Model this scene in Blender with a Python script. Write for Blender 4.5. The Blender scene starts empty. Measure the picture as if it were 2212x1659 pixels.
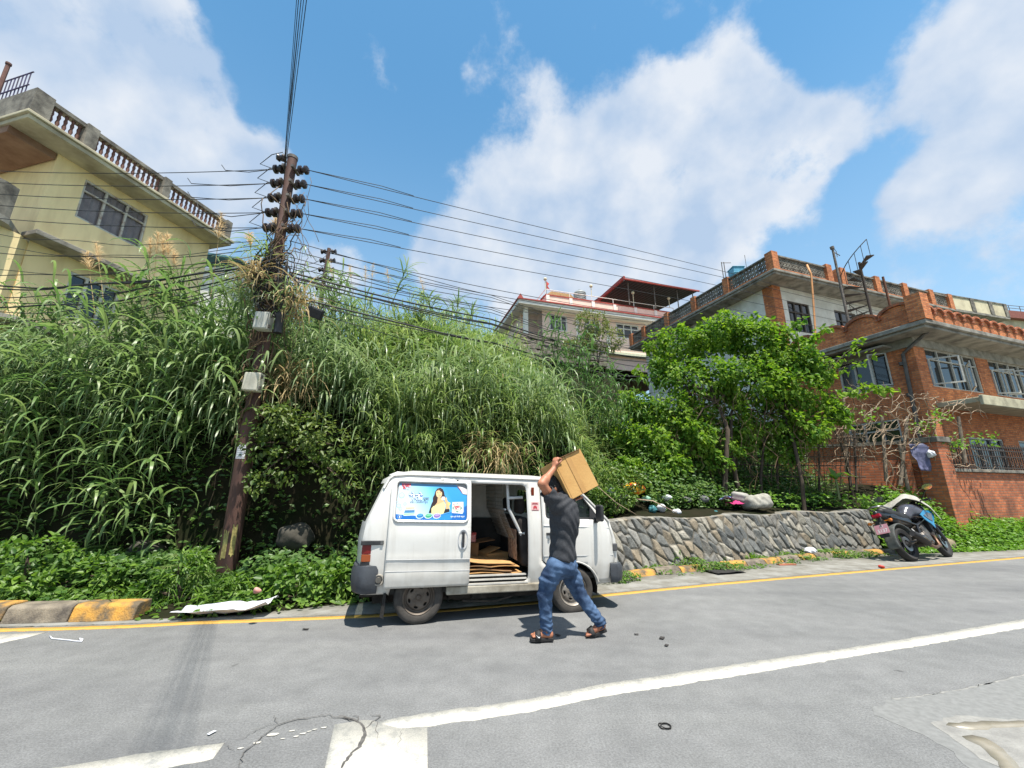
import bpy, bmesh, math, random
import numpy as np
from mathutils import Vector, Matrix, noise as mnoise
from mathutils.geometry import delaunay_2d_cdt

rng = np.random.default_rng(7)
random.seed(7)
scene = bpy.context.scene
col = scene.collection

# ------------------------------------------------------------ camera
FPX, PITCH, CAMH = 415.0, 0.255, 1.40
KS = 0.46293
cp, sp = math.cos(PITCH), math.sin(PITCH)
cam_d = bpy.data.cameras.new("camera")
cam_d.sensor_width = 36.0
cam_d.lens = 36.0 * FPX / 1024.0
cam_d.clip_start = 0.05
cam_d.clip_end = 3000
cam = bpy.data.objects.new("camera", cam_d)
cam.location = (0, 0, CAMH)
cam.rotation_euler = (math.radians(90) + PITCH, 0, 0)
col.objects.link(cam)
scene.camera = cam

# ------------------------------------------------------------ exposure, sun, sky
scene.view_settings.view_transform = 'Standard'
scene.view_settings.look = 'None'
scene.view_settings.exposure = 0.85
scene.view_settings.gamma = 1.0
scene.view_settings.use_curve_mapping = False
SUN_EL, SUN_ROT = math.radians(72.5), math.radians(150)
sun_d = bpy.data.lights.new("sun", 'SUN')
sun_d.energy = 4.8
sun_d.angle = math.radians(0.55)
sun_d.color = (1.0, 0.94, 0.84)
sun = bpy.data.objects.new("sun", sun_d)
sdir = Vector((math.sin(SUN_ROT) * math.cos(SUN_EL), math.cos(SUN_ROT) * math.cos(SUN_EL), math.sin(SUN_EL)))
sun.rotation_euler = (-sdir).to_track_quat('-Z', 'Y').to_euler()
sun.location = (0, 0, 30)
col.objects.link(sun)


def ray(dx, dy):
    a = (dx * KS - 512) / FPX
    b = (384 - dy * KS) / FPX
    return np.array([a, cp - b * sp, sp + b * cp])


def G(dx, dy, z=0.0):
    D = ray(dx, dy)
    return np.array([0, 0, CAMH]) + D * ((z - CAMH) / D[2])


def P(dx, dy, Y):
    D = ray(dx, dy)
    return np.array([0, 0, CAMH]) + D * (Y / D[1])


CLOUDS = [  # heading of each cloud mass, its spread and its weight
    (60, 60, 240, 1.0), (210, 90, 240, 1.0), (350, 60, 150, .9), (330, 200, 210, 1.0), (120, 330, 300, 1.0),
    (420, 320, 180, 1.0), (520, 410, 150, .9), (480, 210, 80, .6), (610, 340, 80, .7), (480, 560, 70, .6),
    (690, 600, 140, 1.1), (640, 250, 60, .35), (-250, 200, 400, 1.0),
    (1180, 430, 190, 1.0), (1030, 500, 150, 1.0), (1360, 350, 190, 1.0), (1480, 270, 160, 1.0), (1590, 220, 100, .9),
    (1560, 400, 220, 1.1), (1300, 540, 260, 1.1), (1080, 590, 200, 1.0), (1680, 340, 140, 1.0), (1790, 280, 100, .8),
    (1530, 100, 110, .5), (1080, 190, 120, .55), (1180, 210, 80, .5), (1000, 210, 70, .45), (930, 600, 120, .8),
    (2110, 130, 180, 1.0), (1960, 180, 110, .9), (2260, 40, 170, 1.0), (2120, 330, 150, .95), (2240, 260, 150, 1.0),
    (1990, 390, 80, .7), (2080, 420, 160, .6), (830, 190, 110, .42), (1090, 50, 90, .45), (810, 400, 60, .4), (1760, 480, 90, .45),
    (1420, 700, 300, .8), (1900, 700, 300, .45), (300, 760, 300, .8), (2500, 500, 300, .7), (1500, -300, 250, .7), (500, -500, 300, .8), (1100, -2600, 2600, .9),  # last mass sits overhead out of view, added for white fill light
]


def build_world():
    w = bpy.data.worlds.new("World")
    scene.world = w
    w.use_nodes = True
    nt = w.node_tree
    nt.nodes.clear()
    N = nt.nodes.new
    L = nt.links.new
    out = N('ShaderNodeOutputWorld')
    bg = N('ShaderNodeBackground')
    bg.inputs['Strength'].default_value = 0.13
    L(bg.outputs[0], out.inputs[0])
    sky = N('ShaderNodeTexSky')
    sky.sky_type = 'NISHITA'
    sky.sun_disc = False
    sky.sun_elevation = SUN_EL
    sky.sun_rotation = SUN_ROT
    sky.altitude = 1350
    sky.air_density = 1.0
    sky.dust_density = 0.6
    sky.ozone_density = 2.0
    tc = N('ShaderNodeTexCoord')
    # warp the heading a little so cloud edges are ragged
    n1 = N('ShaderNodeTexNoise'); n1.inputs['Scale'].default_value = 5.5; n1.inputs['Detail'].default_value = 9; n1.inputs['Roughness'].default_value = .62
    L(tc.outputs['Generated'], n1.inputs['Vector'])
    n3 = N('ShaderNodeTexNoise'); n3.inputs['Scale'].default_value = 3.2; n3.inputs['Detail'].default_value = 5
    L(tc.outputs['Generated'], n3.inputs['Vector'])
    sub = N('ShaderNodeVectorMath'); sub.operation = 'SUBTRACT'; sub.inputs[1].default_value = (.5, .5, .5)
    L(n3.outputs['Color'], sub.inputs[0])
    sc = N('ShaderNodeVectorMath'); sc.operation = 'SCALE'; sc.inputs['Scale'].default_value = .16
    L(sub.outputs[0], sc.inputs[0])
    wd = N('ShaderNodeVectorMath'); wd.operation = 'ADD'
    L(tc.outputs['Generated'], wd.inputs[0]); L(sc.outputs[0], wd.inputs[1])
    prev = None
    heads = []
    for (x, y, r, a) in CLOUDS:
        d = ray(x, y); nrm = np.linalg.norm(d)
        heads.append((d / nrm, r * KS / FPX / nrm * 1.25, a))
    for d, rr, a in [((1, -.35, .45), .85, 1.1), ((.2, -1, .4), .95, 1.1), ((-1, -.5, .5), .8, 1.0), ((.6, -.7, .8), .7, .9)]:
        heads.append((np.array(d) / np.linalg.norm(d), rr, a))     # unseen cloud banks behind and beside the viewer, added as neutral fill light
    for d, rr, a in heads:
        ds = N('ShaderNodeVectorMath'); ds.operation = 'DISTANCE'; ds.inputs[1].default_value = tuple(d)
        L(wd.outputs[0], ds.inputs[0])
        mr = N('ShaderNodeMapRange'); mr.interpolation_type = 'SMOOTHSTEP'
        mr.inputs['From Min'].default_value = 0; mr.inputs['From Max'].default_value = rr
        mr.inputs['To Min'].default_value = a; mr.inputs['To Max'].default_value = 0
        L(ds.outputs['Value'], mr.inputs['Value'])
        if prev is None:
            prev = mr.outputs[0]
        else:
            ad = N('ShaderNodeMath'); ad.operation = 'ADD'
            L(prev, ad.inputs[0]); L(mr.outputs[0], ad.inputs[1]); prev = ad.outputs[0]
    lim = N('ShaderNodeMath'); lim.operation = 'MINIMUM'; lim.inputs[1].default_value = 1.15
    L(prev, lim.inputs[0])
    nn = N('ShaderNodeMath'); nn.operation = 'MULTIPLY_ADD'; nn.inputs[1].default_value = 2.3; nn.inputs[2].default_value = -1.15
    L(n1.outputs['Fac'], nn.inputs[0])
    fld = N('ShaderNodeMath'); fld.operation = 'ADD'
    L(lim.outputs[0], fld.inputs[0]); L(nn.outputs[0], fld.inputs[1])
    den = N('ShaderNodeMapRange'); den.interpolation_type = 'SMOOTHSTEP'
    den.inputs['From Min'].default_value = .46; den.inputs['From Max'].default_value = 1.0
    den.inputs['To Max'].default_value = .93
    L(fld.outputs[0], den.inputs['Value'])
    # cloud body: whiter billows, bluish-grey thicker parts
    n2 = N('ShaderNodeTexNoise'); n2.inputs['Scale'].default_value = 7; n2.inputs['Detail'].default_value = 6
    L(tc.outputs['Generated'], n2.inputs['Vector'])
    cr = N('ShaderNodeValToRGB')
    cr.color_ramp.elements[0].position = .36; cr.color_ramp.elements[0].color = (2.15, 2.72, 3.55, 1)
    cr.color_ramp.elements[1].position = .62; cr.color_ramp.elements[1].color = (3.6, 3.78, 4.05, 1)
    L(n2.outputs['Fac'], cr.inputs[0])
    # pale air near the horizon
    tint = N('ShaderNodeMix'); tint.data_type = 'RGBA'; tint.blend_type = 'MULTIPLY'; tint.inputs['Factor'].default_value = 1
    tint.inputs[7].default_value = SKYTINT
    L(sky.outputs[0], tint.inputs[6])
    sz = N('ShaderNodeSeparateXYZ'); L(tc.outputs['Generated'], sz.inputs[0])
    hz = N('ShaderNodeMapRange'); hz.interpolation_type = 'SMOOTHSTEP'
    hz.inputs['From Min'].default_value = .02; hz.inputs['From Max'].default_value = .80; hz.inputs['To Min'].default_value = .78; hz.inputs['To Max'].default_value = 0
    L(sz.outputs['Z'], hz.inputs['Value'])
    hm = N('ShaderNodeMix'); hm.data_type = 'RGBA'; hm.inputs[7].default_value = (2.35, 3.1, 3.85, 1)
    L(hz.outputs[0], hm.inputs['Factor']); L(tint.outputs[2], hm.inputs[6])
    mx = N('ShaderNodeMix'); mx.data_type = 'RGBA'
    L(den.outputs[0], mx.inputs['Factor']); L(hm.outputs[2], mx.inputs[6]); L(cr.outputs[0], mx.inputs[7])
    L(mx.outputs[2], bg.inputs['Color'])


SKYTINT = (0.72, 1.15, 1.11, 1)
build_world()
scene.cycles.max_bounces = 8
scene.cycles.transparent_max_bounces = 12
scene.cycles.use_denoising = True


# ------------------------------------------------------------ materials
MATS = {}


def rgb(r, g, b):
    f = lambda c: c / 12.92 if c <= .04045 else ((c + .055) / 1.055) ** 2.4
    return (f(r / 255), f(g / 255), f(b / 255))


def mat(name, c1, c2=None, rough=.7, scale=6, bump=.0, bscale=60, metal=0, spec=.5, lo=.35, hi=.65, detail=6, coat=0, stretch=None, dirt=None, transl=0, island=False, subsurf=0):
    """Principled material; noise blends c1 to c2, a second noise bumps it; dirt=(colour, z0, z1, amount) muddies low parts."""
    if name in MATS:
        return MATS[name]
    m = bpy.data.materials.new(name)
    MATS[name] = m
    m.use_nodes = True
    nt = m.node_tree
    N = nt.nodes.new; L = nt.links.new
    b = nt.nodes['Principled BSDF']
    b.inputs['Roughness'].default_value = rough
    b.inputs['Metallic'].default_value = metal
    b.inputs['Specular IOR Level'].default_value = spec
    if coat:
        b.inputs['Coat Weight'].default_value = coat
        b.inputs['Coat Roughness'].default_value = .12
    c2 = c2 or tuple(min(1, x * .8) for x in c1)
    tc = N('ShaderNodeTexCoord')
    vec = tc.outputs['Object']
    if stretch:
        mp = N('ShaderNodeMapping'); mp.inputs['Scale'].default_value = stretch
        L(vec, mp.inputs['Vector']); vec = mp.outputs[0]
    n = N('ShaderNodeTexNoise'); n.inputs['Scale'].default_value = scale; n.inputs['Detail'].default_value = detail; n.inputs['Roughness'].default_value = .6
    L(vec, n.inputs['Vector'])
    cr = N('ShaderNodeValToRGB')
    cr.color_ramp.elements[0].position = lo; cr.color_ramp.elements[0].color = (*c1, 1)
    cr.color_ramp.elements[1].position = hi; cr.color_ramp.elements[1].color = (*c2, 1)
    if island:
        g = N('ShaderNodeNewGeometry')
        ma = N('ShaderNodeMath'); ma.operation = 'MULTIPLY_ADD'; ma.inputs[1].default_value = .6; ma.inputs[2].default_value = -.3
        L(g.outputs['Random Per Island'], ma.inputs[0])
        ad = N('ShaderNodeMath'); ad.operation = 'ADD'
        L(n.outputs['Fac'], ad.inputs[0]); L(ma.outputs[0], ad.inputs[1])
        L(ad.outputs[0], cr.inputs[0])
    else:
        L(n.outputs['Fac'], cr.inputs[0])
    base = cr.outputs[0]
    if dirt:
        dc, z0, z1, am = dirt
        sx = N('ShaderNodeSeparateXYZ'); L(tc.outputs['Object'], sx.inputs[0])
        mr = N('ShaderNodeMapRange'); mr.inputs['From Min'].default_value = z0; mr.inputs['From Max'].default_value = z1
        mr.inputs['To Min'].default_value = am; mr.inputs['To Max'].default_value = 0
        L(sx.outputs['Z'], mr.inputs['Value'])
        nd = N('ShaderNodeTexNoise'); nd.inputs['Scale'].default_value = 9; nd.inputs['Detail'].default_value = 8
        L(tc.outputs['Object'], nd.inputs['Vector'])
        mm = N('ShaderNodeMath'); mm.operation = 'MULTIPLY'; L(mr.outputs[0], mm.inputs[0]); L(nd.outputs['Fac'], mm.inputs[1])
        mx = N('ShaderNodeMix'); mx.data_type = 'RGBA'
        L(mm.outputs[0], mx.inputs['Factor']); L(base, mx.inputs[6]); mx.inputs[7].default_value = (*dc, 1)
        base = mx.outputs[2]
    L(base, b.inputs['Base Color'])
    if bump:
        n2 = N('ShaderNodeTexNoise'); n2.inputs['Scale'].default_value = bscale; n2.inputs['Detail'].default_value = 6
        L(vec, n2.inputs['Vector'])
        bp = N('ShaderNodeBump'); bp.inputs['Strength'].default_value = bump; bp.inputs['Distance'].default_value = .02
        L(n2.outputs['Fac'], bp.inputs['Height']); L(bp.outputs[0], b.inputs['Normal'])
    if transl:
        tr = N('ShaderNodeBsdfTranslucent')
        hs = N('ShaderNodeHueSaturation'); hs.inputs['Saturation'].default_value = 1.1; hs.inputs['Value'].default_value = 1.25
        L(base, hs.inputs['Color']); L(hs.outputs[0], tr.inputs['Color'])
        ms = N('ShaderNodeMixShader'); ms.inputs[0].default_value = transl
        L(b.outputs[0], ms.inputs[1]); L(tr.outputs[0], ms.inputs[2])
        L(ms.outputs[0], nt.nodes['Material Output'].inputs[0])
    return m


def mat_attr(name, rough=.8, bump=.3, bscale=60, spec=.4, vary=.25):
    """Colour per stone / per piece stored on the mesh, broken up by noise."""
    if name in MATS:
        return MATS[name]
    m = bpy.data.materials.new(name); MATS[name] = m; m.use_nodes = True
    nt = m.node_tree; N = nt.nodes.new; L = nt.links.new
    b = nt.nodes['Principled BSDF']; b.inputs['Roughness'].default_value = rough; b.inputs['Specular IOR Level'].default_value = spec
    at = N('ShaderNodeAttribute'); at.attribute_name = 'Col'
    tc = N('ShaderNodeTexCoord')
    n = N('ShaderNodeTexNoise'); n.inputs['Scale'].default_value = 14; n.inputs['Detail'].default_value = 8
    L(tc.outputs['Object'], n.inputs['Vector'])
    mr = N('ShaderNodeMapRange'); mr.inputs['From Min'].default_value = .3; mr.inputs['From Max'].default_value = .7
    mr.inputs['To Min'].default_value = 1 - vary; mr.inputs['To Max'].default_value = 1 + vary
    L(n.outputs['Fac'], mr.inputs['Value'])
    vm = N('ShaderNodeVectorMath'); vm.operation = 'SCALE'; L(at.outputs['Color'], vm.inputs[0]); L(mr.outputs[0], vm.inputs['Scale'])
    L(vm.outputs[0], b.inputs['Base Color'])
    n2 = N('ShaderNodeTexNoise'); n2.inputs['Scale'].default_value = bscale; n2.inputs['Detail'].default_value = 7
    L(tc.outputs['Object'], n2.inputs['Vector'])
    bp = N('ShaderNodeBump'); bp.inputs['Strength'].default_value = bump; bp.inputs['Distance'].default_value = .02
    L(n2.outputs['Fac'], bp.inputs['Height']); L(bp.outputs[0], b.inputs['Normal'])
    return m


def mat_glass(name, tint=(.02, .03, .03), trans=.6, rough=.03, tcol=(.75, .85, .82)):
    if name in MATS:
        return MATS[name]
    m = bpy.data.materials.new(name); MATS[name] = m; m.use_nodes = True
    nt = m.node_tree; N = nt.nodes.new; L = nt.links.new
    b = nt.nodes['Principled BSDF']; b.inputs['Base Color'].default_value = (*tint, 1); b.inputs['Roughness'].default_value = rough
    tr = N('ShaderNodeBsdfTransparent'); tr.inputs[0].default_value = (*tcol, 1)
    ms = N('ShaderNodeMixShader'); ms.inputs[0].default_value = trans
    L(b.outputs[0], ms.inputs[1]); L(tr.outputs[0], ms.inputs[2]); L(ms.outputs[0], nt.nodes['Material Output'].inputs[0])
    return m


def mat_brick(name, c1, c2, mortar, stain=(.04, .035, .03), stain_amt=.5, bw=.23, bh=.075, rough=.85):
    if name in MATS:
        return MATS[name]
    m = bpy.data.materials.new(name); MATS[name] = m; m.use_nodes = True
    nt = m.node_tree; N = nt.nodes.new; L = nt.links.new
    b = nt.nodes['Principled BSDF']; b.inputs['Roughness'].default_value = rough; b.inputs['Specular IOR Level'].default_value = .2
    tc = N('ShaderNodeTexCoord')
    sx = N('ShaderNodeSeparateXYZ'); L(tc.outputs['Object'], sx.inputs[0])
    ad = N('ShaderNodeMath'); ad.operation = 'ADD'; L(sx.outputs['X'], ad.inputs[0]); L(sx.outputs['Y'], ad.inputs[1])
    cb = N('ShaderNodeCombineXYZ'); L(ad.outputs[0], cb.inputs['X']); L(sx.outputs['Z'], cb.inputs['Y'])
    br = N('ShaderNodeTexBrick')
    br.inputs['Color1'].default_value = (*c1, 1); br.inputs['Color2'].default_value = (*c2, 1); br.inputs['Mortar'].default_value = (*mortar, 1)
    br.inputs['Scale'].default_value = 1; br.inputs['Mortar Size'].default_value = .009; br.inputs['Mortar Smooth'].default_value = .3
    br.inputs['Brick Width'].default_value = bw; br.inputs['Row Height'].default_value = bh; br.inputs['Bias'].default_value = 0
    L(cb.outputs[0], br.inputs['Vector'])
    n = N('ShaderNodeTexNoise'); n.inputs['Scale'].default_value = 1.1; n.inputs['Detail'].default_value = 9; n.inputs['Roughness'].default_value = .65
    mp = N('ShaderNodeMapping'); mp.inputs['Scale'].default_value = (1, 1, .55); L(tc.outputs['Object'], mp.inputs[0]); L(mp.outputs[0], n.inputs['Vector'])
    mr = N('ShaderNodeMapRange'); mr.inputs['From Min'].default_value = .48; mr.inputs['From Max'].default_value = .75; mr.inputs['To Max'].default_value = stain_amt
    L(n.outputs['Fac'], mr.inputs['Value'])
    mx = N('ShaderNodeMix'); mx.data_type = 'RGBA'; L(mr.outputs[0], mx.inputs['Factor']); L(br.outputs['Color'], mx.inputs[6]); mx.inputs[7].default_value = (*stain, 1)
    n2 = N('ShaderNodeTexNoise'); n2.inputs['Scale'].default_value = 9; n2.inputs['Detail'].default_value = 5; L(tc.outputs['Object'], n2.inputs['Vector'])
    m2 = N('ShaderNodeMapRange'); m2.inputs['To Min'].default_value = .55; m2.inputs['To Max'].default_value = 1.45; L(n2.outputs['Fac'], m2.inputs['Value'])
    vm = N('ShaderNodeVectorMath'); vm.operation = 'SCALE'; L(mx.outputs[2], vm.inputs[0]); L(m2.outputs[0], vm.inputs['Scale'])
    L(vm.outputs[0], b.inputs['Base Color'])
    bp = N('ShaderNodeBump'); bp.inputs['Strength'].default_value = .6; bp.inputs['Distance'].default_value = .015; bp.invert = True
    L(br.outputs['Fac'], bp.inputs['Height']); L(bp.outputs[0], b.inputs['Normal'])
    return m


# ------------------------------------------------------------ mesh helpers
class MB:
    def __init__(s):
        s.v = []; s.f = []; s.mi = []

    def add(s, vs, fs, mi=0):
        o = len(s.v)
        s.v.extend([tuple(float(c) for c in p) for p in vs])
        for f in fs:
            s.f.append(tuple(i + o for i in f)); s.mi.append(mi)
        return s

    def box(s, c, d, rz=0, mi=0, M=None):
        x, y, z = d[0] / 2, d[1] / 2, d[2] / 2
        vs = [Vector((sx * x, sy * y, sz * z)) for sz in (-1, 1) for sy in (-1, 1) for sx in (-1, 1)]
        R = M if M is not None else Matrix.Rotation(rz, 3, 'Z')
        vs = [R @ v + Vector(c) for v in vs]
        return s.add(vs, [(0, 2, 3, 1), (4, 5, 7, 6), (0, 1, 5, 4), (1, 3, 7, 5), (3, 2, 6, 7), (2, 0, 4, 6)], mi)

    def bx(s, x0, x1, y0, y1, z0, z1, mi=0):
        return s.box(((x0 + x1) / 2, (y0 + y1) / 2, (z0 + z1) / 2), (x1 - x0, y1 - y0, z1 - z0), 0, mi)

    def tube(s, pts, r, n=8, mi=0, cap=True, closed=False):
        pts = [Vector(p) for p in pts]
        m = len(pts)
        rs = [r] * m if not hasattr(r, '__len__') else list(r)
        o = len(s.v)
        up = None
        for i, p in enumerate(pts):
            if closed:
                t = pts[(i + 1) % m] - pts[i - 1]
            else:
                t = pts[min(i + 1, m - 1)] - pts[max(i - 1, 0)]
            t = t.normalized() if t.length > 1e-9 else Vector((0, 0, 1))
            if up is None:
                up = Vector((0, 0, 1)) if abs(t.z) < .9 else Vector((1, 0, 0))
            a = t.cross(up).normalized(); b = a.cross(t).normalized(); up = b
            for k in range(n):
                th = 2 * math.pi * k / n
                q = p + (a * math.cos(th) + b * math.sin(th)) * rs[i]
                s.v.append((q.x, q.y, q.z))
        rng_ = m if closed else m - 1
        for i in range(rng_):
            for k in range(n):
                a0 = o + i * n + k; a1 = o + i * n + (k + 1) % n
                j = ((i + 1) % m)
                b0 = o + j * n + k; b1 = o + j * n + (k + 1) % n
                s.f.append((a0, a1, b1, b0)); s.mi.append(mi)
        if cap and not closed:
            s.f.append(tuple(o + k for k in range(n))[::-1]); s.mi.append(mi)
            s.f.append(tuple(o + (m - 1) * n + k for k in range(n))); s.mi.append(mi)
        return s

    def lathe(s, prof, c=(0, 0, 0), axis='Z', n=24, mi=0, M=None):
        """prof: (radius, height) pairs turned about an axis through c."""
        o = len(s.v); m = len(prof)
        for (r, h) in prof:
            for k in range(n):
                th = 2 * math.pi * k / n
                p = Vector((r * math.cos(th), r * math.sin(th), h))
                if axis == 'Y':
                    p = Vector((p.x, p.z, p.y))
                elif axis == 'X':
                    p = Vector((p.z, p.x, p.y))
                if M is not None:
                    p = M @ p
                p = p + Vector(c)
                s.v.append((p.x, p.y, p.z))
        for i in range(m - 1):
            for k in range(n):
                s.f.append((o + i * n + k, o + i * n + (k + 1) % n, o + (i + 1) * n + (k + 1) % n, o + (i + 1) * n + k)); s.mi.append(mi)
        return s

    def prism(s, poly, f0, f1, mi=0):
        """poly: 2-D points; f0/f1 map a 2-D point to the two 3-D faces."""
        n = len(poly)
        vs = [f0(p) for p in poly] + [f1(p) for p in poly]
        fs = [tuple(range(n))[::-1], tuple(range(n, 2 * n))] + [(i, (i + 1) % n, n + (i + 1) % n, n + i) for i in range(n)]
        return s.add(vs, fs, mi)


def link(name, me, mats, parent=None, smooth=None):
    o = bpy.data.objects.new(name, me)
    col.objects.link(o)
    if not isinstance(mats, (list, tuple)):
        mats = [mats]
    for m in mats:
        me.materials.append(m)
    if smooth is not None:
        me.polygons.foreach_set('use_smooth', [True] * len(me.polygons))
        if smooth is not True and smooth < 3.1:
            me.set_sharp_from_angle(angle=smooth)
    if parent is not None:
        o.parent = parent
    return o


def obj(name, mb, mats, parent=None, smooth=None, bevel=0):
    me = bpy.data.meshes.new(name)
    me.from_pydata(mb.v, [], mb.f)
    if any(mb.mi):
        me.polygons.foreach_set('material_index', mb.mi)
    bm = bmesh.new(); bm.from_mesh(me)
    bmesh.ops.recalc_face_normals(bm, faces=bm.faces)
    bm.to_mesh(me); bm.free()
    me.update()
    o = link(name, me, mats, parent, smooth)
    if bevel:
        b = o.modifiers.new('bevel', 'BEVEL'); b.width = bevel; b.segments = 2; b.limit_method = 'ANGLE'; b.angle_limit = .6
    return o


def obj_np(name, V, Fq, mats, parent=None, smooth=None, cols=None):
    """fast mesh from arrays: V (n,3), Fq (m,k)"""
    me = bpy.data.meshes.new(name)
    V = np.ascontiguousarray(V, dtype=np.float32); Fq = np.ascontiguousarray(Fq, dtype=np.int32)
    m, k = Fq.shape
    me.vertices.add(len(V)); me.vertices.foreach_set('co', V.ravel())
    me.loops.add(m * k); me.loops.foreach_set('vertex_index', Fq.ravel())
    me.polygons.add(m)
    me.polygons.foreach_set('loop_start', np.arange(0, m * k, k, dtype=np.int32))
    me.update(calc_edges=True)
    me.validate()
    if cols is not None:
        at = me.color_attributes.new('Col', 'FLOAT_COLOR', 'POINT')
        c = np.ones((len(V), 4), np.float32); c[:, :3] = cols
        at.data.foreach_set('color', c.ravel())
    return link(name, me, mats, parent, smooth)


def tag(o, label=None, cat=None, group=None, kind=None):
    if label: o['label'] = label
    if cat: o['category'] = cat
    if group: o['group'] = group
    if kind: o['kind'] = kind
    return o


def thing(name, label, cat, loc=(0, 0, 0), rz=0, group=None):
    o = bpy.data.objects.new(name, None)
    o.empty_display_size = .2
    col.objects.link(o)
    o.location = [float(c) for c in loc]; o.rotation_euler = (0, 0, rz)
    return tag(o, label, cat, group)


def copy_tree(o, parent=None):
    c = o.copy(); col.objects.link(c)
    if parent is not None:
        c.parent = parent
    for ch in list(o.children):
        copy_tree(ch, c)
    return c


# ------------------------------------------------------------ signed-distance shapes (for organic bodies)
def smin(a, b, k):
    h = np.clip(.5 + .5 * (b - a) / k, 0, 1)
    return b + (a - b) * h - k * h * (1 - h)


class SDF:
    def __init__(s, lo, hi, h):
        s.lo = np.array(lo, np.float32); s.h = h
        n = np.ceil((np.array(hi) - s.lo) / h).astype(int) + 1
        s.n = n
        ax = [s.lo[i] + h * np.arange(n[i], dtype=np.float32) for i in range(3)]
        s.X, s.Y, s.Z = np.meshgrid(*ax, indexing='ij', sparse=True)
        s.f = np.full(tuple(n), 9.0, np.float32)

    def cap(s, a, b, ra, rb, k=.02, op='u', flat=None):
        a = np.array(a, np.float32); b = np.array(b, np.float32); d = b - a
        px, py, pz = s.X - a[0], s.Y - a[1], s.Z - a[2]
        t = np.clip((px * d[0] + py * d[1] + pz * d[2]) / max(1e-9, float(d @ d)), 0, 1)
        dist = np.sqrt((px - t * d[0]) ** 2 + (py - t * d[1]) ** 2 + (pz - t * d[2]) ** 2) - (ra + (rb - ra) * t)
        return s.put(dist, k, op)

    def ell(s, c, r, R=None, k=.02, op='u'):
        c = np.array(c, np.float32)
        p = [s.X - c[0], s.Y - c[1], s.Z - c[2]]
        if R is not None:
            R = np.array(R, np.float32)
            p = [R[0, i] * p[0] + R[1, i] * p[1] + R[2, i] * p[2] for i in range(3)]
        k0 = np.sqrt((p[0] / r[0]) ** 2 + (p[1] / r[1]) ** 2 + (p[2] / r[2]) ** 2)
        k1 = np.sqrt((p[0] / r[0] ** 2) ** 2 + (p[1] / r[1] ** 2) ** 2 + (p[2] / r[2] ** 2) ** 2) + 1e-6
        return s.put(k0 * (k0 - 1) / k1, k, op)

    def rbox(s, c, half, rad, R=None, k=.02, op='u'):
        c = np.array(c, np.float32)
        p = [s.X - c[0], s.Y - c[1], s.Z - c[2]]
        if R is not None:
            R = np.array(R, np.float32)
            p = [R[0, i] * p[0] + R[1, i] * p[1] + R[2, i] * p[2] for i in range(3)]
        q = [np.abs(p[i]) - (half[i] - rad) for i in range(3)]
        dist = np.sqrt(np.maximum(q[0], 0) ** 2 + np.maximum(q[1], 0) ** 2 + np.maximum(q[2], 0) ** 2) + np.minimum(np.maximum(np.maximum(q[0], q[1]), q[2]), 0) - rad
        return s.put(dist, k, op)

    def put(s, d, k, op):
        if op == 'u':
            s.f = smin(s.f, d.astype(np.float32), k)
        elif op == 's':
            s.f = -smin(-s.f, d.astype(np.float32), k)
        elif op == 'i':
            s.f = -smin(-s.f, -d.astype(np.float32), k)
        return s

    def mesh(s):
        f = s.f; sg = f < 0
        n0, n1, n2 = f.shape
        acc = np.zeros((n0 - 1, n1 - 1, n2 - 1, 3), np.float32); cnt = np.zeros((n0 - 1, n1 - 1, n2 - 1), np.float32)
        faces = []
        cr = []
        for ax in range(3):
            A = [slice(None)] * 3; B = [slice(None)] * 3
            A[ax] = slice(0, -1); B[ax] = slice(1, None)
            x = sg[tuple(A)] != sg[tuple(B)]
            I = np.argwhere(x)
            fa = f[tuple(A)][x]; fb = f[tuple(B)][x]
            pos = I.astype(np.float32); pos[:, ax] += fa / (fa - fb)
            o1, o2 = [a for a in range(3) if a != ax]
            for d1 in (0, -1):
                for d2 in (0, -1):
                    J = I.copy(); J[:, o1] += d1; J[:, o2] += d2
                    ok = np.all((J >= 0) & (J < np.array(acc.shape[:3])), axis=1)
                    np.add.at(acc, tuple(J[ok].T), pos[ok]); np.add.at(cnt, tuple(J[ok].T), 1)
            cr.append((ax, o1, o2, I, sg[tuple(A)][x]))
        idx = np.full(cnt.shape, -1, np.int64); has = cnt > 0
        idx[has] = np.arange(has.sum())
        V = acc[has] / cnt[has][:, None] * s.h + s.lo
        for ax, o1, o2, I, ins in cr:
            ok = (I[:, o1] > 0) & (I[:, o2] > 0) & (I[:, o1] < cnt.shape[o1]) & (I[:, o2] < cnt.shape[o2])
            I = I[ok]; ins = ins[ok]
            q = []
            for d1, d2 in ((-1, -1), (0, -1), (0, 0), (-1, 0)):
                J = I.copy(); J[:, o1] += d1; J[:, o2] += d2
                q.append(idx[tuple(J.T)])
            q = np.stack(q, 1)
            flip = ins ^ (ax == 1)
            q[~flip] = q[~flip][:, ::-1]
            faces.append(q)
        Fq = np.concatenate(faces)
        Fq = Fq[(Fq >= 0).all(1)]
        return V, Fq

    def obj(s, name, mats, parent=None, off=(0, 0, 0), jitter=None):
        V, Fq = s.mesh()
        V = V - np.array(off, np.float32)
        return obj_np(name, V, Fq, mats, parent, True)


def vnoise(V, scale, seed=0):
    """cheap smooth noise on an array of points"""
    r = np.random.default_rng(seed)
    out = np.zeros(len(V), np.float32)
    for o in range(4):
        for _ in range(3):
            d = r.normal(size=3); d /= np.linalg.norm(d)
            out += np.sin((V @ d) * scale * 2 ** o * r.uniform(.7, 1.3) * 6.28 + r.uniform(0, 6.28)).astype(np.float32) / 2 ** o
    return out / 5.6
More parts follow.
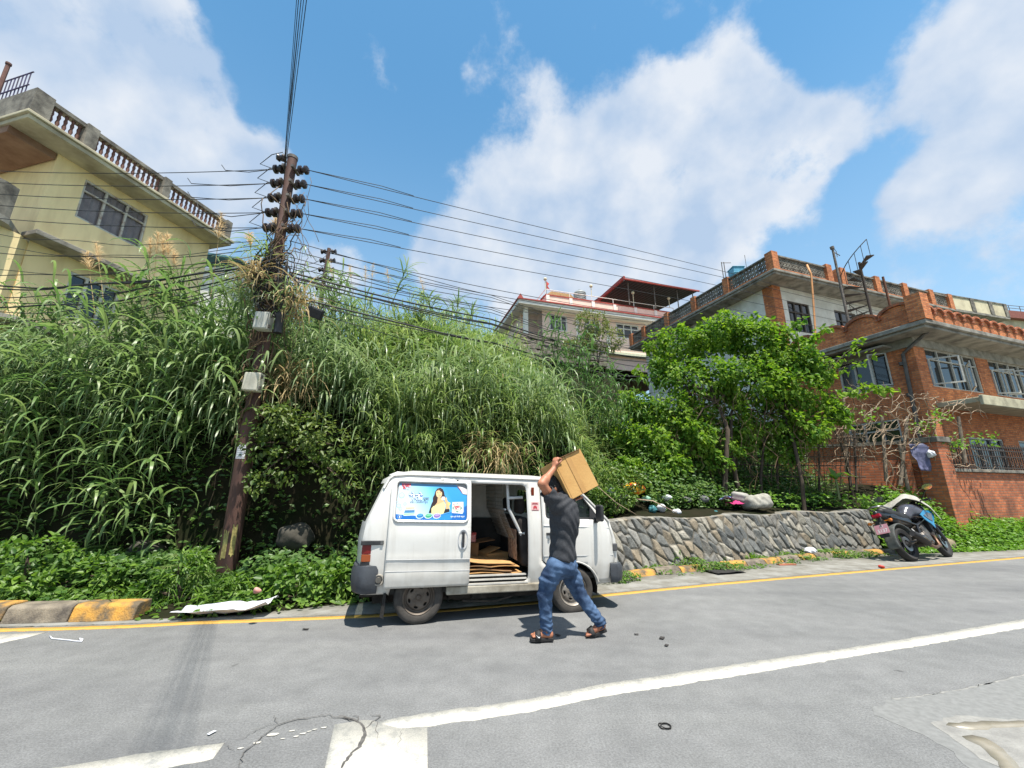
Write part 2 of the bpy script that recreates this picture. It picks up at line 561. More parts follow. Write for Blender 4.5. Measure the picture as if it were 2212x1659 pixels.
# ------------------------------------------------------------ ground, road, hillside
KX = np.array([-60, -14, -8, -5.6, -4.34, -3.5, -2.83, -2.07, 1.23, 2.18, 4.42, 6.57, 9.0, 10.6, 12.6, 20, 60])
KY = np.array([3.2, 4.4, 4.9, 5.04, 5.17, 5.30, 5.54, 5.91, 7.05, 7.70, 8.62, 9.70, 10.45, 10.72, 11.15, 13.8, 30])


def yk(x):
    return np.interp(x, KX, KY)


def terrain(x, y):
    s = y - yk(x)
    left = np.interp(s, [-.2, .0, .5, 1.2, 1.85, 2.05, 2.3, 3.2, 4.2, 5.4, 7, 9, 12, 18, 26, 60],
                     [.0, .02, .06, .09, .18, 1.5, 2.5, 3.4, 4.5, 5.4, 6.2, 6.5, 7.0, 8.8, 12.0, 13.4])
    ridge = np.interp(x, [-14, -11, -9.5, -8, -6.5, -4, -2.8, -1.2, .2, 1.4], [.56, .62, .78, .98, 1.10, 1.08, 1.02, 1.0, .88, .66])
    far = np.interp(x, [-12, -9, -7, -5, -3, -1.2, .2, 1.4], [.56, .70, .86, .92, .97, 1.0, .88, .66])
    ridge = ridge + (far - ridge) * np.clip((s - 4.3) / 2.2, 0, 1)
    left = left * (1 + (ridge - 1) * np.clip((s - 2.4) / 2.6, 0, 1) * np.clip((24 - s) / 8, 0, 1))
    right = np.interp(s, [-.2, .0, .55, .56, 1.6, 3, 5, 8, 12, 18, 26, 60],
                      [.0, .02, .06, .93, 1.1, 1.5, 2.7, 4.0, 5.2, 7.6, 12.0, 13.4])
    low = np.interp(s, [-.2, .0, .35, .8, 1.6, 4, 60], [0, .02, .3, .75, 1.5, 2.1, 2.5]) * np.where(x > 11.6, .55, 1)
    a = np.clip((x - 1.0) / 1.6, 0, 1); a = a * a * (3 - 2 * a)
    b = np.clip((x - 8.8) / 1.2, 0, 1)
    z = left * (1 - a) + right * a
    z = z * (1 - b) + low * b
    z = z + np.where(s > 1.2, .28 * np.sin(x * 1.7 + y * .6) * np.sin(y * 1.1 - x * .5), 0) * np.clip((s - 1.2) / 2, 0, 1)
    return z


def build_ground():
    # hillside sheet
    xs = np.concatenate([np.arange(-30, -9, .8), np.arange(-9, 14, .22), np.arange(14, 40, .9)])
    ss = np.concatenate([np.arange(-.25, .55, .2), [.555, .565], np.arange(.7, 6, .2), np.arange(6, 14, .5), np.arange(14, 62, 3)])
    Xg, Sg = np.meshgrid(xs, ss, indexing='ij')
    Yg = yk(Xg) + Sg
    Zg = terrain(Xg, Yg) - .01 + rng.normal(0, .02, Xg.shape) * np.clip(Sg - .3, 0, .5)
    n, m = Xg.shape
    V = np.stack([Xg, Yg, Zg], -1).reshape(-1, 3)
    i, j = np.meshgrid(np.arange(n - 1), np.arange(m - 1), indexing='ij')
    a = (i * m + j).ravel()
    F_ = np.stack([a, a + m, a + m + 1, a + 1], 1)
    soil = mat('hill_soil', rgb(40, 36, 26), rgb(26, 32, 16), rough=.95, scale=2.2, bump=.8, bscale=9, spec=.1)
    tag(obj_np('hillside', V, F_, soil, smooth=True), kind='structure')
    # wide base ground to the horizon
    mb = MB(); S = 900
    mb.add([(-S, -S, -.03), (S, -S, -.03), (S, S, -.03), (-S, S, -.03)], [(0, 1, 2, 3)])
    tag(obj('ground', mb, mat('far_ground', rgb(96, 98, 78), rgb(70, 84, 52), rough=.95, scale=.3)), kind='structure')
    # road sheet
    kx = np.concatenate([np.arange(-60, 61, .5)])
    far = yk(kx) + .12
    V = []; F_ = []
    cols = [-14, -8, -4, -2, 0, .33, .66, 1]
    for x, yf in zip(kx, far):
        for t in (0, .3, .5, .65, .78, .88, .95, 1.0):
            V.append((x, -16 + (yf + 16) * t, .0))
    m = 8
    for q in range(len(kx) - 1):
        for t in range(m - 1):
            a = q * m + t
            F_.append((a, a + m, a + m + 1, a + 1))
    tag(obj_np('road', np.array(V), np.array(F_), asphalt()), kind='structure')


def asphalt():
    m = bpy.data.materials.new('asphalt'); m.use_nodes = True
    nt = m.node_tree; N = nt.nodes.new; L = nt.links.new
    b = nt.nodes['Principled BSDF']; b.inputs['Roughness'].default_value = .78; b.inputs['Specular IOR Level'].default_value = .35
    tc = N('ShaderNodeTexCoord')

    def noise(sc, det=6, ro=.6):
        n = N('ShaderNodeTexNoise'); n.inputs['Scale'].default_value = sc; n.inputs['Detail'].default_value = det; n.inputs['Roughness'].default_value = ro
        L(tc.outputs['Object'], n.inputs['Vector']); return n.outputs['Fac']

    def ramp(src, p0, c0, p1, c1):
        r = N('ShaderNodeValToRGB'); r.color_ramp.elements[0].position = p0; r.color_ramp.elements[0].color = (*c0, 1)
        r.color_ramp.elements[1].position = p1; r.color_ramp.elements[1].color = (*c1, 1); L(src, r.inputs[0]); return r.outputs[0]

    def mul(a, bb):
        x = N('ShaderNodeMix'); x.data_type = 'RGBA'; x.blend_type = 'MULTIPLY'; x.inputs['Factor'].default_value = 1
        L(a, x.inputs[6]); L(bb, x.inputs[7]); return x.outputs[2]
    big = ramp(noise(.55, 4), .35, (.156, .159, .160), .68, (.194, .196, .196))
    mid = ramp(noise(5, 6), .3, (.88, .88, .88), .7, (1.1, 1.1, 1.1))
    fine = ramp(noise(75, 3, .7), .34, (.78, .78, .78), .62, (1.18, 1.18, 1.18))
    vo = N('ShaderNodeTexVoronoi'); vo.inputs['Scale'].default_value = 110; L(tc.outputs['Object'], vo.inputs['Vector'])
    agg = ramp(vo.outputs['Distance'], .0, (1.08, 1.08, 1.08), .6, (.9, .9, .9))
    mp = N('ShaderNodeMapping'); mp.inputs['Rotation'].default_value = (0, 0, -.33); mp.inputs['Scale'].default_value = (.10, 1.1, 1)
    ns = N('ShaderNodeTexNoise'); ns.inputs['Scale'].default_value = 1.0; ns.inputs['Detail'].default_value = 7; ns.inputs['Roughness'].default_value = .62
    L(tc.outputs['Object'], mp.inputs[0]); L(mp.outputs[0], ns.inputs['Vector'])
    track = ramp(ns.outputs['Fac'], .36, (.86, .86, .87), .64, (1.07, 1.07, 1.06))
    blot = ramp(noise(1.7, 8, .7), .28, (.88, .88, .89), .5, (1, 1, 1))
    c = mul(mul(mul(mul(mul(big, mid), fine), agg), track), blot)
    # scattered dark oil spots
    v2 = N('ShaderNodeTexVoronoi'); v2.inputs['Scale'].default_value = 1.35; v2.inputs['Randomness'].default_value = 1
    wn = N('ShaderNodeTexNoise'); wn.inputs['Scale'].default_value = 7; L(tc.outputs['Object'], wn.inputs['Vector'])
    va = N('ShaderNodeVectorMath'); va.operation = 'MULTIPLY_ADD'; va.inputs[1].default_value = (.16, .16, .16); L(wn.outputs['Color'], va.inputs[0]); L(tc.outputs['Object'], va.inputs[2])
    L(va.outputs[0], v2.inputs['Vector'])
    sp_ = ramp(v2.outputs['Distance'], .035, (.62, .62, .62), .055, (1, 1, 1))
    c = mul(c, sp_)
    L(c, b.inputs['Base Color'])
    bp = N('ShaderNodeBump'); bp.inputs['Strength'].default_value = .35; bp.inputs['Distance'].default_value = .006
    L(vo.outputs['Distance'], bp.inputs['Height']); L(bp.outputs[0], b.inputs['Normal'])
    MATS['asphalt'] = m
    return m


def paint_mat(name, c, worn=.5):
    m = bpy.data.materials.new(name); m.use_nodes = True
    nt = m.node_tree; N = nt.nodes.new; L = nt.links.new
    b = nt.nodes['Principled BSDF']; b.inputs['Roughness'].default_value = .7
    tc = N('ShaderNodeTexCoord')
    n = N('ShaderNodeTexNoise'); n.inputs['Scale'].default_value = 9; n.inputs['Detail'].default_value = 10; n.inputs['Roughness'].default_value = .75
    L(tc.outputs['Object'], n.inputs['Vector'])
    r = N('ShaderNodeValToRGB'); r.color_ramp.elements[0].position = worn - .06; r.color_ramp.elements[0].color = (*c, 1)
    r.color_ramp.elements[1].position = worn + .1; r.color_ramp.elements[1].color = (c[0] * .62, c[1] * .64, c[2] * .68, 1)
    L(n.outputs['Fac'], r.inputs[0])
    n2 = N('ShaderNodeTexNoise'); n2.inputs['Scale'].default_value = 130; L(tc.outputs['Object'], n2.inputs['Vector'])
    mr = N('ShaderNodeMapRange'); mr.inputs['From Min'].default_value = .3; mr.inputs['From Max'].default_value = .7; mr.inputs['To Min'].default_value = .8; mr.inputs['To Max'].default_value = 1.1
    L(n2.outputs['Fac'], mr.inputs['Value'])
    vm = N('ShaderNodeVectorMath'); vm.operation = 'SCALE'; L(r.outputs[0], vm.inputs[0]); L(mr.outputs[0], vm.inputs['Scale'])
    L(vm.outputs[0], b.inputs['Base Color'])
    return m


def strip(pts_a, pts_b, z, rag=.0, step=.05):
    """ribbon between two polylines with slightly ragged edges"""
    def res(pts):
        pts = np.array([p[:2] for p in pts], float)
        d = np.concatenate([[0], np.cumsum(np.linalg.norm(np.diff(pts, axis=0), axis=1))])
        return pts, d
    A, da = res(pts_a); B, db = res(pts_b)
    n = max(2, int(max(da[-1], db[-1]) / step))
    t = np.linspace(0, 1, n)
    a = np.stack([np.interp(t * da[-1], da, A[:, i]) for i in (0, 1)], 1) + rng.normal(0, rag, (n, 2))
    b = np.stack([np.interp(t * db[-1], db, B[:, i]) for i in (0, 1)], 1) + rng.normal(0, rag, (n, 2))
    V = np.zeros((2 * n, 3)); V[0::2, :2] = a; V[1::2, :2] = b; V[:, 2] = z
    i = np.arange(n - 1) * 2
    F_ = np.stack([i, i + 2, i + 3, i + 1], 1)
    low = V.copy(); low[:, 2] = .0005       # edges turned down to the road
    m = 2 * n
    F2 = np.concatenate([np.stack([i, i + m, i + m + 2, i + 2], 1), np.stack([i + 1, i + 3, i + m + 3, i + m + 1], 1), np.array([[0, 1, m + 1, m], [m - 2, m - 2 + m, m - 1 + m, m - 1]])])
    return np.concatenate([V, low]), np.concatenate([F_, F2])


def gl(*pts):
    return [G(x, y) for x, y in pts]


def build_markings():
    ypaint = paint_mat('yellow_road_paint', rgb(186, 146, 66), .60)
    wpaint = paint_mat('white_road_paint', rgb(186, 183, 174), .55)
    # yellow edge line
    cen = gl((-900, 1366), (-400, 1364), (0, 1361.5), (150, 1358), (280, 1353.5), (410, 1346.5), (560, 1341), (700, 1335.5), (820, 1330), (1000, 1316), (1150, 1303), (1290, 1288), (1400, 1277), (1540, 1263), (1700, 1249), (1850, 1236), (2000, 1223), (2212, 1204.5), (2500, 1180))
    cen = np.array(cen)[:, :2]
    tn = np.gradient(cen, axis=0); tn /= np.linalg.norm(tn, axis=1)[:, None]
    nr = np.stack([-tn[:, 1], tn[:, 0]], 1)
    V, F_ = strip(cen - nr * .06, cen + nr * .06, .004, .004)
    tag(obj_np('edge_line', V, F_, ypaint), 'thin yellow line painted along the kerb side of the road', 'road marking')
    # white long line (edges read on the photograph)
    top = gl((800, 1571), (830, 1556), (1000, 1531), (1140, 1512), (1300, 1479), (1400, 1465), (1640, 1428), (1850, 1398), (2016, 1371), (2212, 1338), (2600, 1275))
    bot = gl((800, 1592), (845, 1581), (1000, 1558), (1140, 1540), (1300, 1506), (1400, 1491), (1640, 1453), (1850, 1417), (2016, 1391), (2212, 1357), (2600, 1290))
    V, F_ = strip(top, bot, .004, .005)
    tag(obj_np('centre_line', V, F_, wpaint), 'long worn white line running across the road to the far side', 'road marking')
    # white block that crosses it
    V, F_ = strip(gl((722, 1567), (795, 1556), (860, 1576), (924, 1572)), gl((690, 1720), (770, 1725), (850, 1728), (922, 1730)), .0065, .004)
    tag(obj_np('white_block', V, F_, wpaint), 'wide cracked white block painted where the long line starts', 'road marking')
    # dash at the lower left
    V, F_ = strip(gl((-400, 1745), (120, 1659), (300, 1631), (484, 1606)), gl((-400, 1795), (120, 1702), (300, 1672), (462, 1640)), .004, .005)
    tag(obj_np('line_dash', V, F_, wpaint), 'separate white dash with slanted end beside the long cracks', 'road marking')
    # white triangle at the far left edge
    V, F_ = strip(gl((-500, 1384), (-100, 1376), (98, 1367)), gl((-500, 1470), (-100, 1412), (60, 1377)), .0045, .004)
    tag(obj_np('white_wedge', V, F_, wpaint), 'white wedge painted against the yellow line beside the striped kerb', 'road marking')
    # scraps of an older dashed line
    mb = MB()
    for (x, y, w) in [(588, 1588, 22), (655, 1586, 10), (668, 1581, 8), (680, 1577, 8), (640, 1592, 9), (555, 1606, 14), (700, 1573, 10), (610, 1597, 7), (520, 1618, 10), (630, 1580, 12)]:
        a = G(x, y); d = .0019 * w
        n = 7
        vs = [(a[0] + d * math.cos(t) * random.uniform(.7, 1.2), a[1] + d * .45 * math.sin(t) * random.uniform(.7, 1.2) + .18 * d * math.cos(t), .004) for t in np.linspace(0, 6.28, n, endpoint=False)]
        mb.add(vs, [tuple(range(n))])
    tag(obj('paint_flakes', mb, wpaint), 'few flakes left of a worn white dashed line between block and dash', 'road marking')
    # cracks: dark jagged ribbons
    dark = mat('crack_dark', rgb(98, 96, 93), rgb(66, 64, 62), rough=.95, scale=20)

    def crack(pts, w, nm, lab):
        P_ = np.array(gl(*pts))[:, :2]
        d = np.concatenate([[0], np.cumsum(np.linalg.norm(np.diff(P_, axis=0), axis=1))])
        n = int(d[-1] / .025) + 2
        t = np.linspace(0, d[-1], n)
        c = np.stack([np.interp(t, d, P_[:, 0]), np.interp(t, d, P_[:, 1])], 1)
        c += np.cumsum(rng.normal(0, .004, (n, 2)), 0) * .8 + rng.normal(0, .006, (n, 2))
        ww = .55 * w * (.35 + .9 * np.abs(vnoise(np.c_[c * 3, c[:, :1]], 1, len(pts)))) * np.minimum(1, np.minimum(np.arange(n), np.arange(n)[::-1]) / 4 + .15)
        tn = np.gradient(c, axis=0); tn /= np.linalg.norm(tn, axis=1)[:, None] + 1e-9
        nr = np.stack([-tn[:, 1], tn[:, 0]], 1) * ww[:, None]
        V = np.zeros((2 * n, 3)); V[0::2, :2] = c + nr; V[1::2, :2] = c - nr; V[:, 2] = .0078
        i = np.arange(n - 1) * 2
        return V, np.stack([i, i + 2, i + 3, i + 1], 1)
    cs = []
    for pts, w in [([(505, 1665), (530, 1625), (570, 1588), (600, 1565), (650, 1552), (700, 1544), (740, 1552), (765, 1562)], .010),
                   ([(735, 1665), (765, 1625), (785, 1600), (790, 1578), (770, 1560), (740, 1549)], .034),
                   ([(785, 1580), (800, 1560), (815, 1548), (790, 1545)], .013), ([(815, 1600), (812, 1572), (820, 1550)], .006), ([(860, 1625), (862, 1575)], .004),
                   ([(770, 1562), (780, 1550), (760, 1543)], .012), ([(500, 1612), (540, 1585), (600, 1563)], .005), ([(485, 1606), (500, 1625)], .006),
                   ([(590, 1545), (600, 1560), (605, 1568)], .010)]:
        cs.append(crack(pts, w, '', ''))
    o = 0; Vs = []; Fs = []
    for V, F_ in cs:
        Vs.append(V); Fs.append(F_ + o); o += len(V)
    tag(obj_np('road_crack', np.concatenate(Vs), np.concatenate(Fs), dark), kind='structure')
    # worn patch at the lower right: darker new asphalt with pale broken edge and a wet stain
    old = mat('old_patch', rgb(108, 109, 108), rgb(122, 123, 122), rough=.85, scale=24, bump=.0, bscale=90)
    edge_ = [(1885, 1530), (1925, 1510), (1980, 1505), (2060, 1493), (2120, 1480), (2212, 1458), (2330, 1440)]
    low_ = [(1890, 1545), (1990, 1585), (2060, 1625), (2090, 1660), (2200, 1720), (2330, 1750), (2500, 1700)]
    def sheet(name, pts, z, m):
        pts = gl(*pts); out = []
        for a, b in zip(pts, pts[1:] + pts[:1]):
            n = max(1, int(np.linalg.norm(b - a) / .04))
            for k in range(n):
                q = a + (b - a) * k / n; out.append((q[0] + rng.normal(0, .007), q[1] + rng.normal(0, .007), z))
        mb = MB(); mb.add(out, [tuple(range(len(out)))])
        return tag(obj(name, mb, m), kind='structure')
    sheet('asphalt_patch', edge_ + low_[::-1], .0012, old)
    pale = mat('pale_cement', rgb(140, 139, 135), rgb(118, 117, 114), rough=.9, scale=8, bump=.3)
    sheet('cement_patch', [(2010, 1562), (2040, 1552), (2080, 1546), (2160, 1553), (2300, 1558), (2300, 1700), (2180, 1668), (2120, 1640), (2090, 1618), (2050, 1590)], .0024, pale)
    wet = mat('damp_stain', rgb(128, 122, 108), rgb(140, 134, 122), rough=.4, scale=12)
    V, F_ = strip(gl((2040, 1566), (2090, 1578), (2140, 1574), (2260, 1570)), gl((2045, 1560), (2090, 1562), (2150, 1560), (2260, 1558)), .0045, .006)
    V2, F2 = strip(gl((2070, 1588), (2120, 1612), (2150, 1640), (2170, 1670)), gl((2100, 1590), (2145, 1600), (2190, 1640), (2210, 1670)), .0045, .006)
    tag(obj_np('water_stain', np.concatenate([V, V2]), np.concatenate([F_, F2 + len(V)]), wet), kind='structure')
    # pale broken lip along the patch edge
    pl = []
    V, F_ = strip(gl(*[(x, y - 1.2) for x, y in edge_[1:]]), gl(*[(x, y + 1.5) for x, y in edge_[1:]]), .0030, .008)
    tag(obj_np('patch_lip', V, F_, mat('lip', rgb(140, 139, 135), rgb(118, 118, 117), rough=.9, scale=14)), kind='structure')
    # concrete gutter between the yellow line and the kerb
    gx = np.linspace(-12, 16, 120)
    c = cen[np.argsort(cen[:, 0])]
    gy0 = np.interp(gx, c[:, 0], c[:, 1]) + .10
    gy1 = yk(gx) + .05
    gy1 = np.maximum(gy1, gy0 + .05)
    V, F_ = strip(np.c_[gx, gy0], np.c_[gx, gy1], .010, .006)
    gm = mat('gutter_concrete', rgb(134, 133, 128), rgb(106, 103, 95), rough=.9, scale=3.5, bump=.4, bscale=40)
    tag(obj_np('gutter', V, F_, gm), kind='structure')
    # loose dirt along the verge
    gx = np.linspace(1.4, 9.5, 90)
    V, F_ = strip(np.c_[gx, yk(gx) - .25 + .12 * np.sin(gx * 2.3)], np.c_[gx, yk(gx) + .36], .009, .012)
    tag(obj_np('verge_dirt', V, F_, mat('verge_dirt', rgb(86, 78, 66), rgb(120, 112, 98), rough=.95, scale=6, bump=.6, bscale=50)), kind='structure')


def kerb_run(x0, x1, n, off, h, depth, name):
    """painted kerb blocks alternating yellow and black, each a solid with a sloped face"""
    ye = mat('kerb_yellow', rgb(186, 138, 60), rgb(96, 84, 66), rough=.8, scale=5, bump=.5, lo=.40, hi=.60)
    bk = mat('kerb_black', rgb(72, 66, 60), rgb(134, 124, 108), rough=.85, scale=5, bump=.4)
    xs = np.linspace(x0, x1, n + 1)
    mb = MB()
    for i in range(n):
        a = np.array([xs[i] + .008, yk(xs[i]) + off]); b = np.array([xs[i + 1] - .008, yk(xs[i + 1]) + off])
        t = (b - a) / np.linalg.norm(b - a); nn = np.array([-t[1], t[0]])
        hh = h * random.uniform(.9, 1.08)
        prof = [(0, 0), (.05, hh * .85), (.09, hh), (depth, hh), (depth, 0)]
        mb.prism(prof, lambda q: (a[0] + nn[0] * q[0], a[1] + nn[1] * q[0], q[1] + .002), lambda q: (b[0] + nn[0] * q[0], b[1] + nn[1] * q[0], q[1] + .002), i % 2)
    return tag(obj(name, mb, [bk, ye], bevel=.012), kind='structure')


build_ground()
build_markings()
kerb_run(-9.6, -4.25, 8, -.02, .19, .28, 'kerb')
kerb_run(1.5, 9.2, 15, -.05, .10, .20, 'kerb')


def build_stone_wall():
    L0, L1 = 1.75, 9.0
    n = 620; m = 74
    t = np.linspace(0, 1, n); u = np.linspace(0, 1, m)
    wx = L0 + (L1 - L0) * t
    by = yk(wx) + .36
    ty = by + .13
    topz = .90 + .05 * t + .02 * np.sin(wx * 3)
    ln = np.concatenate([[0], np.cumsum(np.hypot(np.diff(wx), np.diff(by)))])
    A = np.repeat(ln[:, None], m, 1); Z = topz[:, None] * u[None, :]
    # voronoi stones, taller than wide and leaning
    r = np.random.default_rng(5)
    seeds = []
    row = 0
    zz = .06
    while zz < 1.02:
        x = r.uniform(0, .2)
        while x < ln[-1] + .3:
            seeds.append((x, zz + r.normal(0, .05)))
            x += r.uniform(.12, .27)
        zz += r.uniform(.17, .25)
    seeds = np.array(seeds)
    q = np.stack([(A + .62 * Z).ravel() + .02 * vnoise(np.stack([A.ravel(), Z.ravel(), 0 * A.ravel()], 1), 2, 3), Z.ravel() * .62], 1)
    sd = np.stack([seeds[:, 0] + .62 * seeds[:, 1], seeds[:, 1] * .62], 1)
    d1 = np.full(len(q), 9.); d2 = np.full(len(q), 9.); id1 = np.zeros(len(q), int)
    for k_, s_ in enumerate(sd):
        d = np.hypot(q[:, 0] - s_[0], q[:, 1] - s_[1])
        upd = d < d1
        d2 = np.where(upd, d1, np.minimum(d2, d)); id1 = np.where(upd, k_, id1); d1 = np.where(upd, d, d1)
    e = np.clip((d2 - d1) / .05, 0, 1)
    tilt = r.normal(0, .12, (len(sd), 2)); lift = r.uniform(.018, .045, len(sd))
    rel = q - sd[id1]
    hgt = (e ** .6) * lift[id1] + e * (rel * tilt[id1]).sum(1) + .006 * vnoise(np.c_[q, q[:, :1]], 9, 8)
    pal = np.array([rgb(122, 121, 116), rgb(104, 105, 102), rgb(138, 134, 124), rgb(146, 141, 129), rgb(96, 98, 97), rgb(126, 116, 100), rgb(114, 112, 107)])
    sc = pal[r.integers(0, len(pal), len(sd))] * r.uniform(.92, 1.32, (len(sd), 1))
    mort = np.array(rgb(100, 96, 87))
    cols = mort + (sc[id1] - mort) * np.clip(e * 2.2 - .3, 0, 1)[:, None]
    nx = np.gradient(by, wx); nn = np.stack([nx, -np.ones_like(nx)], 1); nn /= np.linalg.norm(nn, axis=1)[:, None]
    NX = np.repeat(nn[:, None, :], m, 1).reshape(-1, 2)
    X = np.repeat(wx[:, None], m, 1).ravel(); Y = (by[:, None] + (ty - by)[:, None] * u[None, :]).ravel()
    V = np.stack([X + NX[:, 0] * hgt, Y + NX[:, 1] * hgt, Z.ravel()], 1)
    i, j = np.meshgrid(np.arange(n - 1), np.arange(m - 1), indexing='ij')
    a = (i * m + j).ravel()
    F1 = np.stack([a, a + m, a + m + 1, a + 1], 1)
    # capping: top strip back into the bank
    top_i = np.arange(n) * m + m - 1
    back = V[top_i].copy(); back[:, 1] += .34; back[:, 2] += .02
    o = len(V)
    V = np.concatenate([V, back]); cols = np.concatenate([cols, np.repeat(mort[None] * 1.2, n, 0)])
    k_ = np.arange(n - 1)
    F2 = np.stack([top_i[:-1], top_i[1:], o + k_ + 1, o + k_], 1)
    w = obj_np('retaining_wall', V, np.concatenate([F1, F2]), mat_attr('wall_stone', bump=.5, bscale=45), smooth=True, cols=cols)
    tag(w, 'low dry stone retaining wall of leaning grey slabs beside the road', 'wall')


build_stone_wall()
# ------------------------------------------------------------ buildings
BRICK = lambda: mat_brick('house_brick', rgb(218, 138, 88), rgb(176, 102, 66), rgb(152, 122, 100), stain_amt=.62)
BRICK2 = lambda: mat_brick('old_brick', rgb(196, 116, 78), rgb(156, 92, 66), rgb(132, 112, 96), stain_amt=.85)
CONC = lambda: mat('stained_concrete', rgb(150, 146, 136), rgb(84, 80, 74), rough=.9, scale=2.2, bump=.3, bscale=30, lo=.42, hi=.72)
DARKC = lambda: mat('black_mould_concrete', rgb(142, 137, 126), rgb(78, 75, 70), rough=.95, scale=3, bump=.4, bscale=30)
FRAME = lambda: mat('grey_window_paint', rgb(186, 186, 180), rgb(160, 158, 150), rough=.6, scale=10)
WFRAME = lambda: mat('white_window_paint', rgb(222, 222, 216), rgb(196, 194, 186), rough=.55, scale=10)
PANE = lambda: mat_pane()


def mat_pane():
    if 'pane' in MATS: return MATS['pane']
    m = bpy.data.materials.new('pane'); MATS['pane'] = m; m.use_nodes = True
    b = m.node_tree.nodes['Principled BSDF']
    b.inputs['Base Color'].default_value = (.018, .022, .026, 1); b.inputs['Roughness'].default_value = .04; b.inputs['Specular IOR Level'].default_value = .8
    return m


def wall_boxes(mb, x0, x1, z0, z1, y0, y1, holes, axis='x', mi=0):
    """wall along x (or y) with rectangular openings, cut into butted blocks"""
    xs = sorted({x0, x1, *[h[0] for h in holes], *[h[1] for h in holes]})
    xs = [x for x in xs if x0 <= x <= x1]
    for a, b in zip(xs[:-1], xs[1:]):
        zs = [(h[2], h[3]) for h in holes if h[0] <= a + 1e-6 and h[1] >= b - 1e-6]
        zs.sort(); z = z0
        spans = []
        for q in zs:
            if q[0] > z: spans.append((z, q[0]))
            z = q[1]
        if z < z1: spans.append((z, z1))
        for s_, e_ in spans:
            if axis == 'x': mb.bx(a, b, y0, y1, s_, e_, mi)
            else: mb.bx(y0, y1, a, b, s_, e_, mi)
    return mb


def window(parent, axis, at, a0, a1, z0, z1, out, frame_m, cols=3, transom=None, fw=.06, open_=None, pane_m=None, curtain=None, sill=None):
    """glazed window set in an opening; axis 'x' lies along x at y=at, outward is -y (out=-1)"""
    mb = MB(); d = .07

    def bar(p0, p1, q0, q1, dd=d, off=0):
        c = at - out * .06 + off
        if axis == 'x': mb.bx(p0, p1, c - dd / 2, c + dd / 2, q0, q1)
        else: mb.bx(c - dd / 2, c + dd / 2, p0, p1, q0, q1)
    bar(a0, a1, z0, z0 + fw); bar(a0, a1, z1 - fw, z1)
    bar(a0, a0 + fw, z0 + fw, z1 - fw); bar(a1 - fw, a1, z0 + fw, z1 - fw)
    w = (a1 - a0)
    for i in range(1, cols):
        c = a0 + w * i / cols
        bar(c - fw * .5, c + fw * .5, z0 + fw, z1 - fw, d * .9)
    if transom:
        zt = z0 + (z1 - z0) * transom
        bar(a0 + fw, a1 - fw, zt - fw * .4, zt + fw * .4, d * .8)
    fr = obj('window', mb, frame_m, parent, bevel=.006)
    pb = MB(); c = at - out * .10
    if axis == 'x': pb.bx(a0 + .01, a1 - .01, c - .006, c + .006, z0 + .01, z1 - .01)
    else: pb.bx(c - .006, c + .006, a0 + .01, a1 - .01, z0 + .01, z1 - .01)
    obj('pane', pb, pane_m or PANE(), fr)
    if open_:
        for (i, ang) in open_:      # casement leaves swung outwards
            lw = w / cols
            lm = MB(); h0 = z0 + fw; h1 = z0 + (z1 - z0) * (transom or 1) - fw * .5
            for (u0, u1, q0, q1) in [(0, lw, h0, h0 + .05), (0, lw, h1 - .05, h1), (0, .05, h0 + .05, h1 - .05), (lw - .05, lw, h0 + .05, h1 - .05)]:
                lm.bx(u0, u1, -.02, .02, q0, q1)
            hx = a0 + lw * i if ang > 0 else a0 + lw * (i + 1)
            leaf = obj('casement', lm, frame_m, fr)
            if axis == 'x':
                leaf.location = (hx, at + out * .02, 0); leaf.rotation_euler = (0, 0, (-1 if ang > 0 else 1) * abs(ang) + (0 if ang > 0 else math.pi))
            else:
                leaf.location = (at + out * .02, hx, 0); leaf.rotation_euler = (0, 0, math.pi / 2 + (1 if ang > 0 else -1) * abs(ang) + (0 if ang > 0 else math.pi))
            gm = MB(); gm.bx(.05, lw - .05, -.004, .004, h0 + .05, h1 - .05)
            obj('pane', gm, mat_glass('leaf_glass', (.1, .12, .14), .45), leaf) if False else None
    return fr


def house(name, label, x, y, ang):
    return thing(name, label, 'house', (x, y, 0), math.radians(ang))


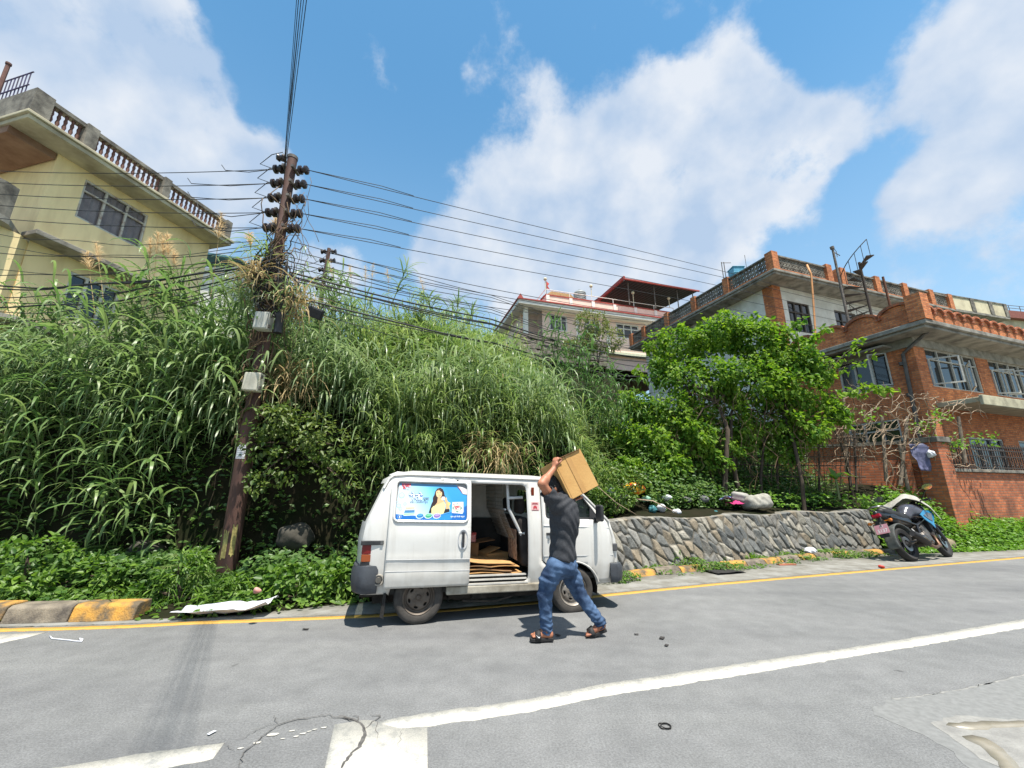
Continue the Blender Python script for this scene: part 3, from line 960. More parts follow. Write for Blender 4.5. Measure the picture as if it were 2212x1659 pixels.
# ---- brick house with scalloped parapet, at the right
def brick_house():
    h = house('brick_house', 'two storey orange brick house with scalloped brick parapet beside the tree', 14.82, 14.5, 20)
    W, D, T = 12.0, 4.6, 6.95
    fr_h = [(.66, 4.0, 5.15, 6.66), (4.9, 8.1, 5.15, 6.66), (8.7, 11.4, 5.15, 6.66), (2.0, 4.3, 2.0, 3.36), (5.4, 8.0, 2.0, 3.36)]
    lf_h = [(.85, 2.65, 5.28, 6.68), (.95, 2.75, 3.2, 4.08)]
    mb = MB()
    wall_boxes(mb, 0, W, -.2, T, 0, .24, fr_h, 'x')
    wall_boxes(mb, .24, D, -.2, T, 0, .24, lf_h, 'y')
    mb.bx(0, W, D, D + .24, -.2, T); mb.bx(W - .24, W, .24, D, -.2, T)
    obj('wall', mb, BRICK(), h)
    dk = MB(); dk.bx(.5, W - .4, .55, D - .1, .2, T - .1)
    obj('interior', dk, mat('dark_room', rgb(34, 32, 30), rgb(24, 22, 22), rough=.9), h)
    # eave slab and soffit
    mb = MB(); mb.bx(-.85, W + .8, -.85, D + .6, T, T + .10); mb.bx(-.95, W + .9, -.95, D + .7, T + .102, T + .26)
    obj('eave', mb, CONC(), h, bevel=.02)
    cs = MB(); cs.bx(.0, W, -.07, 0, T - .32, T - .003); cs.bx(-.07, 0, -.07, D, T - .32, T - .003)
    obj('cornice', cs, mat('cement_band', rgb(168, 164, 152), rgb(120, 116, 106), scale=3, rough=.9), h)
    # scalloped parapet: brick arches, thick capped humps
    pm = MB(); cap = MB()

    def scallops(p0, dirx, diry, n, w, hs=1.0):
        nx, ny = -diry, dirx
        for i in range(n):
            ox, oy = p0[0] + dirx * w * i, p0[1] + diry * w * i
            poly = [(0, 0)] + [(w / 2 - w / 2 * math.cos(t), .42 * hs + .40 * hs * math.sin(t)) for t in np.linspace(0, math.pi, 11)] + [(w, 0)]
            f = lambda q, s_: (ox + dirx * q[0] + nx * s_, oy + diry * q[0] + ny * s_, T + .262 + q[1])
            pm.prism(poly, lambda q: f(q, 0), lambda q: f(q, .22))
            arc = [(w / 2 - (w / 2 + .01) * math.cos(t), .42 * hs + .41 * hs * math.sin(t)) for t in np.linspace(.12, math.pi - .12, 10)]
            arc2 = [(w / 2 - (w / 2 + .10 * hs) * math.cos(t), .43 * hs + .50 * hs * math.sin(t)) for t in np.linspace(.12, math.pi - .12, 10)]
            cap.prism(arc + arc2[::-1], lambda q: f(q, -.08), lambda q: f(q, .34))
    scallops((-.50, -.75), 1, 0, 20, .60, .74)
    scallops((-.75, D + .5), 0, -1, 5, 1.16)
    pm.bx(-.98, -.52, -.98, -.52, T + .27, T + 1.25)
    obj('parapet', pm, BRICK(), h); obj('coping', cap, BRICK2(), h)
    # floor slab between the storeys and its balcony edge
    sl = MB(); sl.bx(.55, W, -1.15, -.003, 4.34, 4.52); sl.bx(.45, W + .1, -1.25, -1.15, 4.22, 4.56)
    obj('floor_slab', sl, mat('cream_slab', rgb(190, 184, 156), rgb(150, 144, 122), rough=.85, scale=3), h, bevel=.02)
    for q in fr_h[:3]:
        window(h, 'x', 0, q[0], q[1], q[2], q[3], -1, FRAME(), 4, .72, .055, open_=[(0, .9), (2, -.5)] if q[0] < 1 else [(1, .8), (0, .5)])
    for q in fr_h[3:]:
        window(h, 'x', 0, q[0], q[1], q[2], q[3], -1, FRAME(), 3, .7, .06)
    for q in lf_h:
        window(h, 'y', 0, q[0], q[1], q[2], q[3], -1, FRAME(), 3, None if q[2] > 5 else .55, .07, open_=[(0, .8)] if q[2] > 5 else None)
    # rain pipe at the corner
    mb = MB(); mb.tube([(-.05, -.55, T + .05), (-.09, -.12, T - .25), (-.09, .30, T - .55), (-.09, .42, 3), (-.09, .42, .6)], .06, 10)
    for z in (6.0, 4.8, 3.4): mb.tube([(-.09, .42, z), (-.09, .42, z + .12)], .075, 10)
    obj('drainpipe', mb, mat('grey_pipe', rgb(96, 92, 88), rgb(70, 66, 62), rough=.6, scale=8), h, smooth=.6)
    ss = MB(); ss.box((-.3, 1.75, 6.78), (.6, 2.3, .07)); 
    obj('window_hood', ss, CONC(), h)


def lattice_panel(mb, x0, x1, y, z0, z1, th=.09, axis='x'):
    """pierced concrete block panel of interlaced rings"""
    L = x1 - x0
    nx = max(3, int(L / .2)); nz = 3
    sx, sz = L / nx, (z1 - z0) / nz
    b = .05

    def bar(a, c, d, e):
        if axis == 'x': mb.bx(a, c, y, y + th, d, e)
        else: mb.bx(y, y + th, a, c, d, e)
    for k in range(nz + 1):
        z = z0 + sz * k
        bar(x0, x1, max(z0, z - .02), min(z1, z + .02))
    for k in range(nz):
        for i in range(nx):
            cx, cz = x0 + sx * (i + .5), z0 + sz * (k + .5)
            r0, r1 = min(sx, sz) * .50, min(sx, sz) * .27
            n = 8
            for t in range(n):
                a, c = 2 * math.pi * t / n, 2 * math.pi * (t + 1) / n
                p = [(cx + r0 * math.cos(a), cz + r0 * .93 * math.sin(a)), (cx + r0 * math.cos(c), cz + r0 * .93 * math.sin(c)), (cx + r1 * math.cos(c), cz + r1 * math.sin(c)), (cx + r1 * math.cos(a), cz + r1 * math.sin(a))]
                if axis == 'x': mb.prism(p, lambda q: (q[0], y + .01, q[1]), lambda q: (q[0], y + th - .01, q[1]))
                else: mb.prism(p, lambda q: (y + .01, q[0], q[1]), lambda q: (y + th - .01, q[0], q[1]))


def white_house():
    h = house('white_house', 'white plastered house with brick corner and grey lattice roof parapet above the tree', 14.05, 20.4, 19)
    W, D, T = 13.5, 11.0, 12.25
    wh = mat('white_plaster', rgb(232, 230, 222), rgb(206, 203, 193), rough=.9, scale=1.6, bump=.15, bscale=40)
    fh = [(.95, 2.6, 9.75, 11.5), (4.6, 6.4, 9.75, 11.5), (8, 9.6, 9.75, 11.5)]
    lh = [(2.9, 5.4, 9.75, 11.3), (8, 10, 9.75, 11.3)]
    mb = MB()
    wall_boxes(mb, .58, W, 5, T, 0, .24, fh, 'x'); wall_boxes(mb, .58, D, 5, T, 0, .24, lh, 'y')
    mb.bx(.24, W, D, D + .2, 5, T); mb.bx(W - .2, W, .24, D, 5, T)
    obj('wall', mb, wh, h)
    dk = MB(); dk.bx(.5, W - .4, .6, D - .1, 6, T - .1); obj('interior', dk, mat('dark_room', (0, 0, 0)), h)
    cb = MB(); cb.bx(-.02, .577, -.02, .26, 5, T - .002); cb.bx(-.02, .26, .262, .577, 5, T - .002)
    obj('corner_pier', cb, BRICK(), h)
    sb = MB(); sb.bx(-1.0, W + .5, -1.0, D + .6, T, T + .12); sb.bx(-1.08, W + .58, -1.08, D + .68, T + .122, T + .25)
    obj('roof_slab', sb, CONC(), h, bevel=.02)
    pz0, pz1 = T + .253, T + 1.18
    la = MB(); pi = MB(); cp_ = MB()
    xs = [-1.0, 3.0, 4.1, 7.0, 9.5, 12.0, W + .4]
    for x in xs:
        pi.bx(x, x + .42, -1.04, -.62, pz0, pz1 + .12)
    for a, b in zip(xs[:-1], xs[1:]):
        if abs(a - 3.0) < .01: continue
        lattice_panel(la, a + .425, b - .005, -.9, pz0 + .15, pz1 - .08); cp_.bx(a + .423, b - .003, -.97, -.74, pz1 - .078, pz1)
        pi.bx(a + .423, b - .003, -.95, -.78, pz0, pz0 + .148)
    ys = [-1.0, 1.8, 4.4, 7.0, 9.6, D + .2]
    for y in ys[1:]:
        pi.bx(-1.04, -.62, y, y + .38, pz0, pz1 + .1)
    for a, b in zip(ys[:-1], ys[1:]):
        lattice_panel(la, a + (.38 if a > -1 else .385), b - .005, -.9, pz0 + .15, pz1 - .08, axis='y'); cp_.bx(-.97, -.74, a + .423, b - .003, pz1 - .078, pz1)
        pi.bx(-.95, -.78, a + .423, b - .003, pz0, pz0 + .148)
    obj('parapet_lattice', la, DARKC(), h); obj('parapet_pier', pi, BRICK(), h); obj('parapet_coping', cp_, DARKC(), h)
    for q in fh: window(h, 'x', 0, q[0], q[1], q[2], q[3], -1, mat('brown_frame', rgb(92, 84, 76), rgb(70, 62, 56)), 3, .65, .07)
    for q in lh: window(h, 'y', 0, q[0], q[1], q[2], q[3], -1, mat('brown_frame', (0, 0, 0)), 4, .7, .07)
    # spiral stair from the brick roof up to this roof
    st = thing('spiral_stair', 'black metal spiral stair with curved handrail climbing to the lattice roof', 'staircase', (0, 0, 0))
    c = h.matrix_basis if False else Matrix.Translation((14.05, 20.4, 0)) @ Matrix.Rotation(math.radians(19), 4, 'Z')
    base = c @ Vector((3.9, -2.1, 0))
    st.location = base
    mt = mat('black_iron', rgb(46, 42, 40), rgb(72, 58, 48), rough=.7, scale=12)
    tr = MB(); n = 13; z0, z1 = 9.1, 13.0
    for i in range(n):
        a0 = .5 + i * .33; zz = z0 + (z1 - z0) * i / (n - 1)
        poly = [(.07 * math.cos(a0), .07 * math.sin(a0)), (1.0 * math.cos(a0 - .17), 1.0 * math.sin(a0 - .17)), (1.0 * math.cos(a0 + .17), 1.0 * math.sin(a0 + .17))]
        tr.prism(poly, lambda q: (q[0], q[1], zz), lambda q: (q[0], q[1], zz + .05))
    obj('tread', tr, mt, st)
    pb = MB(); pb.tube([(0, 0, 7.4), (0, 0, 13.2)], .06, 10); obj('centre_post', pb, mt, st)
    rb = MB(); rail = []
    for i in range(40):
        f = i / 39; a0 = .5 + f * (n - 1) * .33; zz = z0 + (z1 - z0) * f
        rail.append((1.0 * math.cos(a0), 1.0 * math.sin(a0), zz + .95))
        if i % 3 == 0: rb.tube([(1.0 * math.cos(a0), 1.0 * math.sin(a0), zz), rail[-1]], .014, 5)
    rb.tube(rail, .022, 6); obj('handrail', rb, mt, st)
    # antenna mast, iron stub, orange hose
    a = P(1798, 536, 18.3)
    mb = MB(); mb.tube([(0, 0, -5), (0, 0, 0)], [.065, .05], 8); mb.tube([(0, 0, -.2), (.3, .0, -.42)], .02, 6); mb.tube([(0, 0, -.05), (-.02, 0, .08)], .09, 8)
    mb.tube([(.06, 0, .02), (.16, 0, -.2), (.15, 0, -.5)], .014, 5)
    o = obj('roof_mast', mb, mat('weathered_steel', rgb(120, 112, 104), rgb(80, 72, 66), rough=.7, scale=9), smooth=.6); o.location = a
    tag(o, 'thin grey steel mast standing on the roof above the spiral stair', 'pole')
    a = P(1907, 598, 18.5); mb = MB(); mb.tube([(0, 0, -3.4), (0, 0, 0)], .05, 8)
    o = obj('roof_post', mb, mat('rust', rgb(116, 74, 52), rgb(82, 52, 40), rough=.9, scale=10), smooth=.6); o.location = a
    tag(o, 'short rusty iron post standing between parapet piers right of the mast', 'pole')
    pts = [P(1745, 575, 18.6), P(1753, 600, 18.3), P(1757, 690, 18.2), P(1763, 760, 13.0), P(1767, 830, 12.9)]
    pts = [P(1743, 572, 18.7), P(1752, 592, 18.6), P(1756, 640, 18.5), P(1760, 700, 18.4), P(1764, 760, 18.3), P(1770, 850, 18.2)]
    mb = MB(); mb.tube(pts, .045, 7)
    tag(obj('hose', mb, mat('orange_hose', rgb(196, 140, 84), rgb(170, 116, 70), rough=.6), smooth=True), 'long ochre hose hanging down from the lattice parapet', 'hose')
    # blue tank on the roof
    t = MB(); c0 = P(1591, 590, 24)
    t.bx(-.36, .36, -.34, .34, -.6, .26); t.bx(-.4, .4, -.38, .38, .26, .32); t.bx(-.4, .4, -.38, .38, -.15, -.10)
    o = obj('water_tank', t, mat('tank_blue', rgb(92, 164, 190), rgb(70, 140, 170), rough=.5, scale=4), bevel=.04)
    o.location = c0; tag(o, 'square light blue water tank standing on the lattice parapet roof', 'water tank')
    tk = MB()
    for s_ in (-1.1, -.95): tk.tube([(s_, -.4, -.8), (s_, -.4, .55)], .025, 5)
    tk.tube([(.7, 0, -.5), (.7, 0, 1.3)], .015, 5); tk.tube([(-1.1, -.4, .5), (-.5, -.4, .5)], .02, 5)
    obj('tank_pipe', tk, mat('weathered_steel', (0, 0, 0)), o)


def pink_house():
    h = house('pink_house', 'pale pink flat roofed house with red trimmed parapet on the hilltop', 1.15, 33, 17)
    pk = mat('pink_plaster', rgb(244, 216, 200), rgb(232, 202, 186), rough=.9, scale=1.5)
    wt = mat('white_trim', rgb(244, 240, 232), rgb(226, 222, 212), rough=.85, scale=2)
    rd = mat('red_trim', rgb(176, 78, 70), rgb(150, 66, 60), rough=.8, scale=4)
    W, D, z0, T = 16, 9, 13.5, 16.75
    fh = [(2.2, 3.9, 15.05, 16.5), (5.6, 7.2, 15.05, 16.5), (8.8, 11.2, 15.05, 16.5)]
    mb = MB(); wall_boxes(mb, 1.75, W, 12, T, 0, .22, fh, 'x'); wall_boxes(mb, 1.4, D, 12, T, 0, .22, [], 'y')
    mb.bx(1.55, 1.75, 0, 1.4, 13.6, T); mb.bx(.22, 1.55, 1.2, 1.4, 13.6, T); mb.bx(.22, W, D, D + .2, 12, T); mb.bx(W - .2, W, .22, D, 12, T)
    obj('wall', mb, pk, h)
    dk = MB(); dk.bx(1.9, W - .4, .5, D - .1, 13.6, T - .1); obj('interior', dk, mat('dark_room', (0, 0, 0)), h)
    cw = MB(); cw.bx(-.15, .2, -.15, .2, z0, T)
    for x in (4.75, 7.75, 11.9): cw.bx(x, x + .3, -.06, -.003, z0, T)
    obj('pilaster', cw, wt, h)
    eb = MB(); eb.bx(-.9, W + .6, -.9, D + .6, T, T + .35)
    obj('eave', eb, wt, h)
    er = MB(); er.bx(-1.0, W + .7, -1.0, D + .7, T + .353, T + .45); 
    er.prism([(-1.0, T + .452), (-.75, T + .85), (-.5, T + .452)], lambda q: (q[0], -.98, q[1]), lambda q: (q[0], .8, q[1]))
    obj('eave_trim', er, rd, h)
    pb = MB(); pb.bx(1.8, 15.2, -.35, -.15, T + .453, T + 1.35); pb.bx(1.8, 2.0, -.148, D - 2, T + .453, T + 1.35); obj('parapet', pb, pk, h)
    tb = MB(); tb.bx(1.75, 15.25, -.4, -.1, T + 1.353, T + 1.45); tb.bx(1.7, 2.05, -.098, D - 2, T + 1.353, T + 1.45); obj('parapet_trim', tb, rd, h)
    pp = MB()
    for x in (1.8, 4.0, 6.2, 8.4, 10.6, 12.8, 15): pp.bx(x, x + .3, -.43, -.353, T + .453, T + 1.35); 
    obj('parapet_pilaster', pp, wt, h)
    rl = MB(); rl.tube([(1.8, -.25, T + 1.95), (15.1, -.25, T + 1.95)], .03, 6); rl.tube([(1.8, -.25, T + 1.95), (1.8, 5, T + 1.95)], .03, 6)
    for x in (1.8, 4.1, 6.3, 8.5, 10.7, 12.9, 15.1): rl.tube([(x, -.25, T + 1.5), (x, -.25, T + 1.95)], .03, 5)
    obj('railing', rl, wt, h)
    for x in (1.8, 6.3, 10.7, 14.7):
        lb = MB(); lb.tube([(x, -.25, T + 1.95), (x, -.25, T + 2.8)], .035, 6); lb.lathe([(.01, 0), (.12, .06), (.16, .16), (.12, .27), (.01, .33)], (x, -.25, T + 2.78), n=12)
        obj('globe_lamp', lb, mat('cream_globe', rgb(224, 214, 182)), h, smooth=1)
    for q in fh: window(h, 'x', 0, q[0], q[1], q[2], q[3], -1, WFRAME(), 3, .66, .12)
    # balcony grille at the corner
    g = MB()
    for i in range(12): g.bx(.25 + i * .11, .28 + i * .11, -.02, .01, z0 + .1, T)
    for z in (z0 + .1, z0 + 1.1, z0 + 2.2): g.bx(.22, 1.55, -.03, -.022, z, z + .05)
    obj('grille', g, mat('grey_grille', rgb(96, 92, 88)), h)
    cbm = MB(); cbm.bx(-.6, W, -.5, -.063, z0 - .3, z0 - .02); obj('plinth', cbm, mat('green_cream', rgb(206, 208, 178)), h)
    # roof canopy of dark corrugated sheet
    cm = MB(); n = 40
    for i in range(n):
        x0 = 9.3 + 8 * i / n; x1 = 9.3 + 8 * (i + 1) / n
        za = T + 3.55 + (.03 if i % 2 else 0); zb = T + 3.55 + (0 if i % 2 else .03)
        cm.add([(x0, -1.3, za), (x1, -1.3, zb), (x1, 5, zb + .7), (x0, 5, za + .7), (x0, -1.3, za + .03), (x1, -1.3, zb + .03), (x1, 5, zb + .73), (x0, 5, za + .73)], [(0, 1, 2, 3), (4, 7, 6, 5), (0, 4, 5, 1), (2, 6, 7, 3)])
    cm.bx(9.1, 17.4, -1.45, -1.3, T + 3.5, T + 3.62, 1); cm.bx(9.1, 9.28, -1.3, 5, T + 3.6, T + 3.9, 1)
    obj('roof_canopy', cm, [mat('dark_sheet', rgb(30, 34, 40), rgb(42, 44, 48), rough=.7), rd], h)
    ps = MB()
    for x in (9.8, 12.6, 15.2, 17): ps.tube([(x, -.9, T + 1.3), (x, -.9, T + 3.55)], .05, 6); ps.tube([(x, 4.6, T + .6), (x, 4.6, T + 4.2)], .05, 6)
    obj('canopy_post', ps, mat('weathered_steel', (0, 0, 0)), h)
    # stair head room, tiled hood
    sb = MB(); sb.bx(3.2, 6.0, 3, 6, T + .6, T + 2.9); obj('stair_room', sb, pk, h)
    tb = MB(); tb.prism([(2.9, T + 2.9), (3.6, T + 3.5), (5.6, T + 3.5), (6.3, T + 2.9)], lambda q: (q[0], 2.7, q[1]), lambda q: (q[0], 6.3, q[1])); obj('stair_roof', tb, mat('tan_roof', rgb(196, 162, 110), rgb(160, 126, 84)), h)
    # water tanks, solar panels, flag stand on this roof
    M_ = Matrix.Translation((1.15, 33, 0)) @ Matrix.Rotation(math.radians(17), 4, 'Z')
    for i, (x, y, lab) in enumerate([(7.4, 4.2, 'tall ribbed grey water tank on its roof stand, higher of the pair'), (6.3, 4.6, 'ribbed grey water tank half hidden behind the taller tank')]):
        prof = [(.0, 0), (.62, .02), (.65, .1)]
        for k in range(7): prof += [(.65, .15 + k * .2), (.60, .2 + k * .2), (.65, .25 + k * .2)]
        prof += [(.62, 1.6), (.35, 1.78), (.2, 1.8), (.2, 1.9), (0, 1.92)]
        mb = MB(); mb.lathe(prof, n=20)
        o = obj('water_tank', mb, mat('tank_grey', rgb(150, 156, 156), rgb(120, 126, 128), rough=.6, scale=5), smooth=.8)
        o.location = M_ @ Vector((x, y, T + 3.0 - .7 * i)); tag(o, lab, 'water tank', 'water tanks on the pink house')
        sm = MB()
        for sx in (-.5, .5):
            for sy in (-.5, .5): sm.tube([(sx, sy, -2.3 + .7 * i), (sx, sy, 0)], .05, 5)
        obj('tank_stand', sm, mat('weathered_steel', (0, 0, 0)), o)
    for i, x in enumerate((6.2, 9.0)):
        mb = MB(); mb.box((0, 0, 0), (2.2, 1.6, .07), M=Matrix.Rotation(.5, 3, 'X'))
        o = obj('solar_panel', mb, mat('panel_face', rgb(70, 78, 92), rgb(90, 98, 110), rough=.15)); o.location = M_ @ Vector((x, .9, T + 2.1))
        o.rotation_euler = (0, 0, math.radians(17)); tag(o, ['tilted solar panel under the water tanks', 'tilted solar panel next to the roof canopy'][i], 'solar panel', 'solar panels on the pink house')
        fm = MB()
        for sx in (-.9, .9): fm.tube([(sx, .6, .3), (sx, .6, -1.4)], .03, 5); fm.tube([(sx, -.6, -.3), (sx, -.6, -1.4)], .03, 5)
        obj('panel_stand', fm, mat('weathered_steel', (0, 0, 0)), o)
    mb = MB(); mb.tube([(0, 0, 0), (0, 0, 1.5)], .025, 6)
    f = obj('flag', mb, mat('weathered_steel', (0, 0, 0))); f.location = M_ @ Vector((3.3, 3.2, T + 3.3)); tag(f, 'small red pennant flag on a pole above the hilltop roof', 'flag')
    fb = MB(); fb.add([(0, 0, 1.5), (.3, .03, 1.2), (.12, -.02, .95), (.34, 0, .6), (0, 0, .7), (0, .012, 1.5), (.3, .042, 1.2), (.12, -.008, .95), (.34, .012, .6), (0, .012, .7)], [(0, 1, 2), (0, 2, 4), (2, 3, 4), (5, 7, 6), (5, 9, 7), (7, 9, 8)]); obj('cloth', fb, mat('flag_red', rgb(198, 62, 48)), f)
    # rough stone wall under the house
    wb = MB()
    a = P(1108, 745, 30.5); b = P(1310, 800, 33)
    for i in range(14):
        for j in range(5):
            t = (i + .5 + .3 * (j % 2)) / 14
            c = a + (b - a) * t
            wb.box((c[0], c[1], 11.6 + j * .42 + random.uniform(-.03, .03)), (.62 + random.uniform(-.1, .1), .5 + random.uniform(-.1, .1), .40), .25 + random.uniform(-.1, .1))
    tag(obj('stone_wall', wb, mat('grey_rubble', rgb(140, 132, 122), rgb(96, 88, 80), rough=.95, scale=3, bump=.4), bevel=.05), 'rough grey stone wall below the pink hilltop house', 'wall')


def yellow_house():
    h = house('yellow_house', 'tall pale yellow house with baluster roof parapet above the reeds', -13.2, 10.0, 76 - 90)
    # local frame: +y runs along the visible side wall, +x is outward (towards the reeds)
    yl = mat('yellow_plaster', rgb(255, 232, 178), rgb(226, 200, 148), rough=.9, scale=2.2, lo=.45, hi=.78, stretch=(1, 1, .3), bump=.12, bscale=50)
    T, L = 10.93, 4.75
    wh = [(.72, 2.53, 9.36, 10.68), (1.0, 2.3, 6.3, 7.7)]
    mb = MB(); wall_boxes(mb, 0, L, 2.5, T, -.24, 0, wh, 'y')
    wall_boxes(mb, -7, -.243, 2.5, T, 0, .24, [], 'x'); mb.bx(-7, -.243, L - .24, L, 2.5, T)
    obj('wall', mb, yl, h)
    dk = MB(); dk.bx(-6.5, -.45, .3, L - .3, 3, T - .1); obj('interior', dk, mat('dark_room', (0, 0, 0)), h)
    sb = MB(); sb.bx(-8, .78, -1.08, L + .25, T, T + .13); sb.bx(-8, .84, -1.14, L + .32, T + .132, T + .22)
    obj('roof_slab', sb, mat('soffit_plaster', rgb(206, 198, 170), rgb(160, 150, 128), rough=.9, scale=1.4), h, bevel=.015)
    # beam below the slab, brownish soffit near the balcony
    bm_ = MB(); bm_.bx(-7, -.02, -1.03, -.03, T - .22, T - .003); obj('soffit_board', bm_, mat('brown_soffit', rgb(160, 128, 106), rgb(132, 100, 80), rough=.9, scale=2), h)
    z0 = T + .223; z1 = z0 + .72
    pc = MB(); pr = MB(); spots = []
    posts = [-1.10, .05, 2.25, L - .1]
    for i, y in enumerate(posts):
        w = (.40, .30, .24, .24)[i]
        pc.bx(.36, .80, y, y + w, z0, z1 + .02)
    for i in range(3):
        y0 = posts[i] + (.40, .30, .24)[i]; y1 = posts[i + 1]
        pc.bx(.50, .72, y0 + .002, y1 - .002, z1 - .12, z1 + .01); pc.bx(.50, .72, y0 + .002, y1 - .002, z0, z0 + .06)
        n = (4, 15, 15)[i]
        n = max(4, int((y1 - y0) / .145))
        for k in range(n):
            yy = y0 + (y1 - y0) * (k + .5) / n; spots.append(yy)
    obj('parapet', pc, DARKC(), h, bevel=.01); pr.lathe([(.035, 0), (.035, .03), (.026, .06), (.05, .17), (.03, .27), (.045, .36), (.03, .43), (.042, .5), (.042, .542)], n=10)
    bal = obj('baluster', pr, mat('brown_baluster', rgb(120, 84, 74), rgb(92, 62, 56), rough=.8), h, smooth=.8); bal.location = (.61, spots[0], z0 + .06)
    for yy in spots[1:]:
        c = bal.copy(); col.objects.link(c); c.parent = h; c.location = (.61, yy, z0 + .06)
    # return of the parapet along the near end
    rp = MB(); rp.bx(-8, .355, -1.10, -.82, z0, z1); obj('parapet_return', rp, DARKC(), h)
    # window with curtains
    wf = window(h, 'y', 0, .72, 2.53, 9.36, 10.68, 1, mat('worn_white_frame', rgb(206, 202, 192), rgb(150, 120, 104), rough=.7, scale=5, lo=.5, hi=.7), 3, .72, .06, pane_m=mat_glass('house_glass', (.08, .08, .09), .86, .03, (.97, .96, .98)))
    cu = MB(); n = 60
    for i in range(n):
        a, b = .75 + 1.75 * i / n, .75 + 1.75 * (i + 1) / n
        xa, xb = -.125 + .02 * math.sin(i * .9), -.125 + .02 * math.sin((i + 1) * .9)
        cu.add([(xa, a, 9.38), (xb, b, 9.38), (xb, b, 10.66), (xa, a, 10.66)], [(0, 1, 2, 3)])
    obj('curtain', cu, mat('grey_curtain', rgb(186, 180, 176), rgb(160, 152, 150), rough=.9, scale=3), wf, smooth=True)
    window(h, "y", 0, 1.0, 2.3, 6.3, 7.7, 1, WFRAME(), 3, None, .07)
    # ledge between the storeys, and rounded balcony at the near corner
    lb = MB(); lb.bx(.003, .62, -.2, 4.3, 8.06, 8.2); obj('ledge', lb, CONC(), h, bevel=.015)
    bl = MB(); n = 14
    arc = [(-7, -2.0)] + [(-.25 + .9 * math.cos(t), -1.1 + .9 * math.sin(t)) for t in np.linspace(-math.pi / 2, .5, n)] + [(.0, -.24), (-.26, -.005), (-7, -.005)]
    bl.prism(arc, lambda q: (q[0], q[1], 8.0), lambda q: (q[0], q[1], 8.16)); obj('balcony_floor', bl, CONC(), h)
    pa = MB()
    out = [(-.25 + .88 * math.cos(t), -1.1 + .88 * math.sin(t)) for t in np.linspace(-math.pi / 2, .5, n)]
    inn = [(-.25 + .76 * math.cos(t), -1.1 + .76 * math.sin(t)) for t in np.linspace(-math.pi / 2, .5, n)]
    pa.prism([(-7, -1.98)] + out + inn[::-1] + [(-7, -1.86)], lambda q: (q[0], q[1], 8.163), lambda q: (q[0], q[1], 9.05)); obj('balcony_wall', pa, DARKC(), h)
    lw = MB(); arc2 = [(-7, -1.7)] + [(-.3 + .6 * math.cos(t), -1.1 + .6 * math.sin(t)) for t in np.linspace(-math.pi / 2, .3, n)] + [(.27, -.3), (-.02, -.005), (-7, -.005)]
    lw.prism(arc2, lambda q: (q[0], q[1], 2.5), lambda q: (q[0], q[1], 7.997)); obj('round_bay', lw, yl, h, smooth=.6)
    l2 = MB(); arc3 = [(-7, -2.1)] + [(-.25 + 1.1 * math.cos(t), -1.1 + 1.1 * math.sin(t)) for t in np.linspace(-math.pi / 2, .4, n)] + [(1.0, -.2), (.62, 1.4), (.003, 1.4), (.003, -.002), (-7, -.002)]
    l2.prism(arc3, lambda q: (q[0], q[1], 5.5), lambda q: (q[0], q[1], 5.64)); obj('canopy_slab', l2, CONC(), h)
    # purple steel frame on the roof with a tall post
    fr = MB(); x0 = -.1
    for i in range(9): fr.tube([(-.1 - i * .16, -.96 + .02, z1 - .9 + .9), (-.1 - i * .16, -.96, z1 + .95)], .014, 5)
    for z in (z1 + .03, z1 + .5, z1 + .95): fr.tube([(.0, -.96, z), (-1.6, -.96, z)], .018, 5)
    o = obj('roof_railing', fr, mat('purple_steel', rgb(72, 66, 110), rgb(60, 48, 70), rough=.6), h)
    a = P(18, 140, 8.3)
    ps = MB(); ps.tube([(0, 0, -2.2), (0, 0, 0)], .045, 8); ps.lathe([(.06, 0), (.06, .05), (0, .06)], n=10)
    p = obj('roof_post', ps, mat('rust_brown', rgb(120, 84, 76), rgb(90, 62, 56), rough=.8), smooth=.7); p.location = a
    tag(p, 'tall thin brown post standing on the corner of the yellow roof', 'pole')


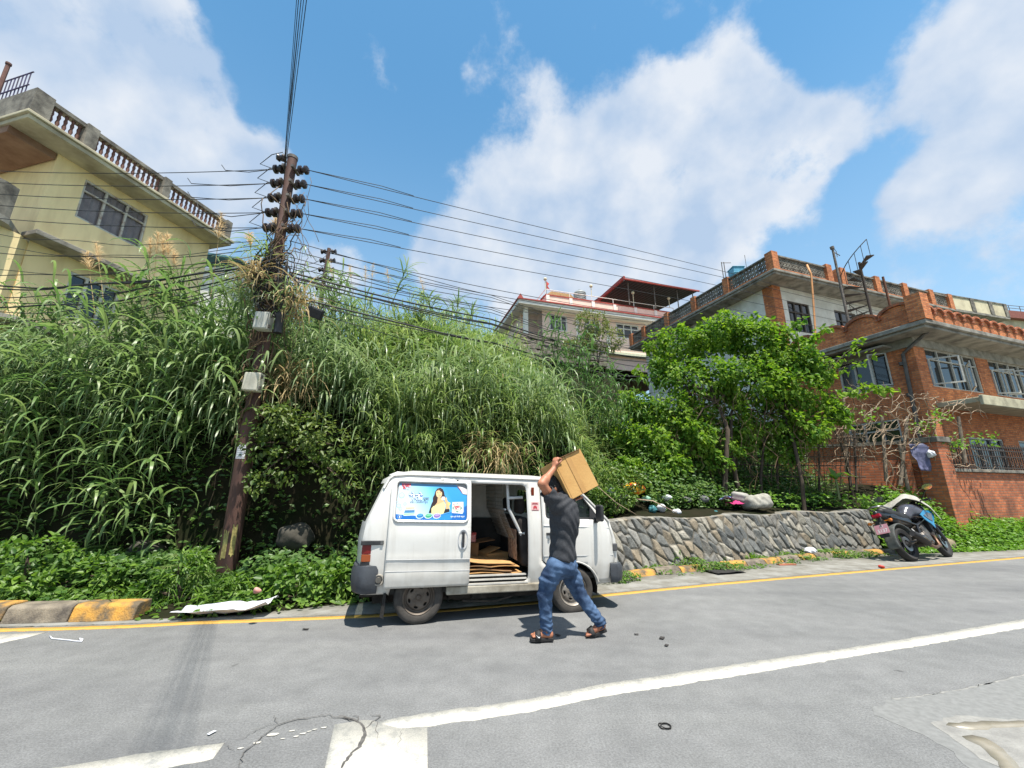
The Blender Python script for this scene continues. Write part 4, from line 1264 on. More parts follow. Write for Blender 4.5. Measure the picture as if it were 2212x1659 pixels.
def far_houses():
    h = house('cream_house', 'cream house with stained flat roof parapet far behind the brick parapet', *P(1985, 690, 34)[:2], 15)
    cm = mat('cream_plaster', rgb(214, 204, 172), rgb(176, 166, 140), rough=.9, scale=1)
    zt = P(1985, 640, 33)[2]; zs = P(1985, 672, 33)[2]
    mb = MB(); mb.bx(0, 11, 0, 8, 8, zs); obj('wall', mb, cm, h)
    sb = MB(); sb.bx(-1, 9, -1.6, 9, zs + .003, zs + .2); obj('roof_slab', sb, CONC(), h)
    pb = MB(); pb.bx(-1, 9, -1.55, -1.35, zs + .203, zt); pb.bx(-1, -.8, -1.347, 9, zs + .203, zt); obj('parapet', pb, cm, h)
    pp = MB()
    for x in (-1.05, 1.5, 4.2, 6.6, 8.6): pp.bx(x, x + .45, -1.62, -1.553, zs + .203, zt + .1)
    pp.bx(-1, 9, -1.6, -1.3, zt + .003, zt + .12); obj('parapet_trim', pp, DARKC(), h)
    h = house('red_roofed_house', 'low house with red roof edge at the right edge behind the scalloped parapet', *P(2150, 700, 40)[:2], 10)
    z = P(2150, 680, 40)[2]
    mb = MB(); mb.bx(0, 12, 0, 6, 8, z - .4); obj('wall', mb, cm, h)
    rb = MB(); rb.prism([(-.5, z - .4), (1, z + .4), (11, z + .4), (12.5, z - .4)], lambda q: (q[0], -.5, q[1]), lambda q: (q[0], 6.5, q[1])); obj('roof', rb, mat('dull_red_roof', rgb(150, 90, 78), rgb(120, 72, 64)), h)
    rl = MB()
    for zz in (.8, 1.1, 1.4): rl.tube([(.5, -.3, z + zz - .3), (5, -.3, z + zz - .3)], .03, 5)
    for x in (.5, 2, 3.5, 5): rl.tube([(x, -.3, z), (x, -.3, z + 1.1)], .03, 5)
    obj('railing', rl, mat('weathered_steel', (0, 0, 0)), h)
    h = house('teal_roofed_house', 'white house with teal roof edge showing behind the yellow house', *P(470, 600, 22)[:2], -8)
    z = P(475, 568, 22)[2]
    mb = MB(); mb.bx(-2, 1.2, 0, 5, 6, z - .25); obj('wall', mb, mat('white_plaster', (0, 0, 0)), h)
    rb = MB(); rb.prism([(-2.3, z + .75), (1.7, z - .2), (1.7, z - .1), (-2.3, z + .9)], lambda q: (q[0], -.5, q[1]), lambda q: (q[0], 5.5, q[1])); obj('roof', rb, mat('teal_roof', rgb(84, 130, 140), rgb(66, 108, 120)), h)


def brick_boundary():
    O = np.array([11.75, 11.55]); e = np.array([math.cos(math.radians(20)), math.sin(math.radians(20))])
    h = thing('brick_boundary_wall', 'old stained brick boundary wall with corner pillar and spiked railing by the road', 'wall', (O[0], O[1], 0), math.radians(20))
    mb = MB(); mb.bx(.55, 9, .05, .3, -.1, 1.95); obj('wall_panel', mb, BRICK2(), h, bevel=.01)
    pb = MB(); pb.bx(0, .548, -.02, .5, -.1, 2.75); pb.bx(4.6, 5.1, -.02, .048, -.1, 2.1); obj('pillar', pb, BRICK2(), h, bevel=.01)
    cb = MB(); cb.bx(-.06, .6, -.08, .56, 2.753, 2.9); cb.bx(.552, 9, -.02, .36, 1.953, 2.04); obj('coping', cb, DARKC(), h, bevel=.01)
    sb = MB(); sb.bx(.1, .4, .503, 5.0, 0, 2.2); obj('side_wall', sb, BRICK2(), h)
    rb = MB()
    for i in range(60):
        x = .65 + i * .13
        rb.tube([(x, .17, 2.04), (x, .17, 2.72)], .013, 5); rb.tube([(x, .17, 2.72), (x, .17, 2.84)], [.03, .002], 5)
        if i % 2 == 0:
            rb.tube([(x + .13 * math.cos(t) * .5 + .06, .17, 2.3 + .12 * math.sin(t)) for t in np.linspace(0, 6.28, 9)[:-1]], .012, 4, closed=True)
    for z in (2.1, 2.44, 2.62): rb.bx(.6, 8.6, .155, .185, z, z + .03)
    obj('railing', rb, mat('black_iron', (0, 0, 0)), h)
    # lower side wall running back from the pillar, behind the bamboo fence
    w = thing('brick_yard_wall', 'long low brick yard wall behind the bamboo fence and creepers', 'wall', (0, 0, 0))
    a = np.array([11.75, 12.0]); b = np.array([7.2, 15.2]); d = (b - a); L_ = np.linalg.norm(d); ang = math.atan2(d[1], d[0])
    w.location = (a[0], a[1], 0); w.rotation_euler = (0, 0, ang)
    mb = MB(); mb.bx(.3, L_, -.12, .12, .4, 2.75); obj('wall_panel', mb, BRICK2(), w)
    cb = MB(); cb.bx(.3, L_, -.18, .18, 2.753, 2.85); obj('coping', cb, DARKC(), w)


brick_house(); white_house(); pink_house(); yellow_house(); far_houses(); brick_boundary()
# ------------------------------------------------------------ utility poles and cables
BLK = lambda: mat('cable_black', rgb(34, 33, 34), rgb(24, 24, 26), rough=.6, scale=6)
PX, PY, PT = -4.36, 6.85, 7.85


def sagged(a, b, sag, n=26, wob=0):
    a = np.array(a, float); b = np.array(b, float)
    t = np.linspace(0, 1, n)[:, None]
    p = a + (b - a) * t
    p[:, 2] -= sag * 4 * (t * (1 - t))[:, 0]
    if wob:
        f1, f2 = random.uniform(1.5, 4), random.uniform(0, 6)
        p[:, 2] += wob * np.sin(t[:, 0] * 6.28 * f1 + f2) * (t * (1 - t))[:, 0] * 4
    return p


def cable(pts, r, name, label, group, n=5):
    mb = MB(); mb.tube(pts, r, n)
    return tag(obj(name, mb, BLK(), smooth=True), label, 'cable', group)


def build_pole():
    pole = thing('utility_pole', 'tall rusty brown steel utility pole overgrown with vines on the bank', 'utility pole', (PX, PY, 0))
    rust = mat('pole_rust', rgb(96, 66, 56), rgb(64, 46, 42), rough=.75, scale=5, bump=.3, bscale=30, stretch=(1, 1, .25))
    mb = MB()
    prof = [(.01, -.3), (.135, -.3), (.13, 2.45), (.128, 2.5), (.112, 2.56), (.11, 4.9), (.108, 4.95), (.094, 5.0), (.088, 7.8), (.088, PT), (.0, PT + .01)]
    mb.lathe(prof, n=20)
    for z in (2.5, 4.95): mb.lathe([(.10, z - .02), (.128, z), (.128, z + .05), (.10, z + .08)], n=20)
    obj('shaft', mb, rust, pole, smooth=.7)
    cap = MB(); cap.lathe([(.095, PT - .06), (.098, PT), (.06, PT + .03), (0, PT + .035)], n=20)
    obj('pole_cap', cap, mat('dull_steel', rgb(110, 104, 98), rgb(80, 74, 70)), pole, smooth=.7)
    # torn notices near the foot, white notice at head height, bands
    yl = mat('torn_yellow', rgb(190, 176, 110), rgb(140, 126, 78), rough=.9, scale=20)
    for a0, z0, hh, w in ((-1.9, .42, .40, .55), (-1.05, .46, .46, .5)):
        nb = MB(); n = 8
        vs = []; fs = []
        for i in range(n):
            a = a0 + w * i / (n - 1); zz = z0 + random.uniform(-.02, .03); z1 = z0 + hh + random.uniform(-.05, .03)
            for r_ in (.137, .134):
                vs += [(r_ * math.cos(a), r_ * math.sin(a), zz), (r_ * math.cos(a), r_ * math.sin(a), z1)]
        for i in range(n - 1):
            b = i * 4; c = b + 4
            fs += [(b, c, c + 1, b + 1), (b + 2, b + 3, c + 3, c + 2)]
        nb.add(vs, fs); obj('torn_notice', nb, yl, pole)
    nb = MB(); n = 8; vs = []; fs = []
    a0, w, z0, z1, r_ = -2.15, 1.15, 1.92, 2.14, .1325
    for i in range(n):
        a = a0 + w * i / (n - 1); vs += [(r_ * math.cos(a), r_ * math.sin(a), z0), (r_ * math.cos(a), r_ * math.sin(a), z1)]
    for i in range(n - 1): fs.append((2 * i, 2 * i + 2, 2 * i + 3, 2 * i + 1))
    nb.add(vs, fs); note = obj('paper_notice', nb, mat('paper_white', rgb(222, 222, 226), rgb(204, 204, 210), rough=.9, scale=20), pole)
    lb = MB()
    for k, (zz, cnt) in enumerate(((2.115, 6), (2.085, 8), (2.052, 5), (2.015, 9), (1.985, 4), (1.945, 9))):
        for c_ in range(cnt):
            a = a0 + .12 + (w - .24) * (c_ + .5) / cnt; da = (w - .24) / cnt * .30
            hh = .006 if k in (0, 1, 5) else .003
            rr = r_ + .0012
            lb.add([(rr * math.cos(a - da), rr * math.sin(a - da), zz - hh), (rr * math.cos(a + da), rr * math.sin(a + da), zz - hh), (rr * math.cos(a + da), rr * math.sin(a + da), zz + hh), (rr * math.cos(a - da), rr * math.sin(a - da), zz + hh)], [(0, 1, 2, 3)])
    obj('printed_line', lb, mat('ink_blue', rgb(60, 62, 100), rgb(44, 46, 80)), note)
    # insulators with brackets, five a side
    ins = mat('insulator_brown', rgb(56, 44, 40), rgb(34, 28, 28), rough=.3, scale=8)
    tips = {'L': [], 'R': []}
    for k in range(5):
        for sd, sx in (('L', -1), ('R', 1)):
            z = 7.56 - k * .33 + (.0 if sx < 0 else -.02)
            b = MB(); b.tube([(.06 * sx, 0, z), (.30 * sx, -.02, z + .0)], .022, 6); b.box((.09 * sx, 0, z), (.05, .26, .05))
            br = obj('bracket', b, mat('dull_steel', (0, 0, 0)), pole)
            c = MB(); cx = (.24 if sx < 0 else .25) * sx
            c.lathe([(.0, -.10), (.05, -.10), (.082, -.08), (.085, -.035), (.05, -.02), (.05, .02), (.085, .035), (.082, .08), (.05, .10), (0, .10)], (cx, 0, z), axis='X', n=14)
            obj('insulator', c, ins, br, smooth=.7)
            tips[sd].append((PX + cx + .1 * sx, PY, z))
    b = MB(); b.tube([(-.1, -.02, 7.72), (-.28, -.06, 7.76)], .02, 6)
    c = MB(); c.lathe([(.0, -.08), (.05, -.08), (.075, -.05), (.05, -.02), (.05, .02), (.075, .05), (.05, .08), (0, .08)], (-.16, -.1, 7.74), axis='X', n=12)
    br = obj('bracket', b, mat('dull_steel', (0, 0, 0)), pole); obj('insulator', c, ins, br, smooth=.7)
    # junction boxes
    grey = mat('box_grey', rgb(204, 200, 184), rgb(176, 172, 156), rough=.7, scale=4, bump=.1)

    def junction(nm, dx, dy, w, hgt, d, m, lab):
        c = P(dx, dy, PY - .24)
        q = MB(); q.box((0, 0, 0), (w, d, hgt)); q.box((0, -d / 2 - .012, 0), (w * .94, .02, hgt * .94))
        o = obj(nm, q, m, pole, bevel=.018); o.location = (c[0] - PX, c[1] - PY, c[2]); o.rotation_euler = (0, .06, 0)
        o['label'] = lab
        for hx, hz in ((w / 2 + .012, hgt * .3), (w / 2 + .012, -hgt * .3)):
            hb = MB(); hb.box((hx, -d / 4, hz), (.02, .04, .05)); obj('hinge', hb, mat('dull_steel', (0, 0, 0)), o)
        hb = MB(); hb.box((-w / 2 - .01, -d / 2, 0), (.02, .03, .04)); obj('latch', hb, mat('dull_steel', (0, 0, 0)), o)
        return o
    j1 = junction('junction_box', 570, 695, .24, .31, .16, mat('box_pale', rgb(196, 196, 188), rgb(166, 166, 158), rough=.7, scale=3, bump=.2, bscale=9), 'dented pale grey upper junction box')
    j2 = junction('junction_box', 548, 826, .26, .31, .14, grey, 'square cream lower junction box')
    tb = MB(); tb.lathe([(.0, -.24), (.085, -.24), (.09, -.2), (.085, .1), (.10, .12), (.10, .17), (.085, .18), (.08, .22), (0, .24)], n=18, M=Matrix.Scale(.8, 3))
    t = obj('splice_canister', tb, mat('canister_black', rgb(44, 44, 48), rgb(32, 32, 36), rough=.5), pole, smooth=.7); c = P(603, 697, PY - .2); t.location = (c[0] - PX, c[1] - PY, c[2])
    # wires strung from the insulators, to the left and to the right
    endsR = [(2300, 722), (2300, 752), (2300, 790), (2300, 838), (2300, 880)]
    for k, (dx, dy) in enumerate([(1570, 588), (1575, 602), (1575, 622), (1560, 640), (1500, 652)]):
        a = np.array(tips['R'][k]); yy = 13.2
        b = P(dx, dy, yy); c = a + (b - a) * 2.1
        pts = sagged(a, c, .55, 40)
        pts[:, 2] += .55 * 4 * (1 / 2.1) * (1 - 1 / 2.1) * np.sin(np.pi * np.minimum(1, np.linspace(0, 1, 40) * 1.05)) ** 1
        cable(pts, .0075, 'overhead_wire', ['top', 'second', 'third', 'fourth', 'lowest'][k] + ' of the five thin wires strung right from the pole insulators', 'wires strung right from the insulators')
        # tail of twisted wire by the insulator
        cable([a, a + (c - a) * .02 + np.array([0, 0, .02]), a + (c - a) * .05 + np.array([0, 0, .05]), a + (c - a) * .075 + np.array([0, 0, -.0])], .007, 'wire_tail', 'short twisted wire tail beside the ' + ['top', 'second', 'third', 'fourth', 'lowest'][k] + ' right hand insulator', 'wire tails on the right')
    for k, (dx, dy) in enumerate([(0, 363), (0, 388), (0, 413), (0, 437), (0, 465)]):
        a = np.array(tips['L'][k]); b = P(dx, dy, 7.6); c = a + (b - a) * 1.25
        cable(sagged(a, c, .12, 24), .0075, 'overhead_wire', ['top', 'second', 'third', 'fourth', 'lowest'][k] + ' of the five thin wires strung left over the yellow house', 'wires strung left from the insulators')
        e = a + (b - a) * random.uniform(.16, .3)
        cable([a, a + (e - a) * .5 + np.array([0, 0, -.07 - .05 * (k > 2)]), e + np.array([0, 0, -.03]), e + np.array([-.1, 0, .1 + .12 * (k == 3)])], .0075, 'wire_tail', 'loose wire end twisted round the ' + ['top', 'second', 'third', 'fourth', 'lowest'][k] + ' left hand wire', 'wire tails on the left')
        # jumper loops climbing between insulators
        z = a[2]
        cable([(a[0] + .02, a[1], z), (a[0] - .25, a[1] - .05, z + .08), (a[0] - .05, a[1] - .05, z + .30), (a[0] + .16, a[1] - .05, z + .36)], .008, 'jumper_wire', 'curved jumper wire rising from the ' + ['top', 'second', 'third', 'fourth', 'lowest'][k] + ' left insulator', 'jumper wires')
    # bundle that runs overhead across the street
    B = np.array([2.06, -4.0, 8.6])
    for k in range(6):
        off = np.array([(k - 2.5) * .055, 0, random.uniform(-.05, .05)])
        st = np.array([PX - .12 + .03 * (k % 3), PY - .06, 7.75 - .3 * (k % 3)])
        cable(sagged(st, B + off * 1.6, .1 + .02 * k, 30), .0055 if k % 2 else .0045, 'street_cable', ['leftmost', 'second', 'third', 'fourth', 'fifth', 'rightmost'][k] + ' of the six dark cables climbing overhead across the street', 'cables crossing over the street')
    # heavy communication cables sagging to the right in front of the hill
    specs = [  # start y on the pole, passes through (x, y), thickness
        (588, 1060, 693, .026), (596, 1060, 702, .022), (604, 1060, 712, .016), (640, 1060, 741, .026), (646, 1060, 750, .016), (520, 1060, 640, .011), (540, 1060, 650, .011), (555, 1060, 668, .010),
        (575, 1060, 680, .011), (565, 1060, 676, .013), (622, 1000, 728, .012), (660, 1000, 768, .011), (600, 1060, 700, .018)]
    wd = ['thick', 'thick', 'plain', 'heavy', 'plain', 'thin', 'thin', 'thin', 'thin', 'slim', 'slim', 'lowest thin', 'doubled']
    nums = ['first', 'second', 'third', 'fourth', 'fifth', 'sixth', 'seventh', 'eighth', 'ninth', 'tenth', 'eleventh', 'twelfth', 'thirteenth']
    for k, (sy, dx, dy, r) in enumerate(specs):
        a = P(625, sy, PY); b = P(dx, dy, 9.6)
        tgt = a + (b - a) * 3.6
        tgt[1] = min(tgt[1], 17); 
        tgt[2] += .15
        pts = sagged(a, tgt, .85 + .1 * random.random(), 44, .03)
        # keep the sag from moving the point seen at dx,dy
        pts[:, 2] += (.85 + .05) * 4 * (1 / 3.6) * (1 - 1 / 3.6) * np.clip(np.linspace(0, 3.6, 44), 0, 1) ** .9
        cable(pts, r * .68, 'telecom_cable', f'{wd[k]} black cable sagging right across the hill, {nums[k]} of thirteen', 'cables sagging right in front of the hill')
    # the same to the left, in front of the yellow house
    for k, (sy, dy, r) in enumerate([(545, 620, .012), (552, 602, .02), (560, 597, .024), (566, 628, .022), (572, 640, .012), (540, 575, .011), (530, 520, .012), (585, 690, .012), (556, 608, .014), (520, 500, .009), (550, 560, .009), (578, 660, .010), (590, 705, .012), (515, 485, .009)]):
        a = P(620, sy, PY); b = P(0, dy, 7.2); c = a + (b - a) * 1.3
        cable(sagged(a, c, .28 + .2 * random.random(), 30, .03), r * .68, 'telecom_cable', f'dark cable strung left past the yellow house, {nums[k] if k < 13 else "fourteenth"} of fourteen', 'cables strung left past the yellow house')
    # coil and tangle of slack cable on the pole
    tg = MB()
    for k in range(46):
        c = P(random.uniform(565, 622), random.uniform(560, 650), PY - .22)
        r0 = random.uniform(.10, .30); ax = random.uniform(0, 3.14); tl = random.uniform(-.6, .6)
        a0 = random.uniform(0, 6.28); sw = random.uniform(2, 6)
        tg.tube([(c[0] + r0 * math.cos(a0 + t) * math.cos(ax), c[1] + .25 * r0 * math.cos(a0 + t) * math.sin(ax), c[2] + r0 * 1.25 * math.sin(a0 + t) + tl * .2 * t / sw) for t in np.linspace(0, sw, 12)], random.uniform(.006, .012), 5)
    tag(obj('cable_coil', tg, BLK(), smooth=True), 'tangle of coiled black slack cable hung on the pole above the boxes', 'cable coil')
    vn = MB(); vn2 = []
    r2 = np.random.default_rng(21)
    for k in range(42):
        z0 = r2.uniform(2.6, 6.2); ang = r2.uniform(0, 6.28); n = 16; ln = r2.uniform(.8, 2.2)
        pts = []
        for i in range(n):
            t = i / (n - 1)
            rr = .13 + .08 * r2.random() + (.25 * t * t if k % 3 == 0 else 0)
            ang += r2.normal(.15, .35)
            pts.append((PX + rr * math.cos(ang), PY + rr * math.sin(ang) * .9, z0 + ln * (t - .5) + r2.normal(0, .03)))
        vn.tube(pts, [.012 * (1 - .6 * i / n) + .003 for i in range(n)], 4)
    for k in range(14):
        x0, z0 = PX + r2.uniform(.1, .35), r2.uniform(4.8, 7.4); n = 12
        pts = [(x0 + .25 * math.sin(i * .6 + k) * .4 + .03 * i, PY - .05 + r2.normal(0, .03), z0 - i * .13 + r2.normal(0, .02)) for i in range(n)]
        vn.tube(pts, .005, 4)
    tag(obj('dead_vine', vn, mat('dry_vine', rgb(122, 100, 76), rgb(84, 68, 54), rough=.95, scale=9), smooth=True), 'dry brown vine stems twisted round the upper utility pole', 'vine')
    # ---- black lamp box hanging from a cable
    c = P(681, 676, 6.6)
    lb = MB(); lb.box((0, 0, 0), (.28, .06, .18)); lb.box((0, -.036, 0), (.25, .014, .15))
    o = obj('floodlight', lb, mat('black_plastic', rgb(30, 30, 34), rgb(22, 22, 26), rough=.5), bevel=.012); o.location = c; o.rotation_euler = (.35, .38, .1)
    tag(o, 'flat black box lamp hanging from a cable right of the pole', 'lamp')
    hb = MB(); hb.tube([(-.06, 0, .09), (-.10, .03, .2)], .007, 5); hb.tube([(.07, 0, .09), (.10, .03, .24)], .007, 5); hb.box((.0, -.046, .02), (.1, .012, .016), M=Matrix.Rotation(.4, 3, 'Y'))
    obj('hanger', hb, BLK(), o)
    # ---- second pole up on the hill
    a = P(711, 537, 15.5); zt = a[2]
    p2 = thing('utility_pole', 'small distant utility pole with stacked insulators standing on the hilltop', 'utility pole', (a[0], a[1], 5.5), 0)
    b = P(690, 660, 15.5)
    mb = MB(); lean = (b[0] - a[0])
    mb.tube([(lean * 1.2, 0, b[2] - 5.5 - 1.5), (0, 0, zt - 5.5)], [.10, .075], 10); obj('shaft', mb, rust, p2, smooth=.7)
    for k in range(5):
        ib = MB(); z = zt - 5.5 - .15 - k * .42
        for sx in (-.22, .22): ib.lathe([(0, -.1), (.11, -.08), (.06, 0), (.11, .08), (0, .1)], (sx + lean * .03 * k, 0, z), axis='X', n=8)
        ib.tube([(-.3 + lean * .03 * k, 0, z), (.3 + lean * .03 * k, 0, z)], .03, 5)
        obj('insulator', ib, ins, p2, smooth=.7)
    ab = MB(); ab.tube([(lean * .45, 0, zt - 5.5 - 2.6), (.9 + lean * .4, 0, zt - 5.5 - 2.4)], .045, 6); obj('crossarm', ab, mat('dull_steel', (0, 0, 0)), p2)
    for k in range(4):
        st = np.array([a[0], a[1], zt - .2 - .4 * k]); e = P(1500, 690 + 6 * k, 26)
        cable(sagged(st, e, .4, 20), .016, 'overhead_wire', ['top', 'second', 'third', 'lowest'][k] + ' faint wire leaving the small hilltop pole towards the pink house', 'wires from the hilltop pole')
        s2 = np.array([PX + .1, PY, 5.6 - .12 * k])
        cable(sagged(s2, st, .3, 16), .010, 'overhead_wire', ['top', 'second', 'third', 'lowest'][k] + ' faint wire between the tall pole and the small hilltop pole', 'wires between the two poles')


build_pole()
# ------------------------------------------------------------ delivery van
def text_mesh(body, size, bold=0.0, extrude=0.0):
    c = bpy.data.curves.new('text', 'FONT'); c.body = body; c.size = size; c.offset = bold * size; c.extrude = extrude
    c.resolution_u = 3
    o = bpy.data.objects.new('text', c); col.objects.link(o)
    dg = bpy.context.evaluated_depsgraph_get()
    me = bpy.data.meshes.new_from_object(o.evaluated_get(dg))
    bpy.data.objects.remove(o)
    me.materials.clear()
    return me


def pip(p, poly):
    x, y = p; c = False; j = len(poly) - 1
    for i in range(len(poly)):
        xi, yi = poly[i]; xj, yj = poly[j]
        if (yi > y) != (yj > y) and x < (xj - xi) * (y - yi) / (yj - yi + 1e-12) + xi: c = not c
        j = i
    return c


def densify(poly, d):
    out = []
    for i in range(len(poly)):
        a = np.array(poly[i], float); b = np.array(poly[(i + 1) % len(poly)], float)
        n = max(1, int(np.linalg.norm(b - a) / d))
        for k in range(n): out.append(tuple(a + (b - a) * k / n))
    return out


def rounded(poly, r, n=4):
    out = []
    m = len(poly)
    for i in range(m):
        p0, p1, p2 = [np.array(poly[k % m], float) for k in (i - 1, i, i + 1)]
        a = p0 - p1; b = p2 - p1; la, lb = np.linalg.norm(a), np.linalg.norm(b)
        q = min(r, la * .45, lb * .45)
        s_ = p1 + a / la * q; e_ = p1 + b / lb * q
        for k in range(n + 1):
            t = k / n
            out.append(tuple((1 - t) ** 2 * s_ + 2 * t * (1 - t) * p1 + t * t * e_))
    return out


def cdt_panel(outer, holes, fmap, grid=.07):
    outer = densify(outer, grid); holes = [densify(h, grid) for h in holes]
    vs = []; es = []
    for lp in [outer] + holes:
        o = len(vs); vs += lp; es += [(o + i, o + (i + 1) % len(lp)) for i in range(len(lp))]
    xs = [p[0] for p in outer]; zs = [p[1] for p in outer]
    for x in np.arange(min(xs) + grid / 2, max(xs), grid):
        for z in np.arange(min(zs) + grid / 2, max(zs), grid):
            if pip((x, z), outer) and not any(pip((x, z), h) for h in holes):
                if min(math.hypot(x - p[0], z - p[1]) for lp in [outer] + holes for p in lp) > grid * .35: vs.append((x, z))
    rv, re_, rf, *_ = delaunay_2d_cdt([Vector(p) for p in vs], es, [], 0, 1e-6)
    mb = MB()
    fs = []
    for f in rf:
        c = sum((rv[i] for i in f), Vector((0, 0))) / len(f)
        if pip(c, outer) and not any(pip(c, h) for h in holes): fs.append(tuple(f))
    mb.add([fmap(p[0], p[1]) for p in rv], fs)
    return mb


def solid(o, t, offset=1):
    m = o.modifiers.new('thickness', 'SOLIDIFY'); m.thickness = t; m.offset = offset; m.use_even_offset = False
    return o


WZ = [.28, .32, .50, .60, .72, .9, 1.08, 1.35, 1.55, 1.62]
WW = [.64, .66, .69, .697, .70, .703, .692, .648, .605, .585]


def van_w(x, z):
    w = float(np.interp(z, WZ, WW))
    if x < -.45: w *= 1 - .06 * ((-.45 - x) / .2) ** 2
    if x > 2.05: w *= 1 - .10 * ((x - 2.05) / .45) ** 2
    return w


def build_van():
    van = thing('delivery_van', 'white minivan with open sliding side door and soap advertisement on its window', 'van', (-1.2135, 5.6866, 0), .2676)
    van.rotation_euler = (0, .012, .2676)
    VM = Matrix.Translation((-1.2135, 5.6866, 0)) @ Matrix.Rotation(.2676, 4, 'Z') @ Matrix.Rotation(.012, 4, 'Y')
    white = mat('van_white', rgb(218, 217, 213), rgb(210, 208, 203), rough=.30, scale=2.5, coat=.35, dirt=(rgb(138, 130, 114), .22, .85, .9))
    nt = white.node_tree; pb = nt.nodes['Principled BSDF']; src = pb.inputs['Base Color'].links[0].from_socket
    tcn = nt.nodes.new('ShaderNodeTexCoord'); mpn = nt.nodes.new('ShaderNodeMapping'); mpn.inputs['Scale'].default_value = (9, 9, .7)
    sn = nt.nodes.new('ShaderNodeTexNoise'); sn.inputs['Scale'].default_value = 1; sn.inputs['Detail'].default_value = 9; sn.inputs['Roughness'].default_value = .68
    nt.links.new(tcn.outputs['Object'], mpn.inputs[0]); nt.links.new(mpn.outputs[0], sn.inputs['Vector'])
    rp = nt.nodes.new('ShaderNodeValToRGB'); rp.color_ramp.elements[0].position = .30; rp.color_ramp.elements[0].color = (.60, .56, .50, 1); rp.color_ramp.elements[1].position = .50; rp.color_ramp.elements[1].color = (1, 1, 1, 1)
    nt.links.new(sn.outputs['Fac'], rp.inputs[0])
    mu = nt.nodes.new('ShaderNodeMix'); mu.data_type = 'RGBA'; mu.blend_type = 'MULTIPLY'; mu.inputs['Factor'].default_value = .32
    nt.links.new(src, mu.inputs[6]); nt.links.new(rp.outputs[0], mu.inputs[7]); nt.links.new(mu.outputs[2], pb.inputs['Base Color'])
    blackp = mat('black_trim', rgb(34, 35, 38), rgb(50, 50, 52), rough=.55, scale=12)
    rubber = mat('rubber', rgb(42, 40, 38), rgb(30, 29, 28), rough=.85, scale=20, bump=.2)
    inner = mat('van_inner', rgb(70, 70, 68), rgb(44, 43, 42), rough=.8, scale=4)
    glassm = mat_glass('van_glass', (.012, .02, .02), .55)
    near = lambda off=0: (lambda x, z: (x, -van_w(x, z) - off, z))
    outline = [(-.62, .32), (-.645, .60), (-.655, .86), (-.625, 1.07), (-.43, 1.55), (-.38, 1.605), (-.2, 1.62), (1.40, 1.595), (1.70, 1.575), (1.90, 1.515), (2.06, 1.37), (2.38, 1.06), (2.46, .84), (2.485, .6), (2.485, .33), (2.17, .32)]
    arch = [(1.84 + .335 * math.cos(t), .27 + .315 * math.sin(t)) for t in np.linspace(.12, math.pi - .12, 14)]
    rarch = [(.0 + .33 * math.cos(t), .27 + .33 * math.sin(t)) for t in np.linspace(.1, math.pi - .1, 12)]
    side = outline + arch + [(1.45, .30), (.6, .30), (.36, .30)] + rarch + [(-.34, .32)]
    opening = rounded([(.02, 1.525), (1.255, 1.505), (1.268, .385), (.40, .385), (.36, .62), (.02, .66)], .07)
    archd = [(1.84 + .335 * math.cos(t), .27 + .315 * math.sin(t)) for t in np.linspace(2.35, .35, 10)]
    fdoor = [(1.445, 1.505), (1.445, .62), (1.50, .575)] + archd + [(2.17, .35), (2.40, .35), (2.425, .62), (2.395, .87), (2.335, 1.055), (2.045, 1.345), (1.97, 1.44), (1.89, 1.495)]
    cx = sum(p[0] for p in fdoor) / len(fdoor); cz = sum(p[1] for p in fdoor) / len(fdoor)
    fhole = [(cx + (x - cx) * 1.024, cz + (z - cz) * 1.020) for x, z in fdoor]
    fhole = [(x, max(z, .362) if x > 2.1 else z) for x, z in fhole]
    # near side skin
    fh2 = [p for p in fhole]
    # the door hole touches the wheel arch: cut it as one notch of the outline
    mbn = cdt_panel(side, [opening, [(x, z + (.012 if (1.5 < x < 2.16 and z < .65) else 0)) for x, z in fh2]], near(), .08)
    body = solid(obj('body', mbn, white, van, smooth=.7), .022, -1)
    # far side skin with two windows
    fw = rounded([(1.50, 1.46), (1.50, 1.11), (2.18, 1.10), (2.0, 1.40)], .04)
    mbf = cdt_panel(side, [fw], lambda x, z: (x, van_w(x, z), z), .12)
    fsd = solid(obj('far_side', mbf, white, van, smooth=.7), .02, 1)
    gb = cdt_panel(fw, [], lambda x, z: (x, van_w(x, z) - .01, z), .15); obj('far_window', gb, glassm, van)
    # rear, roof and front skins
    pts = densify(outline[:15], .06)[:-3]
    pts = [p for p in densify(outline[:15] + [(2.485, .33)], .055)]
    i_end = max(i for i, p in enumerate(pts) if p[0] > 2.4 and p[1] > .30)
    pts = pts[:i_end + 1]
    NV = 18
    skin = MB(); rg = MB(); wsm = MB()
    rows = []
    for (x, z) in pts:
        row = []
        for k in range(NV + 1):
            v = -1 + 2 * k / NV
            b = 1 - abs(v) ** 2.6
            w = van_w(x, z)
            dx = dz = 0
            if x < -.4 and z < 1.56: dx = -.075 * b
            elif z > 1.5 and x < 1.8: dz = .05 * b * min(1, (x + .45) / .3)
            elif x >= 1.8: dx = .09 * b; dz = .02 * b
            row.append((x + dx, v * w, z + dz))
        rows.append(row)
